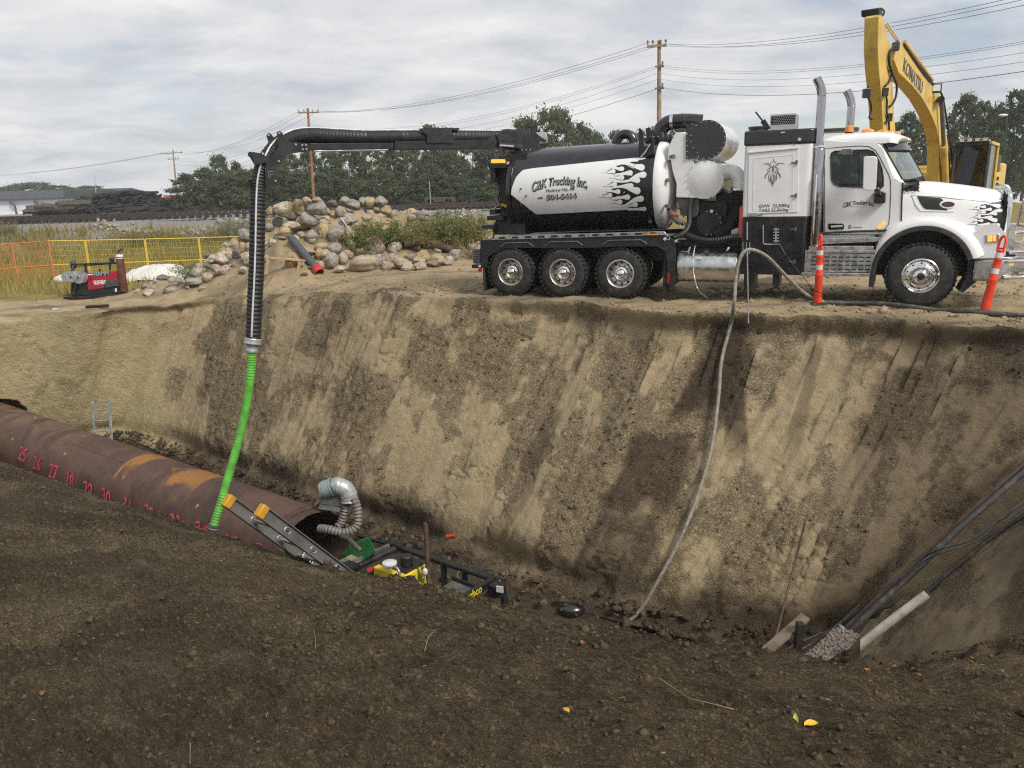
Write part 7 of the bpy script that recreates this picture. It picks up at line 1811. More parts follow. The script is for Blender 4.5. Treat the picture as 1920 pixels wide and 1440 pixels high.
LA = [(1230, 195, 240, 150, 'cream'), (1380, 125, 150, 90, 'tan'), (1480, 112, 110, 100, 'pink'), (1390, 200, 110, 110, 'tan'), (1605, 190, 220, 165, 'grey'), (1310, 272, 150, 110, 'dark'), (1480, 312, 195, 150, 'grey'), (1672, 300, 120, 110, 'tan'), (1665, 435, 150, 195, 'yellow'), (1815, 465, 180, 195, 'grey'),
   (1140, 330, 140, 110, 'dark'), (1050, 392, 115, 85, 'grey'), (1240, 452, 190, 110, 'yellow'), (1390, 392, 270, 75, 'tan'), (1410, 485, 95, 85, 'tan'), (1195, 510, 100, 45, 'grey'), (1085, 570, 80, 95, 'cream'), (1540, 495, 62, 52, 'grey'), (1640, 620, 160, 95, 'tan'), (1500, 682, 140, 100, 'tan'), (1620, 690, 105, 125, 'orange'),
   (1790, 642, 150, 125, 'grey'), (1690, 725, 125, 125, 'pink'), (1750, 785, 165, 165, 'grey'), (1885, 765, 110, 125, 'pink'), (1640, 832, 95, 85, 'tan'), (1840, 872, 135, 72, 'cream'), (1300, 805, 150, 110, 'orange'), (1070, 210, 110, 90, 'yellow'), (1770, 255, 120, 80, 'yellow'), (1700, 220, 80, 70, 'yellow'), (1850, 220, 110, 110, 'grey'), (1900, 110, 110, 90, 'grey'), (1760, 130, 110, 90, 'dark'), (1590, 90, 110, 60, 'tan'),
   (560, 600, 95, 65, 'cream'), (665, 590, 115, 130, 'tan'), (775, 490, 135, 130, 'grey'), (750, 605, 85, 95, 'yellow'), (565, 660, 145, 90, 'tan'), (540, 755, 185, 135, 'cream'), (412, 762, 155, 95, 'cream'), (450, 850, 95, 75, 'tan'), (240, 905, 135, 110, 'cream'), (310, 885, 80, 70, 'tan'), (362, 955, 135, 110, 'tan'), (200, 1012, 220, 75, 'grey'), (120, 960, 70, 40, 'dark'), (340, 835, 110, 90, 'dark'), (500, 890, 120, 80, 'tan'), (700, 690, 120, 130, 'dark'), (820, 620, 60, 90, 'tan'), (1440, 925, 80, 45, 'dark'), (1020, 740, 80, 80, 'tan')]
LB = [(30, 245, 85, 85, 'grey'), (140, 262, 195, 115, 'grey'), (240, 237, 85, 90, 'grey'), (330, 232, 145, 125, 'yellow'), (440, 242, 120, 112, 'grey'), (405, 322, 90, 60, 'grey'), (510, 330, 120, 105, 'yellow'), (570, 370, 120, 95, 'tan'), (800, 412, 105, 85, 'tan'), (1060, 470, 150, 90, 'pink'), (380, 722, 205, 215, 'pink'), (590, 742, 205, 130, 'cream'), (580, 802, 110, 85, 'grey'), (220, 802, 165, 130, 'pink'), (70, 832, 135, 105, 'pink'), (350, 812, 120, 55, 'tan'),
   (270, 922, 340, 175, 'tan'), (400, 885, 195, 135, 'grey'), (560, 862, 165, 95, 'tan'), (690, 932, 205, 135, 'tan'), (740, 972, 165, 85, 'cream'), (512, 952, 145, 112, 'pink'), (880, 955, 150, 100, 'pink'), (930, 842, 150, 130, 'yellow'), (870, 892, 140, 95, 'tan'), (1070, 905, 235, 145, 'tan'), (1212, 882, 105, 95, 'cream'), (1262, 835, 145, 125, 'grey'), (1480, 742, 130, 92, 'cream'), (950, 702, 95, 95, 'cream'), (1630, 622, 90, 80, 'yellow'), (110, 985, 115, 45, 'tan'), (765, 850, 125, 75, 'grey'), (1305, 790, 90, 60, 'tan'), (90, 330, 120, 90, 'grey'), (-10, 340, 120, 100, 'pink'), (20, 540, 70, 110, 'grey')]
big = sorted([(330 + x / 6, 360 + y / 6, w / 6, h / 6, c) for x, y, w, h, c in LA] + [(640 + x / 6, 340 + y / 6, w / 6, h / 6, c) for x, y, w, h, c in LB], key=lambda q: -q[2] * q[3])
UNIQ = [((641, 494), 'large flat-topped tan boulder in the bottom row, in front of the pink ones'), ((703, 460), 'tallest pinkish boulder standing upright at the front of the rock pile'), ((535, 392), 'large cream-white boulder near the crest of the rock pile'), ((597, 392), 'big rounded grey boulder on the crest of the rock pile'), ((607, 432), 'tall yellow-brown boulder standing beside the green bushes'), ((632, 437), 'angular greenish grey boulder leaning at the edge of the bushes'),
  ((738, 464), 'large smooth cream boulder touching the end of the old black pipe'), ((818, 491), 'biggest tan boulder at the right end of the bottom row'), ((695, 379), 'blocky yellow boulder sitting on the crest above the bushes'), ((577, 412), 'grey egg-shaped boulder in the middle of the left slope'), ((600, 475), 'small orange boulder just above the grey plastic pipe'), ((547, 494), 'orange-brown boulder behind the wooden trestle'), ((420, 486), 'large cream boulder on the lower left arm of the pile'), ((363, 529), 'flat grey boulder lowest at the left end of the pile'), ((887, 463), 'lone cream boulder on the bare earth beside the truck rear'), ((817, 418), 'pinkish boulder showing through the middle of the green bushes')]
for px, py, wpx, hpx, c in big:
 g = on_ground(px, py + hpx * 0.42, 20.0, 60)
 k = g.y / F_PX; w_, h_ = wpx * k, hpx * k
 cc = Vector((g.x, g.y + w_ * 0.12, g.z + h_ * 0.40)); lab = None
 for (ux, uy), tx in UNIQ:
  if abs(ux - px) < 7 and abs(uy - py) < 7: lab = tx
 if lab is None:
  zone = 'at the foot of the rock pile' if py > 470 else ('on the upper part of the rock pile' if py < 415 else 'part way up the rock pile')
  side_ = 'left arm' if px < 470 else None
  lab = '%s boulder %s' % (ADJ[c], zone) if not side_ else '%s boulder on the left arm of the rock pile' % ADJ[c]
 put_boulder(cc, w_ * 0.55, w_ * 0.50, h_ * 0.57, c, lab, 'boulders of the rock pile', tilt=random.uniform(-0.25, 0.25))
n_ = 0
while n_ < 170:
 cx, cy, h, rx, ry = random.choice(PILE); x = cx + random.gauss(0, rx * 0.8); y = cy - abs(random.gauss(0, ry * 0.75)) + 0.2
 z = gz(x, y)
 if y < float(np.interp(x, LC[:, 0], LC[:, 1])) + 0.5 or z < -0.75 + 0.05 * random.random(): continue
 s = random.uniform(0.07, 0.22); n_ += 1
 put_boulder(Vector((x, y, z + s * 0.2)), s * 1.15, s, s * 0.75, random.choice(['grey', 'tan', 'tan', 'dark', 'pink', 'cream']), 'small rubble stone filling the gaps between the large boulders', 'rubble stones of the rock pile', tilt=random.uniform(-0.3, 0.3))
# ================================================================== things lying on the rock pile
def gp_(px, py, lift=0.0):
 p = on_ground(px, py, 18, 60); return p + Vector((0, 0, lift))
a_, b_ = gp_(548, 462, 0.25), gp_(596, 513, 0.10)
t = thing('plastic_pipe', 'dark grey plastic pipe with red collar sloping down the rock pile', 'pipe', b_)
mb = MB(); mb.cyl(a_ - b_, Vector((0, 0, 0)), 0.115, 20); mb.build('pipe_body', M['greypvc'], t, 40)
mb = MB(); d_ = (b_ - a_).normalized(); mb.lathe([(0.117, -0.14), (0.145, -0.10), (0.15, 0.12), (0.13, 0.13), (0.125, -0.05)], Vector((0, 0, 0)), d_, 22, cap=False); mb.build('red_collar', M['redpaint'], t, 40)
mb = MB(); mb.lathe([(0.0, 0.02), (0.12, 0.02)], Vector((0, 0, 0)), d_, 22, cap=False); mb.build('pipe_bore', M['dark'], t, 0)
yt = on_ground(537, 514, 18, 60)
t = thing('wooden_trestle', 'low pale wooden trestle standing in front of the rock pile', 'trestle', yt)
def wq(px, py): return at(px, py, yt.y) - yt
mb = MB(); mb.bar(wq(504, 483), wq(572, 489), 0.10, 0.05); mb.build('top_rail', M['lumber'], t, 0, 0.004)
for p0, p1 in (((504, 485), (499, 514)), ((563, 489), (557, 517))): mb = MB(); mb.bar(wq(*p0), wq(*p1), 0.08, 0.09); mb.build('leg', M['lumber'], t, 0, 0.004)
p0, p1 = gp_(757, 471, 0.22), gp_(830, 474, 0.18)
t = thing('old_pipe', 'old blackened pipe lying along the boulders below the bushes', 'pipe', p0)
mb = MB(); mb.tube(spline([Vector((0, 0, 0)), (p1 - p0) * 0.4 + Vector((0, 0, 0.12)), (p1 - p0) * 0.8 + Vector((0, 0, 0.08)), p1 - p0 + Vector((0.3, 0, -0.1))], 6), 0.13, 18); mb.build('pipe_body', M['rustpipe'], t, 50)
mb = MB(); mb.lathe([(0.0, -0.008), (0.10, -0.008)], Vector((0, 0, 0)), (-1, 0, 0), 18, cap=False); mb.build('pipe_bore', M['dark'], t, 0)
q0, q1, q2 = gp_(641, 442, 0.55), gp_(648, 446, 0.45), gp_(666, 466, 0.35)
tag(MB().tube([q0, q1, q2], 0.028, 8).build('bent_white_rod', M['pvc'], None, 50), 'bent white plastic rod sticking up beside the green bushes', 'rod')
# ================================================================== vegetation
def leaf_mat(name, c1, c2, c3, tr=0.5):
 t = NT(name); oi = t.n.new('ShaderNodeObjectInfo')
 n = t.noise(0.45, 4, 0.6); f = t.noise(3.0, 3, 0.6)
 cc = t.mix(t.rng(n, 0.35, 0.65), c1, c2); cc = t.mix(t.rng(f, 0.55, 0.75, 0, 0.7), cc, c3)
 cc = t.mix(t.math('MULTIPLY', oi.outputs['Random'], 0.35), cc, c3)
 t.put(t.b.inputs['Base Color'], cc); t.b.inputs['Roughness'].default_value = 0.6; t.b.inputs['Specular IOR Level'].default_value = 0.25
 tl = t.n.new('ShaderNodeBsdfTranslucent'); t.l.new(cc, tl.inputs[0])
 mx = t.n.new('ShaderNodeMixShader'); mx.inputs[0].default_value = tr
 t.l.new(t.b.outputs[0], mx.inputs[1]); t.l.new(tl.outputs[0], mx.inputs[2]); t.l.new(mx.outputs[0], t.n['Material Output'].inputs[0])
 return t.m
M['leaf'] = leaf_mat('poplar_leaves', (0.110, 0.145, 0.058), (0.145, 0.178, 0.075), (0.20, 0.215, 0.105))
M['leafdark'] = leaf_mat('dark_leaves', (0.090, 0.120, 0.050), (0.118, 0.148, 0.064), (0.155, 0.172, 0.085))
M['bushleaf'] = leaf_mat('bush_leaves', (0.13, 0.165, 0.05), (0.19, 0.205, 0.07), (0.29, 0.26, 0.11), 0.45)
M['weedleaf'] = leaf_mat('weed_leaves', (0.22, 0.19, 0.07), (0.17, 0.18, 0.06), (0.32, 0.26, 0.11), 0.35)
M['sageleaf'] = leaf_mat('sage_leaves', (0.19, 0.19, 0.13), (0.24, 0.235, 0.17), (0.28, 0.27, 0.2), 0.3)
M['grassblade'] = leaf_mat('dry_grass', (0.40, 0.29, 0.085), (0.30, 0.25, 0.07), (0.20, 0.22, 0.06), 0.35)
def leaf_quads(C, size, r, flat=0.0):
 n = len(C); s = size * r.uniform(0.55, 1.35, n)
 a = r.normal(size=(n, 3)); a[:, 2] *= 1 - flat; a /= np.linalg.norm(a, axis=1, keepdims=True)
 b = np.cross(a, r.normal(size=(n, 3))); b /= np.linalg.norm(b, axis=1, keepdims=True)
 s = s[:, None]
 V = np.stack([C - a * s * 0.5, C + b * s * 0.33 + a * s * 0.05, C + a * s * 0.5, C - b * s * 0.33 - a * s * 0.05], 1)
 return V.reshape(-1, 3), np.arange(n * 4).reshape(n, 4)
def crown_mesh(seed, H, R, nleaf, size, m, style):
 """leaf clumps on many small branch ends, with gaps between them"""
 r = np.random.default_rng(seed); cl = []
 nb_ = 130 if style != 'wide' else 160
 for i in range(nb_):
  h = r.uniform(0.10, 1.0) if style != 'bushy' else r.uniform(0.02, 1.0)
  prof = {'tall': math.sin(PI * min(1, 0.18 + 0.80 * h)) ** 0.7, 'wide': math.sin(PI * min(1, 0.25 + 0.72 * h)) ** 0.6, 'bushy': (1 - h ** 2.2) ** 0.6}[style]
  a = r.uniform(0, 2 * PI); q = R * prof * math.sqrt(r.uniform(0.15, 1.0)) * r.uniform(0.75, 1.12)
  cl.append((q * math.cos(a), q * math.sin(a), H * h, R * r.uniform(0.07, 0.20)))
 cl = np.array(cl); k = r.integers(0, len(cl), nleaf)
 d = r.normal(size=(nleaf, 3)); d /= np.linalg.norm(d, axis=1, keepdims=True)
 C = cl[k, :3] + d * (cl[k, 3] * np.abs(r.normal(0, 0.75, nleaf)))[:, None] * np.array([1, 1, 0.8])
 V, F = leaf_quads(C, size, r); return raw_mesh('crown', V, F, m), cl
def trunk_mesh(seed, H, rad, cl, hf=0.85):
 r = random.Random(seed); mb = MB()
 pts = [Vector((0, 0, -0.3))] + [Vector((r.uniform(-0.1, 0.1) * i, r.uniform(-0.1, 0.1) * i, H * hf * (i + 1) / 5)) for i in range(5)]
 mb.tube(spline(pts, 3), [rad * (1 - 0.85 * i / 15) for i in range(16)], 7)
 for c in cl[:: max(1, len(cl) // 9)]:
  h = max(0.5, c[2] - abs(c[0]) * 0.5 - abs(c[1]) * 0.4); mb.tube([Vector((0, 0, min(h, H * hf))), Vector((c[0] * 0.5, c[1] * 0.5, (h + c[2]) / 2)), Vector(c[:3])], [rad * 0.35, rad * 0.22, rad * 0.08], 5)
 me_o = mb.build('trunk', M['bark'], None, 60); me = me_o.data; bpy.data.objects.remove(me_o); return me
TREE = {}
for nm, (sd, H, R, n, sz, m, stl) in {'poplar': (1, 10, 3.0, 11000, 0.31, 'leaf', 'tall'), 'poplar2': (2, 10, 3.3, 11000, 0.31, 'leafdark', 'tall'), 'maple': (3, 10, 4.4, 14000, 0.33, 'leaf', 'wide'), 'maple2': (4, 10, 4.2, 14000, 0.33, 'leafdark', 'wide'), 'willow': (5, 10, 4.8, 15000, 0.33, 'leaf', 'bushy'), 'willow2': (6, 10, 5.0, 15000, 0.33, 'leafdark', 'bushy')}.items():
 me, cl = crown_mesh(sd, H, R, n, sz, M[m], stl); TREE[nm] = (me, trunk_mesh(sd, H, 0.22, cl))
def tree(px, top, base, Y, kind, wscale, label, group='trees beyond the railway'):
 c = at(px, base, Y); tp = at(px, top, Y); h = tp.z - c.z; c.z = min(c.z, 0.5)
 t = thing('tree', label, 'tree', (c.x, c.y, c.z), random.uniform(0, 6.28), group); h = tp.z - c.z
 me, tr = TREE[kind]
 for n, d in (('crown', me), ('trunk', tr)):
  o = link(n, d, t); o.scale = (h / 10 * wscale, h / 10 * wscale, h / 10)
  if n == 'crown': o['kind'] = 'stuff'
 return t
TD_ = [(365, 335, 118, 'willow', 0.55), (392, 318, 116, 'maple', 0.7), (420, 293, 114, 'maple', 0.75), (450, 305, 112, 'willow2', 0.7), (482, 318, 114, 'maple2', 0.8), (515, 300, 112, 'willow', 0.75), (548, 288, 110, 'maple2', 0.8), (585, 280, 112, 'willow2', 0.85), (625, 285, 110, 'maple', 0.8), (660, 276, 112, 'maple2', 0.85), (700, 272, 110, 'willow', 0.8), (738, 278, 112, 'willow2', 0.8), (775, 268, 110, 'maple', 0.75), (812, 236, 118, 'poplar', 0.95), (845, 244, 118, 'poplar2', 0.9), (805, 290, 106, 'willow2', 0.8), (850, 285, 108, 'maple2', 0.8), (890, 262, 112, 'willow', 0.8), (925, 268, 110, 'willow2', 0.8), (960, 250, 112, 'maple2', 0.8), (990, 225, 112, 'maple', 0.75), (1040, 208, 110, 'maple', 0.85), (1085, 235, 112, 'maple2', 0.75), (1120, 252, 114, 'willow', 0.7), (1155, 246, 116, 'poplar', 0.8), (1195, 250, 116, 'maple2', 0.7), (1235, 238, 118, 'maple', 0.6), (1275, 225, 118, 'poplar2', 0.8), (1310, 250, 118, 'maple', 0.6),
    (1345, 300, 116, 'willow2', 0.7), (1420, 290, 116, 'maple2', 0.8), (1500, 280, 116, 'willow', 0.8), (1585, 270, 116, 'maple', 0.8), (1660, 232, 90, 'poplar', 0.9), (1690, 215, 88, 'poplar2', 0.75), (1715, 228, 92, 'poplar', 0.8), (1795, 182, 88, 'poplar2', 0.8), (1822, 192, 86, 'poplar', 0.8), (1850, 200, 84, 'maple2', 0.55), (1885, 172, 80, 'poplar', 0.9), (1915, 180, 78, 'maple2', 0.7), (1950, 176, 80, 'maple', 0.7), (1990, 190, 80, 'poplar2', 0.9), (1775, 240, 92, 'willow2', 0.5), (1860, 250, 76, 'willow2', 0.55), (1925, 260, 74, 'willow', 0.6), (1740, 262, 94, 'willow', 0.5)]
NEAR_ = lambda px: 'behind the suction boom' if 480 <= px < 930 else ('behind the tank of the truck' if 930 <= px < 1320 else ('behind the truck cab' if px < 1640 else ('around the excavator' if px < 1850 else 'right of the excavator cab')))
for px, top, Y, kd, ws_ in TD_:
 kind_ = {'poplar': 'slender light green tree', 'poplar2': 'slender dark green tree', 'maple': 'broad mid-green tree', 'maple2': 'broad dark green tree', 'willow': 'bushy green tree', 'willow2': 'bushy dark green tree'}[kd]
 lab = kind_ + ' ' + (NEAR_(px) if px >= 480 else 'at the left end of the tree line')
 if px == 1040: lab = 'tallest broad tree, rising above the tank of the truck'
 if px == 420: lab = 'tallest tree at the left end of the tree line'
 tree(px, top, 393 if px < 1640 else 372, Y, kd, ws_, lab)
for i in range(26):                                       # undergrowth closing the foot of the tree line
 px = 355 + i * 36; t = tree(px, 330 + random.uniform(-14, 12), 396, 104 + random.uniform(-2, 2), random.choice(['willow', 'willow2']), 1.35, 'low dark bush closing the foot of the tree line', 'undergrowth below the trees')
 t.name = 'undergrowth_bush'; t['category'] = 'bush'
for px, top, Y, w_ in ((8, 352, 230, 1.2), (40, 346, 232, 1.1), (72, 343, 230, 1.2), (105, 348, 228, 1.2), (140, 352, 230, 1.2), (172, 349, 226, 1.1), (-30, 350, 230, 1.2), (200, 356, 230, 1.2)):
 tree(px, top, 385, Y, random.choice(['willow', 'maple']), w_ * 2.6, 'distant low tree behind the white warehouse', 'distant trees behind the warehouse')
# bushes on the rock pile: upright stems with fine leaves
def bush_mesh(seed, n_st, leaves, size, m, spread=0.75):
 r = np.random.default_rng(seed); C = []; SV, SF = [], []
 for i in range(n_st):
  a = r.uniform(0, 2 * PI); q = spread * math.sqrt(r.uniform(0, 1)); lean = r.normal(0, 0.22, 2); h = r.uniform(0.55, 1.0) * (1 - 0.35 * q / spread)
  k = int(leaves / n_st); f = r.uniform(0.12, 1.0, k) ** 0.8
  bx_, by_ = q * math.cos(a) * 0.55, q * math.sin(a) * 0.55
  P = np.stack([bx_ + (q * math.cos(a) * 0.6 + lean[0]) * f ** 1.4, by_ + (q * math.sin(a) * 0.6 + lean[1]) * f ** 1.4, h * f], 1)
  C.append(P + r.normal(0, 0.05 + 0.05 * (1 - h), (k, 3)))
  o = len(SV); t_ = np.array([bx_ + q * math.cos(a) * 0.6 + lean[0], by_ + q * math.sin(a) * 0.6 + lean[1], h]); b0 = np.array([bx_, by_, 0])
  SV += [b0 + [0.006, 0, 0], b0 - [0.006, 0, 0], t_, t_ + [0.002, 0, 0]]; SF.append([o, o + 1, o + 2, o + 3])
 C = np.concatenate(C); a = r.normal(size=(len(C), 3)) * [0.7, 0.7, 1]; a[:, 2] = np.abs(a[:, 2]) + 0.2; a /= np.linalg.norm(a, axis=1, keepdims=True); b = np.cross(a, r.normal(size=a.shape)); b /= np.linalg.norm(b, axis=1, keepdims=True)
 s = (size * r.uniform(0.6, 1.3, len(C)))[:, None]
 V = np.stack([C - a * s * 0.5, C + b * s * 0.16, C + a * s * 0.5, C - b * s * 0.16], 1).reshape(-1, 3); F = np.arange(len(C) * 4).reshape(-1, 4)
 return raw_mesh('foliage', V, F, m), raw_mesh('stems', np.array(SV), np.array(SF), M['weedleaf'])
BU = [bush_mesh(40, 30, 1900, 0.10, M['bushleaf']), bush_mesh(41, 34, 1900, 0.09, M['bushleaf']), bush_mesh(42, 40, 1500, 0.09, M['weedleaf']), bush_mesh(43, 26, 1500, 0.10, M['sageleaf'])]
BL = [(663, 420, 470, 52, 0), (690, 405, 462, 70, 1), (722, 398, 455, 78, 0), (752, 408, 450, 66, 1), (778, 415, 458, 60, 2), (800, 426, 462, 56, 2), (826, 380, 452, 74, 0), (858, 376, 448, 78, 1), (890, 392, 452, 62, 0), (876, 418, 462, 60, 2), (815, 392, 440, 60, 1), (672, 446, 484, 40, 0), (898, 455, 482, 40, 2), (358, 478, 518, 44, 1), (344, 490, 522, 34, 0), (555, 370, 394, 24, 2), (612, 380, 405, 30, 2), (690, 440, 464, 44, 1)]
for px, top, base, wpx, k in BL:
 g = on_ground(px, base, 19, 60); tp = at(px, top, g.y)
 nm = ('green feathery bush', 'dense green bush', 'straw-coloured weed clump', 'grey sage bush')[k]
 wh = 'on the left arm of the rock pile' if px < 400 else ('near the crest of the rock pile' if base < 410 else ('beside the truck rear' if px > 840 else ('low among the boulders' if base > 468 else 'spreading over the middle of the rock pile')))
 t = thing('bush', '%s %s' % (nm, wh), 'bush', g + Vector((0, 0, -0.05)), random.uniform(0, 6), 'bushes on the rock pile')
 s = max(0.4, tp.z - g.z); w_ = wpx * g.y / F_PX / 1.1
 for o in (link('foliage', BU[k][0], t), link('stems', BU[k][1], t)): o.scale = (w_, w_, s); o['kind'] = 'stuff'
for px, top, base, wpx, k in ((437, 392, 432, 46, 3), (455, 402, 430, 30, 3), (402, 408, 436, 34, 2), (418, 424, 450, 50, 2), (270, 420, 446, 60, 2), (300, 425, 450, 60, 2), (365, 425, 450, 50, 2), (15, 405, 418, 30, 2)):
 d = ray(px, base); Y = 62.0; g = at(px, base, Y); g.z = gz(g.x, g.y) - 0.05; s = max(0.5, at(px, top, Y).z - g.z); w_ = wpx * Y / F_PX / 1.1
 t = thing('bush', ('pale sage bush on the railway slope behind the boom hose' if k == 3 else 'yellowish weed bush on the stony slope below the railway'), 'bush', g, random.uniform(0, 6), 'bushes along the railway slope')
 for o in (link('foliage', BU[k][0], t), link('stems', BU[k][1], t)): o.scale = (w_, w_, s); o['kind'] = 'stuff'
# dry grass of the field
def grass_field(n, xr, yr, hmin, hmax, name, label, m, mask, wid=0.02, seed=5):
 r = np.random.default_rng(seed); x = r.uniform(*xr, n); y = r.uniform(*yr, n)
 cl_ = fbm(x * 0.5, y * 0.5, 3, 801) + 0.5
 keep = mask(x, y, r.uniform(0, 1, n)) & (r.uniform(0, 1, n) < 0.25 + cl_)
 x, y, cl_ = x[keep], y[keep], cl_[keep]; z = ground_z(x, y); n = len(x)
 h = r.uniform(hmin, hmax, n) * (0.6 + 0.8 * np.clip(cl_, 0, 1)); a = r.uniform(0, PI, n); w = wid * r.uniform(0.6, 1.5, n) * (1 + y / 60); lx, ly = r.normal(0, 0.25, n) * h, r.normal(0, 0.25, n) * h
 B = np.stack([x, y, z - 0.03], 1); D = np.stack([np.cos(a) * w, np.sin(a) * w, 0 * w], 1)
 V = np.stack([B - D, B + D, B + np.stack([lx, ly, h], 1)], 1).reshape(-1, 3)
 return tag(link(name, raw_mesh(name, V, np.arange(n * 3).reshape(-1, 3), m)), label, 'grass', None, 'stuff')
def fld(x, y, u):
 ed = sstep(-11.0, -13.0, x + (y - 24) * -0.55 + 4) * sstep(25.2, 28.0, y)
 return (u < ed * (0.35 + 0.65 * sstep(27, 33, y))) & (y < y_track(x) - 7) & (x > -y * 0.78)
grass_field(90000, (-60, -4), (24.5, 66), 0.20, 0.55, 'dry_grass', 'yellow dry grass covering the field behind the fence', M['grassblade'], fld)
M['grassgreen'] = leaf_mat('green_grass', (0.24, 0.22, 0.07), (0.30, 0.255, 0.085), (0.36, 0.28, 0.10), 0.35)
grass_field(52000, (-60, 4), (44, 72), 0.45, 1.0, 'tall_grass', 'tall greener grass along the foot of the railway bank', M['grassgreen'], lambda x, y, u: (y > 52 + 2 * np.sin(x * 0.4)) & (y < y_track(x) - 5.5) & (x > -y * 0.78) & (x < 0.1 * y - 14), 0.03, 6)
# riprap on the railway slope
k = 2600; r = np.random.default_rng(9); x = r.uniform(-48, 2, k); y = y_track(x) - r.uniform(2.0, 9.0, k); kk = (fbm(x * 0.15, y * 0.3, 3, 821) > -0.12) & (x > -0.3 * y - 14); x, y = x[kk], y[kk]
tag(link('riprap', pebbles(np.stack([x, y, ground_z(x, y) + 0.05], 1), r.uniform(0.10, 0.34, len(x)), 'riprap', M['rock_grey'])), 'grey broken rock covering the slope below the railway', 'rubble', None, 'stuff')
# ================================================================== welder on its skid, gas bottle, tarp
YW = on_ground(190, 556, 22, 40).y
wb = at(190, 556, YW); wb.z = gz(wb.x, wb.y)
wel = thing('engine_welder', 'red and black engine welder on a steel skid with white cable reels', 'welder', wb)
Z5 = lambda x, y: (x * 0.23958, 260 + y * 0.23960)
def wq5(x, y, d=0.0): return at(*Z5(x, y), YW + d) - wb
def wfn(d0): return lambda u, v_, d: wq5(u, v_, d0 + d)
def w5(poly): return [(x, y) for x, y in poly]
mb = MB(); mb.prism([(495, 1240), (1040, 1205), (1042, 1222), (600, 1262), (498, 1258)], wfn(-0.10), 0.0, 1.2); mb.build('skid', M['satin'], wel, 0, 0.01)
mb = MB(); mb.prism([(562, 1040), (685, 1030), (690, 1225), (565, 1232)], wfn(0.0), 0.0, 0.9); mb.build('control_end', M['satin'], wel, 0, 0.015)
mb = MB(); mb.prism([(690, 1175), (935, 1150), (985, 1165), (985, 1205), (690, 1228)], wfn(0.0), 0.0, 0.9); mb.build('tray', M['satin'], wel, 0, 0.01)
mb = MB(); mb.prism([(682, 1052), (820, 1042), (935, 1030), (938, 1095), (818, 1112), (806, 1172), (690, 1186)], wfn(-0.02), 0.0, 0.8); hood_w_ = mb.build('welder_cover', M['weldred'], wel, 0, 0.02)
mb = MB(); mb.prism([(818, 1112), (940, 1092), (944, 1152), (808, 1172)], wfn(-0.025), 0.0, 0.7); mb.build('side_louvre', M['satin'], wel, 0, 0.01)
for k in range(6):
 mb = MB(); mb.bar(wq5(822, 1117 + k * 9, -0.04), wq5(938, 1098 + k * 9, -0.04), 0.02, 0.02); mb.build('louvre_slat', M['greysteel'], wel, 0)
fr = MB()
for a, b in (((565, 985), (945, 970)), ((945, 970), (950, 1180)), ((668, 980), (672, 1060)), ((858, 975), (862, 1030)), ((568, 985), (565, 1230))): fr.bar(wq5(*a), wq5(*b), 0.06, 0.05); fr.bar(wq5(*a, 0.85), wq5(*b, 0.85), 0.06, 0.05)
for p in ((565, 985), (945, 970)): fr.bar(wq5(*p), wq5(*p, 0.85), 0.06, 0.05)
o = fr.build('roll_frame', M['satin'], wel, 0); o['kind'] = 'stuff'
mb = MB(); mb.prism([(590, 995), (860, 975), (930, 968), (940, 978), (600, 1003)], wfn(0.0), 0.0, 0.85); mb.build('top_plate', M['satin'], wel, 0)
for x in (528, 560, 615):
 c = wq5(x, 1080 + (x - 528) * 0.05, -0.25 + (x == 528) * 0.25); mb = MB(); r_ = 0.21 if x == 615 else 0.18
 mb.lathe([(0.0, -0.05), (r_ * 0.3, -0.05), (r_ * 0.32, -0.03), (r_, -0.03), (r_, 0.0), (r_ * 0.5, 0.01), (r_ * 0.5, 0.14), (r_, 0.15), (r_, 0.18)], c, (0.1, 1, 0), 24); rl_ = mb.build('cable_reel', M['galv'], wel, 40)
 mb = MB(); mb.lathe([(0.0, -0.055), (0.035, -0.055), (0.035, -0.05)], c, (0.1, 1, 0), 12); mb.build('reel_hub', M['dark'], rl_, 0)
mb = MB(); mb.cyl(wq5(875, 965, 0.3), wq5(875, 935, 0.3), 0.07, 12); mb.cyl(wq5(780, 1040, 0.2), wq5(780, 1020, 0.2), 0.03, 8); mb.build('muffler', M['satin'], wel, 40)
mb = MB(); mb.ell(wq5(572, 985, 0.1), (0.10, 0.12, 0.16)); mb.tube(spline([wq5(575, 990), wq5(572, 1080), wq5(590, 1150, -0.05), wq5(575, 1220)], 6), 0.04, 8); mb.build('coiled_lead', M['dirtyhose'], wel, 50)
for tx, px, py, sz, mm in (('HAMM', 735, 1074, 0.17, 'teal'), ('LINCOLN', 730, 1128, 0.10, 'label'), ('ELECTRIC', 740, 1142, 0.08, 'label')):
 o0 = wq5(px, py, -0.045); text_mesh('welder_lettering', tx, lambda x, y, z, o0=o0: o0 + Vector((x, 0, y + x * 0.04)), M[mm], hood_w_, size=sz, offset=0.004)
mb = MB(); mb.prism([(684, 1060), (728, 1058), (728, 1066), (684, 1070)], wfn(-0.045), 0.0, 0.01); mb.build('white_strip', M['label'], hood_w_, 0)
mb = MB(); mb.prism([(898, 1172), (915, 1170), (915, 1198), (900, 1199)], wfn(-0.03), 0.0, 0.01); mb.build('white_plate', M['label'], wel, 0)
gb = wq5(975, 1200, -0.05) + wb; gb.z = gz(gb.x, gb.y) + 0.04
gas = thing('gas_bottle', 'tall brown gas bottle standing at the right end of the red welder', 'gas bottle', gb)
hb = (wq5(950, 890) + wb).z - gb.z
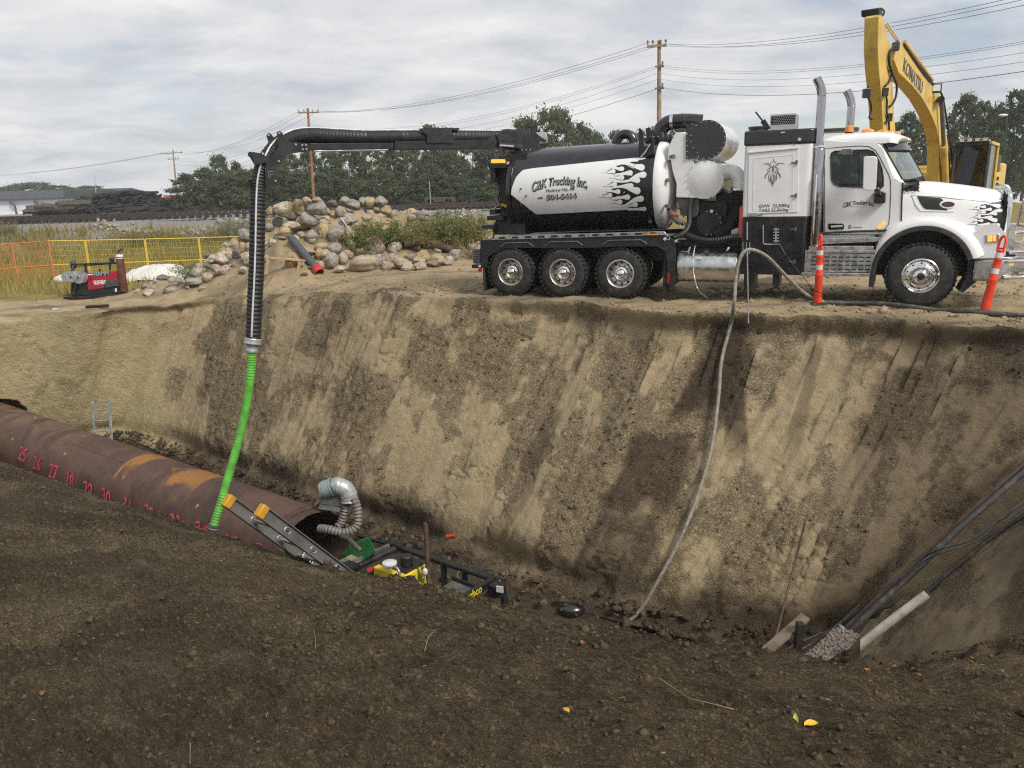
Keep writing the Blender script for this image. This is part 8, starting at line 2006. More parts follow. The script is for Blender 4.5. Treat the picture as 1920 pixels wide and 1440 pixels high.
mb = MB(); mb.lathe([(0.0, 0.0), (0.115, 0.01), (0.12, 0.03), (0.12, hb - 0.14), (0.105, hb - 0.06), (0.06, hb)], (0, 0, 0), (0, 0, 1), 22); mb.build('bottle_body', M['cyl'], gas, 50)
mb = MB(); mb.lathe([(0.121, hb - 0.19), (0.118, hb - 0.12), (0.106, hb - 0.055)], (0, 0, 0), (0, 0, 1), 22, cap=False); mb.build('shoulder_band', M['label'], gas, 50)
mb = MB(); mb.cyl((0, 0, hb), (0, 0, hb + 0.10), 0.035, 12); mb.cyl((-0.03, -0.02, hb + 0.07), (0.10, -0.02, hb + 0.09), 0.025, 10); mb.cyl((0.10, -0.04, hb + 0.09), (0.10, 0.02, hb + 0.09), 0.05, 12); mb.build('regulator', M['rustpipe'], gas, 40)
tc_ = on_ground(285, 528, 24, 50); tw = 190 * 0.5 * tc_.y / F_PX
gx_, gy_ = np.meshgrid(np.linspace(-1, 1, 46), np.linspace(-1, 1, 40), indexing='ij')
tx_ = tc_.x + 1.45 * gx_ - 0.25; ty_ = tc_.y + 1.3 + 1.3 * gy_
tz_ = ground_z(tx_, ty_) + 0.03 + 0.62 * np.clip(1 - np.abs(gx_ * 0.92 - 0.05 * gy_) ** 2.4, 0, 1) * np.clip(1 - np.abs(gy_) ** 3, 0, 1) + np.abs(fbm(gx_ * 3, gy_ * 3, 4, 851)) * 0.10
tag(link('white_tarp', grid_mesh('white_tarp', np.stack([tx_ + 0.12 * fbm(gx_ * 2, gy_ * 2, 3, 861), ty_, tz_], -1), M['tarp'])), 'white tarp draped over a low heap behind the gas bottle', 'tarp')
for px, py, s in ((118, 530, 0.34), (128, 522, 0.28)):
 g = on_ground(px, py, 24, 40); tag(MB().ell(g + Vector((0, 0.1, s * 0.35)), (s * 1.2, s, s * 0.6), 14, 9).build('feed_sack', M['tarp'], None, 60), ('lower' if py == 530 else 'upper') + ' pale sack lying on the grass left of the welder', 'sack', 'sacks by the welder')
g = on_ground(180, 578, 20, 40); tag(MB().bar(g + Vector((-0.3, 0, 0.05)), g + Vector((0.35, 0.1, 0.06)), 0.12, 0.08).build('black_offcut', M['blackhose'], None, 0, 0.02), 'black plastic offcut lying on the pit edge below the welder', 'offcut')
g = on_ground(104, 581, 20, 40); tag(MB().bar(g + Vector((-0.07, 0, 0.03)), g + Vector((0.08, 0.02, 0.03)), 0.10, 0.03).build('paper_scrap', M['label'], None, 0), 'small white scrap of paper on the pit edge', 'paper')
# ================================================================== temporary fence panels
def fence_panel(p0, p1, h, m, label, wire_n=16):
 t = thing('fence_panel', label, 'fence panel', p0, 0, 'temporary fence panels along the field')
 a, b = Vector((0, 0, 0)), p1 - p0; up = Vector((0, 0, h))
 for q in (a, b):
  mb = MB(); mb.tube([q + Vector((0, 0, -0.05)), q + up], 0.027, 8); mb.build('post', M[m], t, 60)
 for f in (0.03, 0.46, 1.0):
  mb = MB(); mb.tube([a + up * f, b + up * f], 0.021, 8); mb.build('rail', M[m], t, 60)
 mb = MB(); L_ = b.length; n = int(L_ / 0.10)
 for k in range(1, n): mb.tube([a.lerp(b, k / n) + up * 0.03, a.lerp(b, k / n) + up], 0.0035, 3, cap=False)
 for k in range(1, 9): mb.tube([a + up * k / 9, b + up * k / 9], 0.0035, 3, cap=False)
 o = mb.build('wire_mesh', M[m], t, 0); o['kind'] = 'stuff'
 return t
def fpt(px, top, Y):
 p = at(px, top, Y); p.z = p.z - 1.83; return p
fpx = [(21, 459, 33.6), (88, 452, 33.4), (158, 451, 34.4), (270, 448.5, 35.4), (371, 446, 36.4), (468, 443, 37.4)]
P_ = [fpt(*q) for q in fpx]
fence_panel(fpt(-60, 464, 32.8), fpt(22, 457, 33.1), 1.83, 'fenceorange', 'orange mesh fence panel cut off at the left edge of the photo')
fence_panel(fpt(22, 457, 33.2), fpt(91, 452, 33.1), 1.83, 'fenceorange', 'orange mesh fence panel nearest to the yellow ones')
for i, w_ in ((1, 'first yellow mesh fence panel, joined to the orange ones'), (2, 'yellow mesh fence panel behind the white cable reels and red welder'), (3, 'yellow mesh fence panel behind the white tarp'), (4, 'yellow mesh fence panel running into the left arm of the rock pile')):
 fence_panel(P_[i] + Vector((0.03, 0.05, 0)), P_[i + 1], 1.83, 'fenceyellow', w_)
# ================================================================== railway, tie stacks, warehouse
def rail_line(off, label):
 xs = np.linspace(-110, 75, 38); pts = [Vector((x, y_track(x) + off, 0)) for x in xs]
 for p in pts: p.z = 0.45
 d = (pts[1] - pts[0]).normalized(); n = Vector((-d.y, d.x, 0))
 t = thing('railway_track', label, 'railway track', pts[0] + Vector((0, 0, 0.1)), 0, 'railway tracks')
 for s in (-0.72, 0.72):
  mb = MB(); mb.bar(n * s + Vector((0, 0, 0.30)), pts[-1] - pts[0] + n * s + Vector((0, 0, 0.30)), 0.08, 0.16, up=(0, 0, 1)); mb.build('rail', M['rail'], t, 0)
 mb = MB(); L_ = (pts[-1] - pts[0]).length
 for k in range(int(L_ / 0.62)):
  c = d * (k * 0.62); mb.bar(c - n * 1.3 + Vector((0, 0, 0.10)), c + n * 1.3 + Vector((0, 0, 0.10)), 0.22, 0.24, up=(0, 0, 1))
 o = mb.build('sleepers', M['tie'], t, 0); o['kind'] = 'stuff'
rail_line(-1.5, 'near railway track crossing behind the fence and the rock pile')
rail_line(12.5, 'farther railway track running in front of the tie stacks')
rt_ = random.Random(4)
def tie_obj(c, rz, tilt, roll, label, m='tie', L_=2.6):
 o = bpy.data.objects.new('railway_tie', TIE[m]); col.objects.link(o); o.location = c; o.rotation_euler = (roll, tilt, rz); o.scale = (L_ / 2.6, 1, 1)
 return tag(o, label, 'railway tie', 'stacked railway ties')
TIE = {}
for m in ('tie', 'tielight'):
 o = MB().box((0, 0, 0), (2.6, 0.26, 0.21)).build('railway_tie', M[m], None, 0); TIE[m] = o.data; bpy.data.objects.remove(o)
YT = 106.0
prof_px = [(60, 396, 393), (95, 396, 384), (130, 396, 383), (165, 396, 372), (205, 397, 361), (245, 397, 357), (276, 397, 358), (290, 397, 369), (310, 397, 370), (340, 396, 371), (370, 395, 375), (400, 394, 384), (420, 393, 392)]
def prof_top(px): return float(np.interp(px, [p[0] for p in prof_px], [p[2] for p in prof_px]))
for k in range(230):
 px = rt_.uniform(62, 418); tp = prof_top(px); py = rt_.uniform(tp + 1.5, 396) if k > 60 else tp + rt_.uniform(0.5, 3.5)
 Y = YT - 3.0 * (py - tp) / max(4, 396 - tp) + rt_.uniform(0, 1.2); c = at(px, py, Y)
 stack_ = 200 < px < 285
 lab = 'dark railway tie in the high squared stack' if stack_ else ('dusty railway tie lying slanted on the left of the tie heap' if px < 170 else 'dark railway tie tumbled in the right half of the tie heap' if px > 285 else 'dark railway tie in the sloping middle of the tie heap')
 tie_obj(c, rt_.choice([0.25, 0.25, 1.75]) + rt_.uniform(-0.08, 0.08) if stack_ else rt_.uniform(-0.9, 0.9), 0 if stack_ else rt_.uniform(-0.35, 0.35), 0 if stack_ else rt_.uniform(-0.3, 0.3), lab, 'tielight' if (px < 150 and rt_.random() < 0.5) else 'tie')
hb_ = MB(); hp_ = [(p[0], p[2] + 4) for p in prof_px]
hm = np.array([[tuple(at(px, tp, YT + 1.2)), tuple(Vector((at(px, 400, YT - 2.5).x, YT - 2.6, 0.2)))] for px, tp in hp_])
HM = np.stack([hm[:, 0] + np.array([0, 4, -3.0]), hm[:, 0], hm[:, 0] * 0.5 + hm[:, 1] * 0.5, hm[:, 1]], 1)
tag(link('tie_heap_core', grid_mesh('tie_heap_core', HM, M['tie'], smooth=False)), 'dark inner mass of old ties under the visible ones', 'timber', None, 'stuff')
for px0, px1, py, m in ((50, 140, 389, 'tielight'), (110, 170, 380, 'tielight'), (66, 130, 392, 'tie')):
 a, b = at(px0, py, 102), at(px1, py - 2, 102.5); o = MB().bar(a, b, 0.5, 0.5).build('long_timber', M[m], None, 0); tag(o, {389: 'long dusty timber lying lowest at the left of the tie heap', 380: 'long timber sloping against the left of the tie heap', 392: 'dark beam on the ground left of the tie heap'}[py], 'timber', 'long timbers beside the tie heap')
# warehouse
YH = 165.0
wa, wb2 = at(-160, 398, YH), at(186, 372, YH + 6); zt0, zt1 = at(-160, 376, YH).z, at(186, 366, YH + 6).z
wh = thing('warehouse', 'long low white warehouse with dark metal roof behind the tie heap', 'building', wa)
mb = MB(); d = Vector((0, 28, 0)); za = 0.3 - wa.z
base = [Vector((0, 0, za)), wb2 - wa]; base[1].z = za
top = [Vector((0, 0, zt0 - wa.z - 0.2)), wb2 - wa]; top[1].z = zt1 - wa.z - 0.2
mb.add([base[0], base[1], top[1], top[0], base[0] + d, base[1] + d, top[1] + d, top[0] + d], [(0, 1, 2, 3), (4, 7, 6, 5), (1, 5, 6, 2), (0, 3, 7, 4)]); mb.build('wall', M['wallwhite'], wh, 0)
mb = MB(); rz_ = Vector((0, 0, 1.7)); ov = Vector((0, -0.8, -0.05))
mb.add([top[0] + ov, top[1] + ov + Vector((0.6, 0, 0)), top[1] + d * 0.5 + rz_ + Vector((0.6, 0, 0)), top[0] + d * 0.5 + rz_, top[1] + d + Vector((0.6, 0, 0)), top[0] + d] + [p - Vector((0, 0, 0.35)) for p in (top[0] + ov, top[1] + ov + Vector((0.6, 0, 0)))], [(0, 1, 2, 3), (3, 2, 4, 5), (0, 6, 7, 1)]); mb.build('roof', M['roofdark'], wh, 0)
mb = MB()
for f in (0.80, 0.90): q = top[0].lerp(top[1], f) + Vector((0, -3, -1.1)); mb.box(q, (4.5, 0.3, 0.9))
mb.build('roof_unit', M['roofdark'], wh, 0) if False else None
for f in (0.52, 0.65):
 q = top[0].lerp(top[1], f) + Vector((0, -0.6, -0.6)); mb = MB(); mb.tube([q, q + Vector((1.0, -0.2, -0.9)), q + Vector((1.1, -0.2, -2.6))], 0.22, 6); mb.build('downpipe', M['roofdark'], wh, 40)
a, b = at(128, 357, 170), at(182, 364, 170)
o = MB().bx((a.x, 168, b.z - 0.8), (b.x, 178, a.z)).build('roof_house', M['roofdark'], None, 0); tag(o, 'dark flat-topped roof block rising behind the white warehouse', 'building')
a, b = at(300, 367, 190), at(345, 378, 190)
sh = thing('red_roofed_shed', 'low shed with red metal roof far behind the tie heap', 'building', (a.x, 190, 0.3))
mb = MB(); mb.bx((0, 0, 0), (b.x - a.x, 8, b.z - 0.5)); mb.build('wall', M['wallwhite'], sh, 0)
mb = MB(); L_ = b.x - a.x; mb.prism([(-0.6, b.z - 0.8), (4.0, a.z - 0.2), (9.0, b.z - 0.8)], lambda u, w_, dd: Vector((dd, u, w_)), -0.6, L_ + 0.6); mb.build('roof', M['roofred'], sh, 0)
a, b = at(795, 371, 92), at(852, 388, 92)
bin_ = thing('rusty_wagon', 'low rusty wagon standing on the railway behind the bushes', 'wagon', (a.x, 92, 0.6))
mb = MB(); mb.bx((0, 0, 0.4), (b.x - a.x, 2.4, a.z - 0.6)); mb.build('wagon_body', mat('wagon_rust', (0.085, 0.05, 0.04), 0.8, var=0.2), bin_, 0, 0.03)
for k in range(6):
 mb = MB(); x = (b.x - a.x) * (k + 0.1) / 5.2; mb.bx((x, -0.06, 0.4), (x + 0.1, 0.0, a.z - 0.6)); mb.build('side_rib', M['rustpipe'], bin_, 0)
for k in (0.2, 0.8): mb = MB(); mb.cyl(((b.x - a.x) * k, 0, 0.35), ((b.x - a.x) * k, 0.15, 0.35), 0.42, 18); mb.build('wheel', M['rail'], bin_, 40)
# ================================================================== utility poles and power lines
def pole(px_t, py_t, px_b, py_b, Y, r, m, arms, label):
 b = at(px_b, py_b, Y); tp = at(px_t, py_t, Y + 0.1); t = thing('utility_pole', label, 'utility pole', b, 0, 'utility poles of the power line')
 mb = MB(); mb.tube([Vector((0, 0, -0.4)), (tp - b) * 0.5, tp - b], [r, r * 0.85, r * 0.65], 14); mb.build('pole_shaft', M[m], t, 60)
 for (pya, wl_, wr_, tilt) in arms:
  f = (pya - py_b) / (py_t - py_b); c = (tp - b) * f; k = Y / F_PX
  mb = MB(); a0, a1 = c + Vector((-wl_ * k, -0.12, -tilt * wl_ * k)), c + Vector((wr_ * k, -0.12, tilt * wr_ * k)); mb.bar(a0, a1, 0.12, 0.13); arm = mb.build('cross_arm', M['wood'], t, 0)
  for q in (0.04, 0.30, 0.70, 0.96):
   mb = MB(); p = a0.lerp(a1, q); mb.lathe([(0.02, 0.0), (0.02, 0.1), (0.075, 0.12), (0.05, 0.17), (0.075, 0.19), (0.04, 0.26), (0, 0.27)], p + Vector((0, 0, 0.05)), (0, 0, 1), 8); mb.build('insulator', M['greysteel'], arm, 40)
 return t, b, tp
YP1, YP2, YP3 = 46.0, 84.0, 150.0
p1, b1_, t1_ = pole(1236, 76, 1236, 392, YP1, 0.15, 'wood', [(86, 22, 12, 0.04)], 'tall wooden utility pole rising behind the truck tank')
for py in (125, 166):
 q = at(1236, py, YP1); mb = MB(); mb.bar(q - b1_ + Vector((-0.25, -0.1, 0)), q - b1_ + Vector((0.25, -0.1, 0)), 0.08, 0.08); mb.cyl(q - b1_ + Vector((0.15, -0.15, 0)), q - b1_ + Vector((0.15, -0.15, 0.25)), 0.05, 8); mb.build('wire_bracket', M['greysteel'], p1, 0)
p2_, b2_, t2_ = pole(577, 203, 589, 384, YP2, 0.17, 'redwood', [(211, 18, 20, 0.0)], 'reddish utility pole standing behind the boom and rock pile')
p3_, b3_, t3_ = pole(324, 280, 333, 378, YP3, 0.16, 'wood', [(287, 22, 18, 0.05), (298, 10, 10, 0)], 'farthest utility pole, leaning beside the tie heap')
def wire(p, q, sag, r, label, m='wire'):
 pts = [p.lerp(q, i / 24) + Vector((0, 0, -4 * sag * (i / 24) * (1 - i / 24))) for i in range(25)]
 return tag(MB().tube(pts, r, 5).build('power_line', M[m], None, 60), label, 'power line', 'overhead power lines')
A1 = [at(1217, 80, YP1), at(1226, 84, YP1), at(1246, 82, YP1)]; A2 = [at(560, 209, YP2), at(571, 210, YP2), at(596, 208, YP2)]; A3 = [at(303, 288, YP3), at(318, 284, YP3), at(341, 282, YP3)]
nmz = ('upper', 'middle', 'lower')
for i in range(3):
 wire(A1[i], A2[i], 1.1, 0.010, '%s crossarm wire between the tall pole and the reddish pole' % nmz[i])
 wire(A2[i], A3[i], 1.6, 0.013, '%s crossarm wire between the reddish pole and the farthest pole' % nmz[i])
 wire(A3[i], at(-200 - 20 * i, 316 + 4 * i, 280), 3.0, 0.02, '%s crossarm wire running left from the farthest pole' % nmz[i], 'wirefaint')
 E3 = [at(2010, -30, 20), at(2010, -22, 20), at(2010, -10, 20)][i]
 wire(A1[i], E3, 0.55, 0.007, '%s crossarm wire running right from the tall pole over the excavator' % nmz[i])
B1 = [at(1236, 122, YP1), at(1236, 126, YP1), at(1236, 137, YP1), at(1236, 148, YP1), at(1240, 164, YP1)]; B2 = [at(580, 235, YP2), at(580, 240, YP2), at(581, 252, YP2), at(581, 262, YP2), at(582, 272, YP2)]
BE = [at(2010, 62, 20), at(2010, 66, 20), at(2010, 84, 20), at(2010, 102, 20), at(2010, 120, 20)]
for i in range(5):
 od = ('highest', 'second', 'third', 'fourth', 'lowest')[i]
 wire(B1[i], B2[i], 1.5, 0.008 if i < 4 else 0.012, '%s of the side wires between the tall pole and the reddish pole' % od, 'wirefaint' if i < 4 else 'wire')
 wire(B1[i], BE[i], 0.55, 0.006 if i < 4 else 0.009, '%s of the side wires running right from the tall pole' % od, 'wirefaint' if i < 4 else 'wire')
 wire(B2[i], at(328, 300 + i * 8, YP3), 1.5, 0.012, '%s of the side wires between the reddish and the farthest pole' % od, 'wirefaint')
for px_t, py_t, py_b, Y, lab in ((805, 341, 392, 90, 'thin pale lamp post standing behind the green bushes'), (177, 330, 362, 160, 'thin aerial mast on the roof behind the tie heap')):
 a, b = at(px_t, py_t, Y), at(px_t + 3, py_b, Y); tag(MB().tube([b, a], 0.06, 6).build('mast' if Y > 100 else 'lamp_post', M['galv'], None, 40), lab, 'post')
a, b = at(1881, 216, 60), at(1884, 330, 60)
t = thing('street_lamp', 'street lamp with pale head standing in the trees right of the excavator', 'street lamp', b)
MB().tube([Vector((0, 0, -2)), a - b + Vector((0.3, 0, 0))], 0.04, 8).build('pole_shaft', M['wire'], t, 40); MB().ell(a - b, (0.35, 0.18, 0.09), 12, 8).build('lamp_head', M['label'], t, 50)
# ================================================================== excavator
ZX = lambda x, y: (1560 + x * 0.25, y * 0.25)
XO = at(1760, 345, 28.0); XO.z = 0.0
XE = Vector((-0.62, -0.785, 0)).normalized(); XL = Vector((-XE.y, XE.x, 0)); XL = XL if XL.x > 0 else -XL      # forward; towards the cab side
exc = thing('excavator', 'yellow excavator with raised boom standing behind the truck cab', 'excavator', XO)
def xp(x, y, off=0.0):
 px, py = ZX(x, y); r = ray(px, py); o = XO + XL * off; c = Vector((0, 0, CAM_Z))
 return c + r * ((o - c).dot(XL) / r.dot(XL)) - XO
def xprism(mb, pts, o0, o1):
 P = [xp(x, y, o0) for x, y in pts]; n = len(P); Q = [p + XL * (o1 - o0) for p in P]
 tri = tessellate_polygon([[Vector((x, -y, 0)) for x, y in pts]])
 mb.add(P + Q, [tuple(t) for t in tri] + [tuple(n + i for i in reversed(t)) for t in tri] + [(i, (i + 1) % n, n + (i + 1) % n, n + i) for i in range(n)])
mb = MB(); xprism(mb, [(352, 122), (368, 108), (384, 128), (412, 240), (432, 345), (446, 480), (460, 740), (478, 1010), (486, 1420), (400, 1420), (386, 1010), (372, 720), (352, 520), (345, 360)], 0.28, -0.04); stick = mb.build('stick', M['yellow'], exc, 0, 0.015)
mb = MB(); xprism(mb, [(352, 60), (366, 55), (378, 70), (384, 105), (368, 115), (352, 108)], 0.20, -0.20); mb.build('stick_pin', M['satin'], exc, 0, 0.02)
mb = MB(); mb.tube(spline([xp(366, 60, 0.3), xp(385, 75, 0.35), xp(392, 95, 0.3), xp(378, 120, 0.25)], 5), 0.02, 6); mb.build('hydraulic_line', M['blackhose'], exc, 50)
bl_ = [(470, 380), (500, 330), (540, 335), (640, 480), (700, 565), (760, 650), (800, 690), (828, 800), (858, 1000), (888, 1200), (895, 1440), (800, 1440), (806, 1090), (785, 960), (740, 850), (680, 740), (600, 640), (500, 545), (466, 450)]
mb = MB(); xprism(mb, bl_, 0.30, -0.06); bm_ = mb.build('boom', M['yellow'], exc, 0, 0.015)
k0, k1 = xp(531, 528, 0.31), xp(662, 690, 0.31); ku = (k1 - k0); kl = ku.length; ku.normalize(); kv = XL.cross(ku); kv = kv if kv.z > 0 else -kv
text_mesh('maker_lettering', 'KOMATSU', lambda x, y, z: k0 + ku * (x * kl / 4.05) + kv * (y * 0.50), M['decal'], bm_, size=0.95, offset=0.018)
mb = MB(); mb.cyl(xp(400, 165, 0.05), xp(492, 300, 0.05), 0.055, 12); mb.build('arm_cylinder_rod', M['chrome'], exc, 40)
mb = MB(); mb.cyl(xp(540, 350, 0.0) + Vector((0, 0, 0.10)), xp(745, 625, 0.0) + Vector((0, 0, 0.10)), 0.07, 14); mb.build('arm_cylinder', M['yellow'], exc, 40)
for o_, xa, xb in ((0.42, (822, 770), (838, 1090)), (-0.42, (815, 770), (830, 1090))):
 mb = MB(); mb.cyl(xp(xa[0], xa[1], o_), xp(xb[0], xb[1], o_), 0.065, 12); mb.build('boom_cylinder_rod', M['greysteel'], exc, 40)
 mb = MB(); mb.cyl(xp(xb[0] - 2, xb[1] + 5, o_), xp(xb[0] + 14, 1440, o_), 0.12, 16); mb.build('boom_cylinder', M['yellow'], exc, 40)
mb = MB(); mb.cyl(xp(818, 745, -0.5), xp(818, 745, 0.52), 0.10, 14); mb.build('boom_pin', M['satin'], exc, 40)
mb = MB(); c = xp(775, 662, 0.34); mb.box(c, (0.3, 0.2, 0.26)); wl_ = mb.build('work_lamp', M['satin'], exc, 0, 0.02)
mb = MB(); mb.box(c + Vector((-0.02, -0.11, 0)), (0.22, 0.02, 0.18)); mb.build('lamp_lens', M['reflect'], wl_, 0)
for pl, r_, o_ in (([(490, 310), (470, 340), (445, 370), (430, 430), (440, 520), (465, 580), (485, 640), (480, 720), (455, 780), (430, 800)], 0.028, 0.34), ([(500, 320), (455, 360), (425, 420), (432, 500), (450, 540), (430, 610), (395, 650)], 0.028, 0.32), ([(400, 690), (412, 760), (410, 840), (425, 900), (400, 920)], 0.025, 0.32), ([(540, 330), (600, 420), (660, 510), (720, 590), (790, 660), (830, 730), (860, 900), (890, 1110), (900, 1220)], 0.03, 0.32), ([(552, 340), (610, 430), (690, 530), (745, 600)], 0.025, 0.2), ([(270, 650), (255, 700), (285, 760), (295, 830), (280, 880), (300, 895)], 0.025, 0.1), ([(425, 880), (430, 990), (440, 1060)], 0.025, 0.32)):
 mb = MB(); mb.tube(spline([xp(x, y, o_) for x, y in pl], 5), r_, 7); mb.build('hydraulic_hose', M['blackhose'], exc, 50)
mb = MB(); mb.cyl(xp(340, 850, 0.0), xp(358, 1040, 0.0), 0.13, 16); mb.cyl(xp(330, 840, 0.0), xp(340, 870, 0.0), 0.15, 16); mb.build('bucket_cylinder', M['yellow'], exc, 40)
mb = MB(); mb.cyl(xp(310, 700, 0.0), xp(338, 850, 0.0), 0.07, 12); mb.build('bucket_cylinder_rod', M['dark'], exc, 40)
for x, y in ((258, 700), (425, 880), (395, 690), (478, 350)): mb = MB(); mb.box(xp(x, y, 0.32), (0.14, 0.14, 0.2)); mb.build('hose_clamp', M['satin'], exc, 0, 0.01)
# upper body, cab, tracks
def xb_(mb, r0, r1, l0, l1, z0, z1):
 P = [XE * r + XL * l + Vector((0, 0, z)) for r in (r0, r1) for l in (l0, l1) for z in (z0, z1)]
 return mb.add(P, [(0, 1, 3, 2), (4, 6, 7, 5), (0, 4, 5, 1), (2, 3, 7, 6), (0, 2, 6, 4), (1, 5, 7, 3)])
mb = MB(); xb_(mb, -3.6, 0.6, -1.45, 1.45, 1.15, 2.0); mb.build('turntable_deck', M['yellow'], exc, 0, 0.04)
mb = MB(); xb_(mb, -3.7, -0.8, -1.45, 0.45, 2.0, 2.55); xb_(mb, -4.3, -3.2, -1.45, 1.45, 1.2, 2.75); mb.build('engine_housing', M['yellow'], exc, 0, 0.08)
cc_ = xp(1090, 1260, 1.0); r_c = cc_.dot(XE); l0, l1 = 0.50, 1.48; rz0, rz1 = -1.25, 0.75
ztop = 3.33
def xpt(r, l, z): return XE * r + XL * l + Vector((0, 0, z))
mb = MB(); xb_(mb, rz0, rz1, l0, l1, 1.4, 1.9); mb.build('cab_base', M['satin'], exc, 0, 0.02)
mb = MB()
for a, b in (((rz1, l0, 1.9), (rz1 - 0.15, l0, ztop)), ((rz1, l1, 1.9), (rz1 - 0.15, l1, ztop)), ((rz0, l0, 1.9), (rz0, l0, ztop))): mb.bar(xpt(*a), xpt(*b), 0.09, 0.09)
mb.bar(xpt(rz1 - 0.15, l0, ztop), xpt(rz1 - 0.15, l1, ztop), 0.12, 0.10); mb.build('cab_frame', M['satin'], exc, 0, 0.01)
mb = MB(); mb.bar(xpt(rz0, l1, 1.4), xpt(rz0, l1, ztop + 0.02), 0.08, 0.08); mb.bar(xpt(rz0, l1, ztop), xpt(rz1 - 0.4, l1, ztop + 0.03), 0.10, 0.10); mb.build('cab_pillar', M['yellow'], exc, 0, 0.015)
mb = MB(); xb_(mb, rz0, rz1 - 0.1, l0, l1, ztop, ztop + 0.07); mb.build('cab_roof', M['satin'], exc, 0, 0.02)
mb = MB(); mb.add([xpt(rz1, l0, 1.9), xpt(rz1, l1, 1.9), xpt(rz1 - 0.15, l1, ztop), xpt(rz1 - 0.15, l0, ztop)], [(0, 1, 2, 3)]); mb.build('front_window', M['glassdark'], exc, 0)
mb = MB(); mb.add([xpt(rz1, l1 - 0.02, 1.9), xpt(rz0, l1 - 0.02, 1.9), xpt(rz0, l1 - 0.02, ztop), xpt(rz1 - 0.15, l1 - 0.02, ztop)], [(0, 1, 2, 3)]); mb.build('side_window', M['glassdark'], exc, 0)
mb = MB(); xb_(mb, -0.9, -0.4, 0.75, 1.3, 1.9, 2.25); xb_(mb, -0.95, -0.8, 0.78, 1.28, 2.2, 2.85); mb.ell(xpt(-0.88, 1.03, 2.98), (0.14, 0.14, 0.16)); mb.build('operator_seat', M['dark'], exc, 0, 0.04)
mb = MB(); xb_(mb, rz0 - 0.02, rz0 + 0.02, l0, l1, 1.9, ztop); xb_(mb, rz0, rz1 - 0.2, l0 - 0.02, l0 + 0.02, 1.9, ztop); mb.build('cab_rear_wall', M['satin'], exc, 0)
for k in range(4):
 mb = MB(); c = xpt(rz1 - 0.1, l0 + 0.2 + k * 0.22, ztop + 0.13); mb.box(c, (0.20, 0.16, 0.13), Matrix.Rotation(math.atan2(XE.y, XE.x), 3, 'Z')); lm = mb.build('roof_lamp', M['satin'], exc, 0, 0.01)
 mb = MB(); mb.box(c + XE * 0.105, (0.01, 0.13, 0.10), Matrix.Rotation(math.atan2(XE.y, XE.x), 3, 'Z')); mb.build('lamp_lens', M['reflect'], lm, 0)
for k in range(2): mb = MB(); mb.lathe([(0.06, 0), (0.06, 0.10), (0.0, 0.12)], xpt(rz0 + 0.3 + k * 1.2, l1 - 0.25, ztop + 0.07), (0, 0, 1), 12); mb.build('beacon', M['yellowbright'], exc, 40)
mb = MB(); xb_(mb, rz0 - 0.95, rz0 - 0.08, 0.9, 1.5, 2.0, 3.0); mb.build('side_engine_box', M['satin'], exc, 0, 0.03)
mb = MB(); xb_(mb, rz0 - 1.4, rz0 - 0.05, 0.6, 1.52, 1.3, 2.45); sp_ = mb.build('side_panel', M['yellow'], exc, 0, 0.08)
for k in range(3): mb = MB(); xb_(mb, rz0 - 0.75, rz0 - 0.25, 1.52, 1.535, 1.75 + k * 0.2, 1.87 + k * 0.2); mb.build('vent', M['dark'], sp_, 0)
for sgn in (-1, 1):
 mb = MB(); pr = [(2.4, 0.45), (2.2, 0.85), (1.9, 1.0), (-2.4, 1.0), (-2.75, 0.8), (-2.9, 0.45), (-2.5, 0.05), (-2.2, 0.0), (1.9, 0.0), (2.2, 0.08)]
 mb.prism(pr, lambda r_, z_, d_: xpt(r_ - 0.6, sgn * 1.05 + d_, z_), -0.3, 0.3); mb.build('crawler_track', M['satin'], exc, 0, 0.02)
mb = MB(); mb.cyl(xpt(-0.9, 0, 0.7), xpt(-0.9, 0, 1.2), 0.7, 24); xb_(mb, -1.9, 0.2, -1.1, 1.1, 0.45, 0.85); mb.build('undercarriage', M['satin'], exc, 30)
# ================================================================== loose things on the near bank
Nf = NB.reshape(-1, 3); jj = rng.integers(2, 430, 60000); ii = rng.integers(0, NU, 60000)
Pn = NB[ii, jj] + rng.normal(0, 0.006, (60000, 3)) * [1, 1, 0]
keep = (PXb[ii, jj] > -150) & (PXb[ii, jj] < 2080) & (PYb[ii, jj] < 1520) & (rng.uniform(0, 1, 60000) < np.clip(clod[ii, jj] * 0.8 - 0.12 + nearlip[ii, jj] * 0.6, 0.02, 1) * (1 - 0.5 * flatp[ii, jj]))
Pn = Pn[keep]; print('clods', len(Pn))
dist = np.hypot(Pn[:, 0], Pn[:, 1])
tag(link('soil_clods', pebbles(Pn + [0, 0, 0.002], np.exp(rng.normal(math.log(0.0075), 0.52, len(Pn))).clip(0.003, 0.04), 'soil_clods', M['bank'], 0.45, 0.8, {'stain_shade': np.full(len(Pn), 0.15), 'rough': np.zeros(len(Pn)), 'tone': np.zeros(len(Pn))})), 'crumbly dark soil clods strewn over the near bank', 'soil', None, 'stuff')
k_ = rng.integers(0, NU, 1500); j_ = rng.integers(0, 60, 1500); ok_ = (PXb[k_, j_] > 300) & (PXb[k_, j_] < 2000) & (rng.uniform(0, 1, 1500) < np.where(PXb[k_, j_] > 1350, 0.5, 0.2) * nearlip[k_, j_])
PL = NB[k_[ok_], j_[ok_]]
tag(link('lip_clods', pebbles(PL, np.exp(rng.normal(math.log(0.022), 0.45, len(PL))).clip(0.01, 0.06), 'lip_clods', M['bank'], 0.5, 0.8, {'stain_shade': np.full(len(PL), 0.3), 'rough': np.ones(len(PL)), 'tone': np.zeros(len(PL))})), 'larger dark clods broken loose along the lip of the near bank', 'soil', None, 'stuff')
kk = rng.integers(0, len(Pn), 420)
V_, F_ = [], []
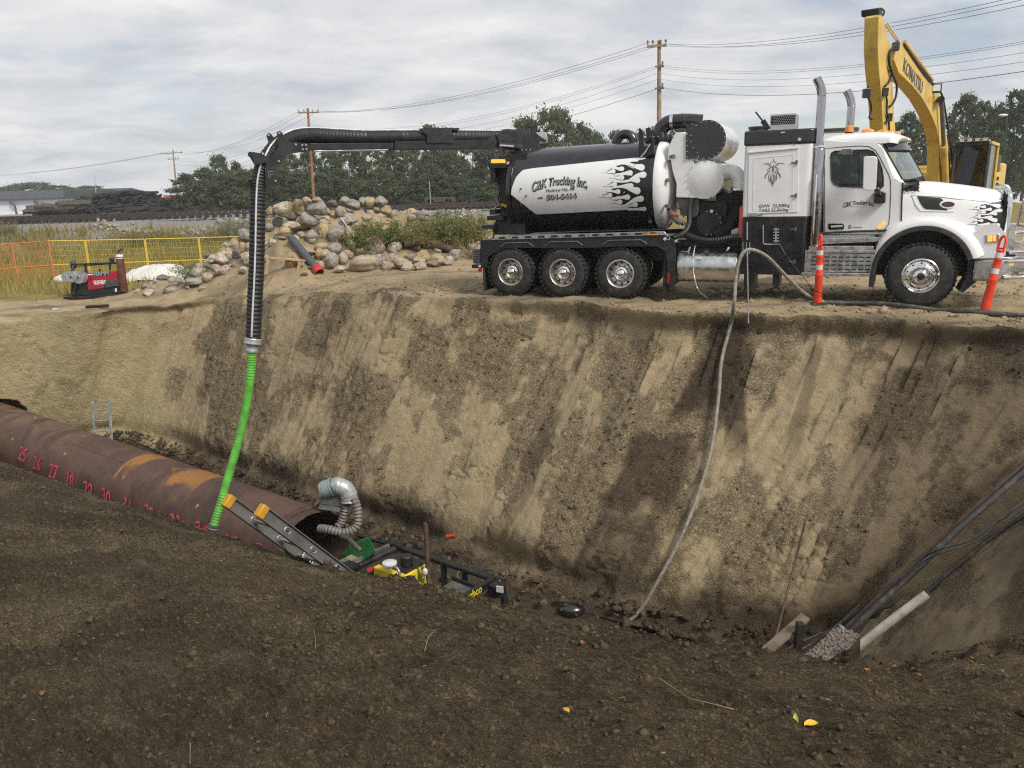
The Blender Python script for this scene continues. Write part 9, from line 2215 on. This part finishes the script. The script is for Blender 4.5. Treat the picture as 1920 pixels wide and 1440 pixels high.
for q in range(420):
 i, j = rng.integers(0, NU), rng.integers(4, 420); c = NB[i, j] + [0, 0, 0.008]
 a = rng.uniform(0, PI); L_ = rng.uniform(0.006, 0.018); w_ = rng.uniform(0.001, 0.0028); d = np.array([math.cos(a), math.sin(a), rng.normal(0, 0.2)]); n = np.array([-math.sin(a), math.cos(a), 0])
 o = len(V_); V_ += [c - d * L_, c + n * w_ + [0, 0, 0.004], c + d * L_, c - n * w_ + [0, 0, 0.004]]; F_.append([o, o + 1, o + 2, o + 3])
tag(link('straw_bits', raw_mesh('straw_bits', np.array(V_), np.array(F_), M['straw'])), 'pale straw bits and wood splinters scattered on the near bank', 'straw', None, 'stuff')
def twig(pxs, r, label):
 pts = [on_bank(x, y) + Vector((0, 0, 0.012 + 0.01 * random.random())) for x, y in pxs]
 return tag(MB().tube(spline(pts, 6), r, 5).build('dry_stem', M['straw'], None, 50), label, 'stem', 'dry stems on the near bank')
twig([(820, 1185), (805, 1205), (800, 1225)], 0.0014, 'curved pale dry stem lying above the middle of the near bank'); twig([(590, 1185), (594, 1200), (592, 1222)], 0.0012, 'thin upright dry stem left of the middle of the near bank')
twig([(1230, 1280), (1270, 1300), (1295, 1318), (1330, 1325), (1375, 1340)], 0.0013, 'long thin dry stem right of the middle of the near bank'); twig([(356, 1400), (355, 1440)], 0.0012, 'dry stem at the very bottom of the near bank')
def leaf(px, py, L_, w_, rz, m, label, tilt=0.0, cup=0.25):
 c = on_bank(px, py) + Vector((0, 0, 0.012)); n = 8; vs = []; fs = []
 for i in range(n + 1):
  f = i / n; h = w_ * math.sin(PI * min(1, f * 0.92 + 0.08)) ** 0.8
  for s in (-1, -0.5, 0, 0.5, 1): vs.append(Vector((f * L_ - L_ / 2, s * h, cup * w_ * (abs(s) ** 1.5) + 0.15 * L_ * math.sin(f * PI) * cup)))
 for i in range(n):
  for k in range(4): fs.append((i * 5 + k, i * 5 + k + 1, i * 5 + 6 + k, i * 5 + 5 + k))
 R_ = Matrix.Rotation(rz, 3, 'Z') @ Matrix.Rotation(tilt, 3, 'Y'); o = MB().add([R_ @ v + c for v in vs], fs).build('fallen_leaf', M[m], None, 60)
 return tag(o, label, 'leaf', 'fallen leaves on the near bank')
leaf(1522, 1362, 0.050, 0.016, 0.1, 'leafyellow', 'bright yellow leaf lying lowest on the right of the near bank', 0.0, 0.5)
leaf(1496, 1356, 0.060, 0.010, 1.3, 'leafgreen', 'pale green leaf standing upright beside the yellow leaf', -1.2, 0.3)
for i, (px, py) in enumerate(((1680, 1255), (1668, 1262), (1625, 1264), (1722, 1275), (1655, 1250), (1785, 1240), (1822, 1242))): leaf(px, py, random.uniform(0.02, 0.035), 0.010, random.uniform(0, 6), 'leafbrown', 'curled brown leaf at the right lip of the near bank', random.uniform(-0.8, 0.3), 0.9)
for px, py, m, tx in ((78, 1306, 'leafbrown', 'brown leaf alone on the lower left of the near bank'), (1062, 1337, 'leafyellow', 'small yellow leaf left of the middle on the lower near bank'), (1092, 1214, 'leafbrown', 'small orange leaf near the lip below the grey hose')): leaf(px, py, 0.03, 0.010, random.uniform(0, 6), m, tx, 0.1, 0.6)
# clods on the yard round the truck
n = 16000; x = rng.uniform(-9, 13, n); y = rng.uniform(11.5, 26, n); s_ = (y - 17.39) * 0.924 + (x + 0.03) * 0.383
lipy = np.interp(x, LC[:, 0], LC[:, 1]); keep = (y > lipy + 0.05) & (rng.uniform(0, 1, n) < np.clip(fbm(x * 0.6, y * 0.9, 4, 901) * 1.8 + 0.35, 0.05, 1))
x, y = x[keep], y[keep]; bl_z = sstep(0, 0.9, y - lipy[keep]); z = ground_z(x, y) * bl_z + np.interp(x, LC[:, 0], LC[:, 2]) * (1 - bl_z)
tag(link('yard_clods', pebbles(np.stack([x, y, z + 0.005], 1), np.exp(rng.normal(math.log(0.026), 0.55, len(x))).clip(0.01, 0.12), 'yard_clods', M['dirt'], 0.45, 0.7)), 'loose earth clods churned up around the truck', 'earth', None, 'stuff')
# lumps stuck to the far pit wall where the clay is rough
n = 15000; i = rng.integers(0, Wd.shape[0], n); j = rng.integers(2, NV - 2, n)
vis = (PX[i, j] > -20) & (PX[i, j] < 1960) & (rng.uniform(0, 1, n) < np.clip(rough[i, j] * 1.1 - 0.25, 0, 1)) & (lft[i, j] < 0.5) & (hole[i, j] < 0.1)
i, j = i[vis], j[vis]
tag(link('wall_lumps', pebbles(Wd[i, j] + dn[i, j] * 0.004, np.exp(rng.normal(math.log(0.016), 0.45, len(i))).clip(0.007, 0.05), 'wall_lumps', M['wall'], 0.45, 0.9, {'stain_shade': np.clip(stain_shade[i, j] + 0.2, 0, 1), 'rough': rough[i, j], 'tone': np.zeros(len(i))})), 'small clay lumps clinging to the rough parts of the pit wall', 'clay', None, 'stuff')
# earth fallen to the foot of the far wall
n = 2600; i = rng.integers(0, Wd.shape[0], n); f_ = np.abs(rng.normal(0, 0.55, n)); Pf = B[i] + np.array([-0.6, -0.8, 0]) * (f_[:, None] - 0.25); Pf[:, 2] = ZB + 0.05 + np.clip(0.25 - f_ * 0.3, 0, 1) + rng.uniform(0, 0.06, n)
vis = (B[i, 0] > -13) & (B[i, 0] < 6); rel_ = Pf - np.array(P_FAR); al_ = rel_ @ np.array(AX); vis &= ((np.linalg.norm(rel_ - al_[:, None] * np.array(AX), axis=1) > 1.0) | (al_ > ALEN)); Pf = Pf[vis]
tag(link('fallen_earth', pebbles(Pf, np.exp(rng.normal(math.log(0.035), 0.6, len(Pf))).clip(0.01, 0.16), 'fallen_earth', M['wall'], 0.45, 0.75, {'stain_shade': np.clip(rng.normal(0.9, 0.15, len(Pf)), 0, 1), 'tone': np.zeros(len(Pf)), 'rough': np.ones(len(Pf)) * 0.5})), 'fallen clods of earth along the foot of the far pit wall', 'earth', None, 'stuff')
# ================================================================== thin summer haze
hz = MB().bx((-700, -420, -8.0), (700, 560, 24.0)).build('haze', [], None, 0)
hm_ = bpy.data.materials.new('haze_air'); hm_.use_nodes = True; hm_.node_tree.nodes.remove(hm_.node_tree.nodes['Principled BSDF'])
hv = hm_.node_tree.nodes.new('ShaderNodeVolumePrincipled'); hv.inputs['Color'].default_value = (0.93, 0.95, 0.97, 1); hv.inputs['Density'].default_value = 0.0007; hv.inputs['Anisotropy'].default_value = 0.3
hm_.node_tree.links.new(hv.outputs[0], hm_.node_tree.nodes['Material Output'].inputs['Volume']); hz.data.materials.append(hm_); tag(hz, 'thin pale haze lying over the whole site', 'haze', None, 'stuff')
# ================================================================== tidy: joined small fittings count as one mass
for o in bpy.data.objects:
 b = o.name.split('.')[0]
 if o.parent is not None and b in ('lug_nuts', 'tread_slots', 'cover_bolts', 'housing_bolts', 'blower_bolts', 'turret_bolts', 'manway_bolts', 'tank_bolts', 'head_clamps', 'rake_teeth', 'hydraulic_line', 'warning_sticker', 'plate_bolts', 'guard_slots', 'panel_slots', 'shield_slots', 'mesh_slots', 'far_tyres', 'pinstripe_ornament', 'tip_pin', 'door_pillar', 'chassis', 'cabinet_mount', 'maker_mark', 'extension_rod', 'cabinet_lamp', 'valve_bank', 'signature_mark', 'seat', 'lower_step', 'bonnet_crease', 'wiper', 'windscreen_seal', 'cab', 'lifting_eye', 'hinge', 'panel_bead', 'hose_clamp', 'indicator_lens', 'latch', 'blower_frame', 'bracket', 'fan_base', 'engine_housing', 'operator_seat', 'wheel_well', 'door_latch', 'prongs', 'valve_handle', 'lamp_bracket', 'tyre', 'rim', 'cab_frame') and o.type == 'MESH' and b not in ('cab', 'tyre', 'rim', 'seat', 'chassis', 'engine_housing'):
  o['kind'] = 'stuff'
# ---- things that share a wording get told apart by their place in the photo
ORD = 'first second third fourth fifth sixth seventh eighth ninth tenth eleventh twelfth thirteenth fourteenth fifteenth sixteenth seventeenth eighteenth nineteenth twentieth twenty-first twenty-second twenty-third twenty-fourth twenty-fifth twenty-sixth twenty-seventh twenty-eighth twenty-ninth thirtieth'.split()
byl = {}
for o in bpy.data.objects:
 if o.parent is None and o.get('label') and o.get('category') in ('tree', 'bush', 'boulder', 'leaf', 'stem'): byl.setdefault(o['label'], []).append(o)
for lb_, os_ in byl.items():
 if 2 <= len(os_) <= 30:
  os_.sort(key=lambda o: o.location.x / max(0.1, o.location.y) if o.type == 'EMPTY' or o.location.length > 0.01 else sum(v.co.x / v.co.y for v in list(o.data.vertices)[:4]) / 4)
  for i_, o in enumerate(os_): o['label'] = '%s, %s from the left' % (lb_, ORD[i_]) if i_ else '%s, leftmost of its kind there' % lb_
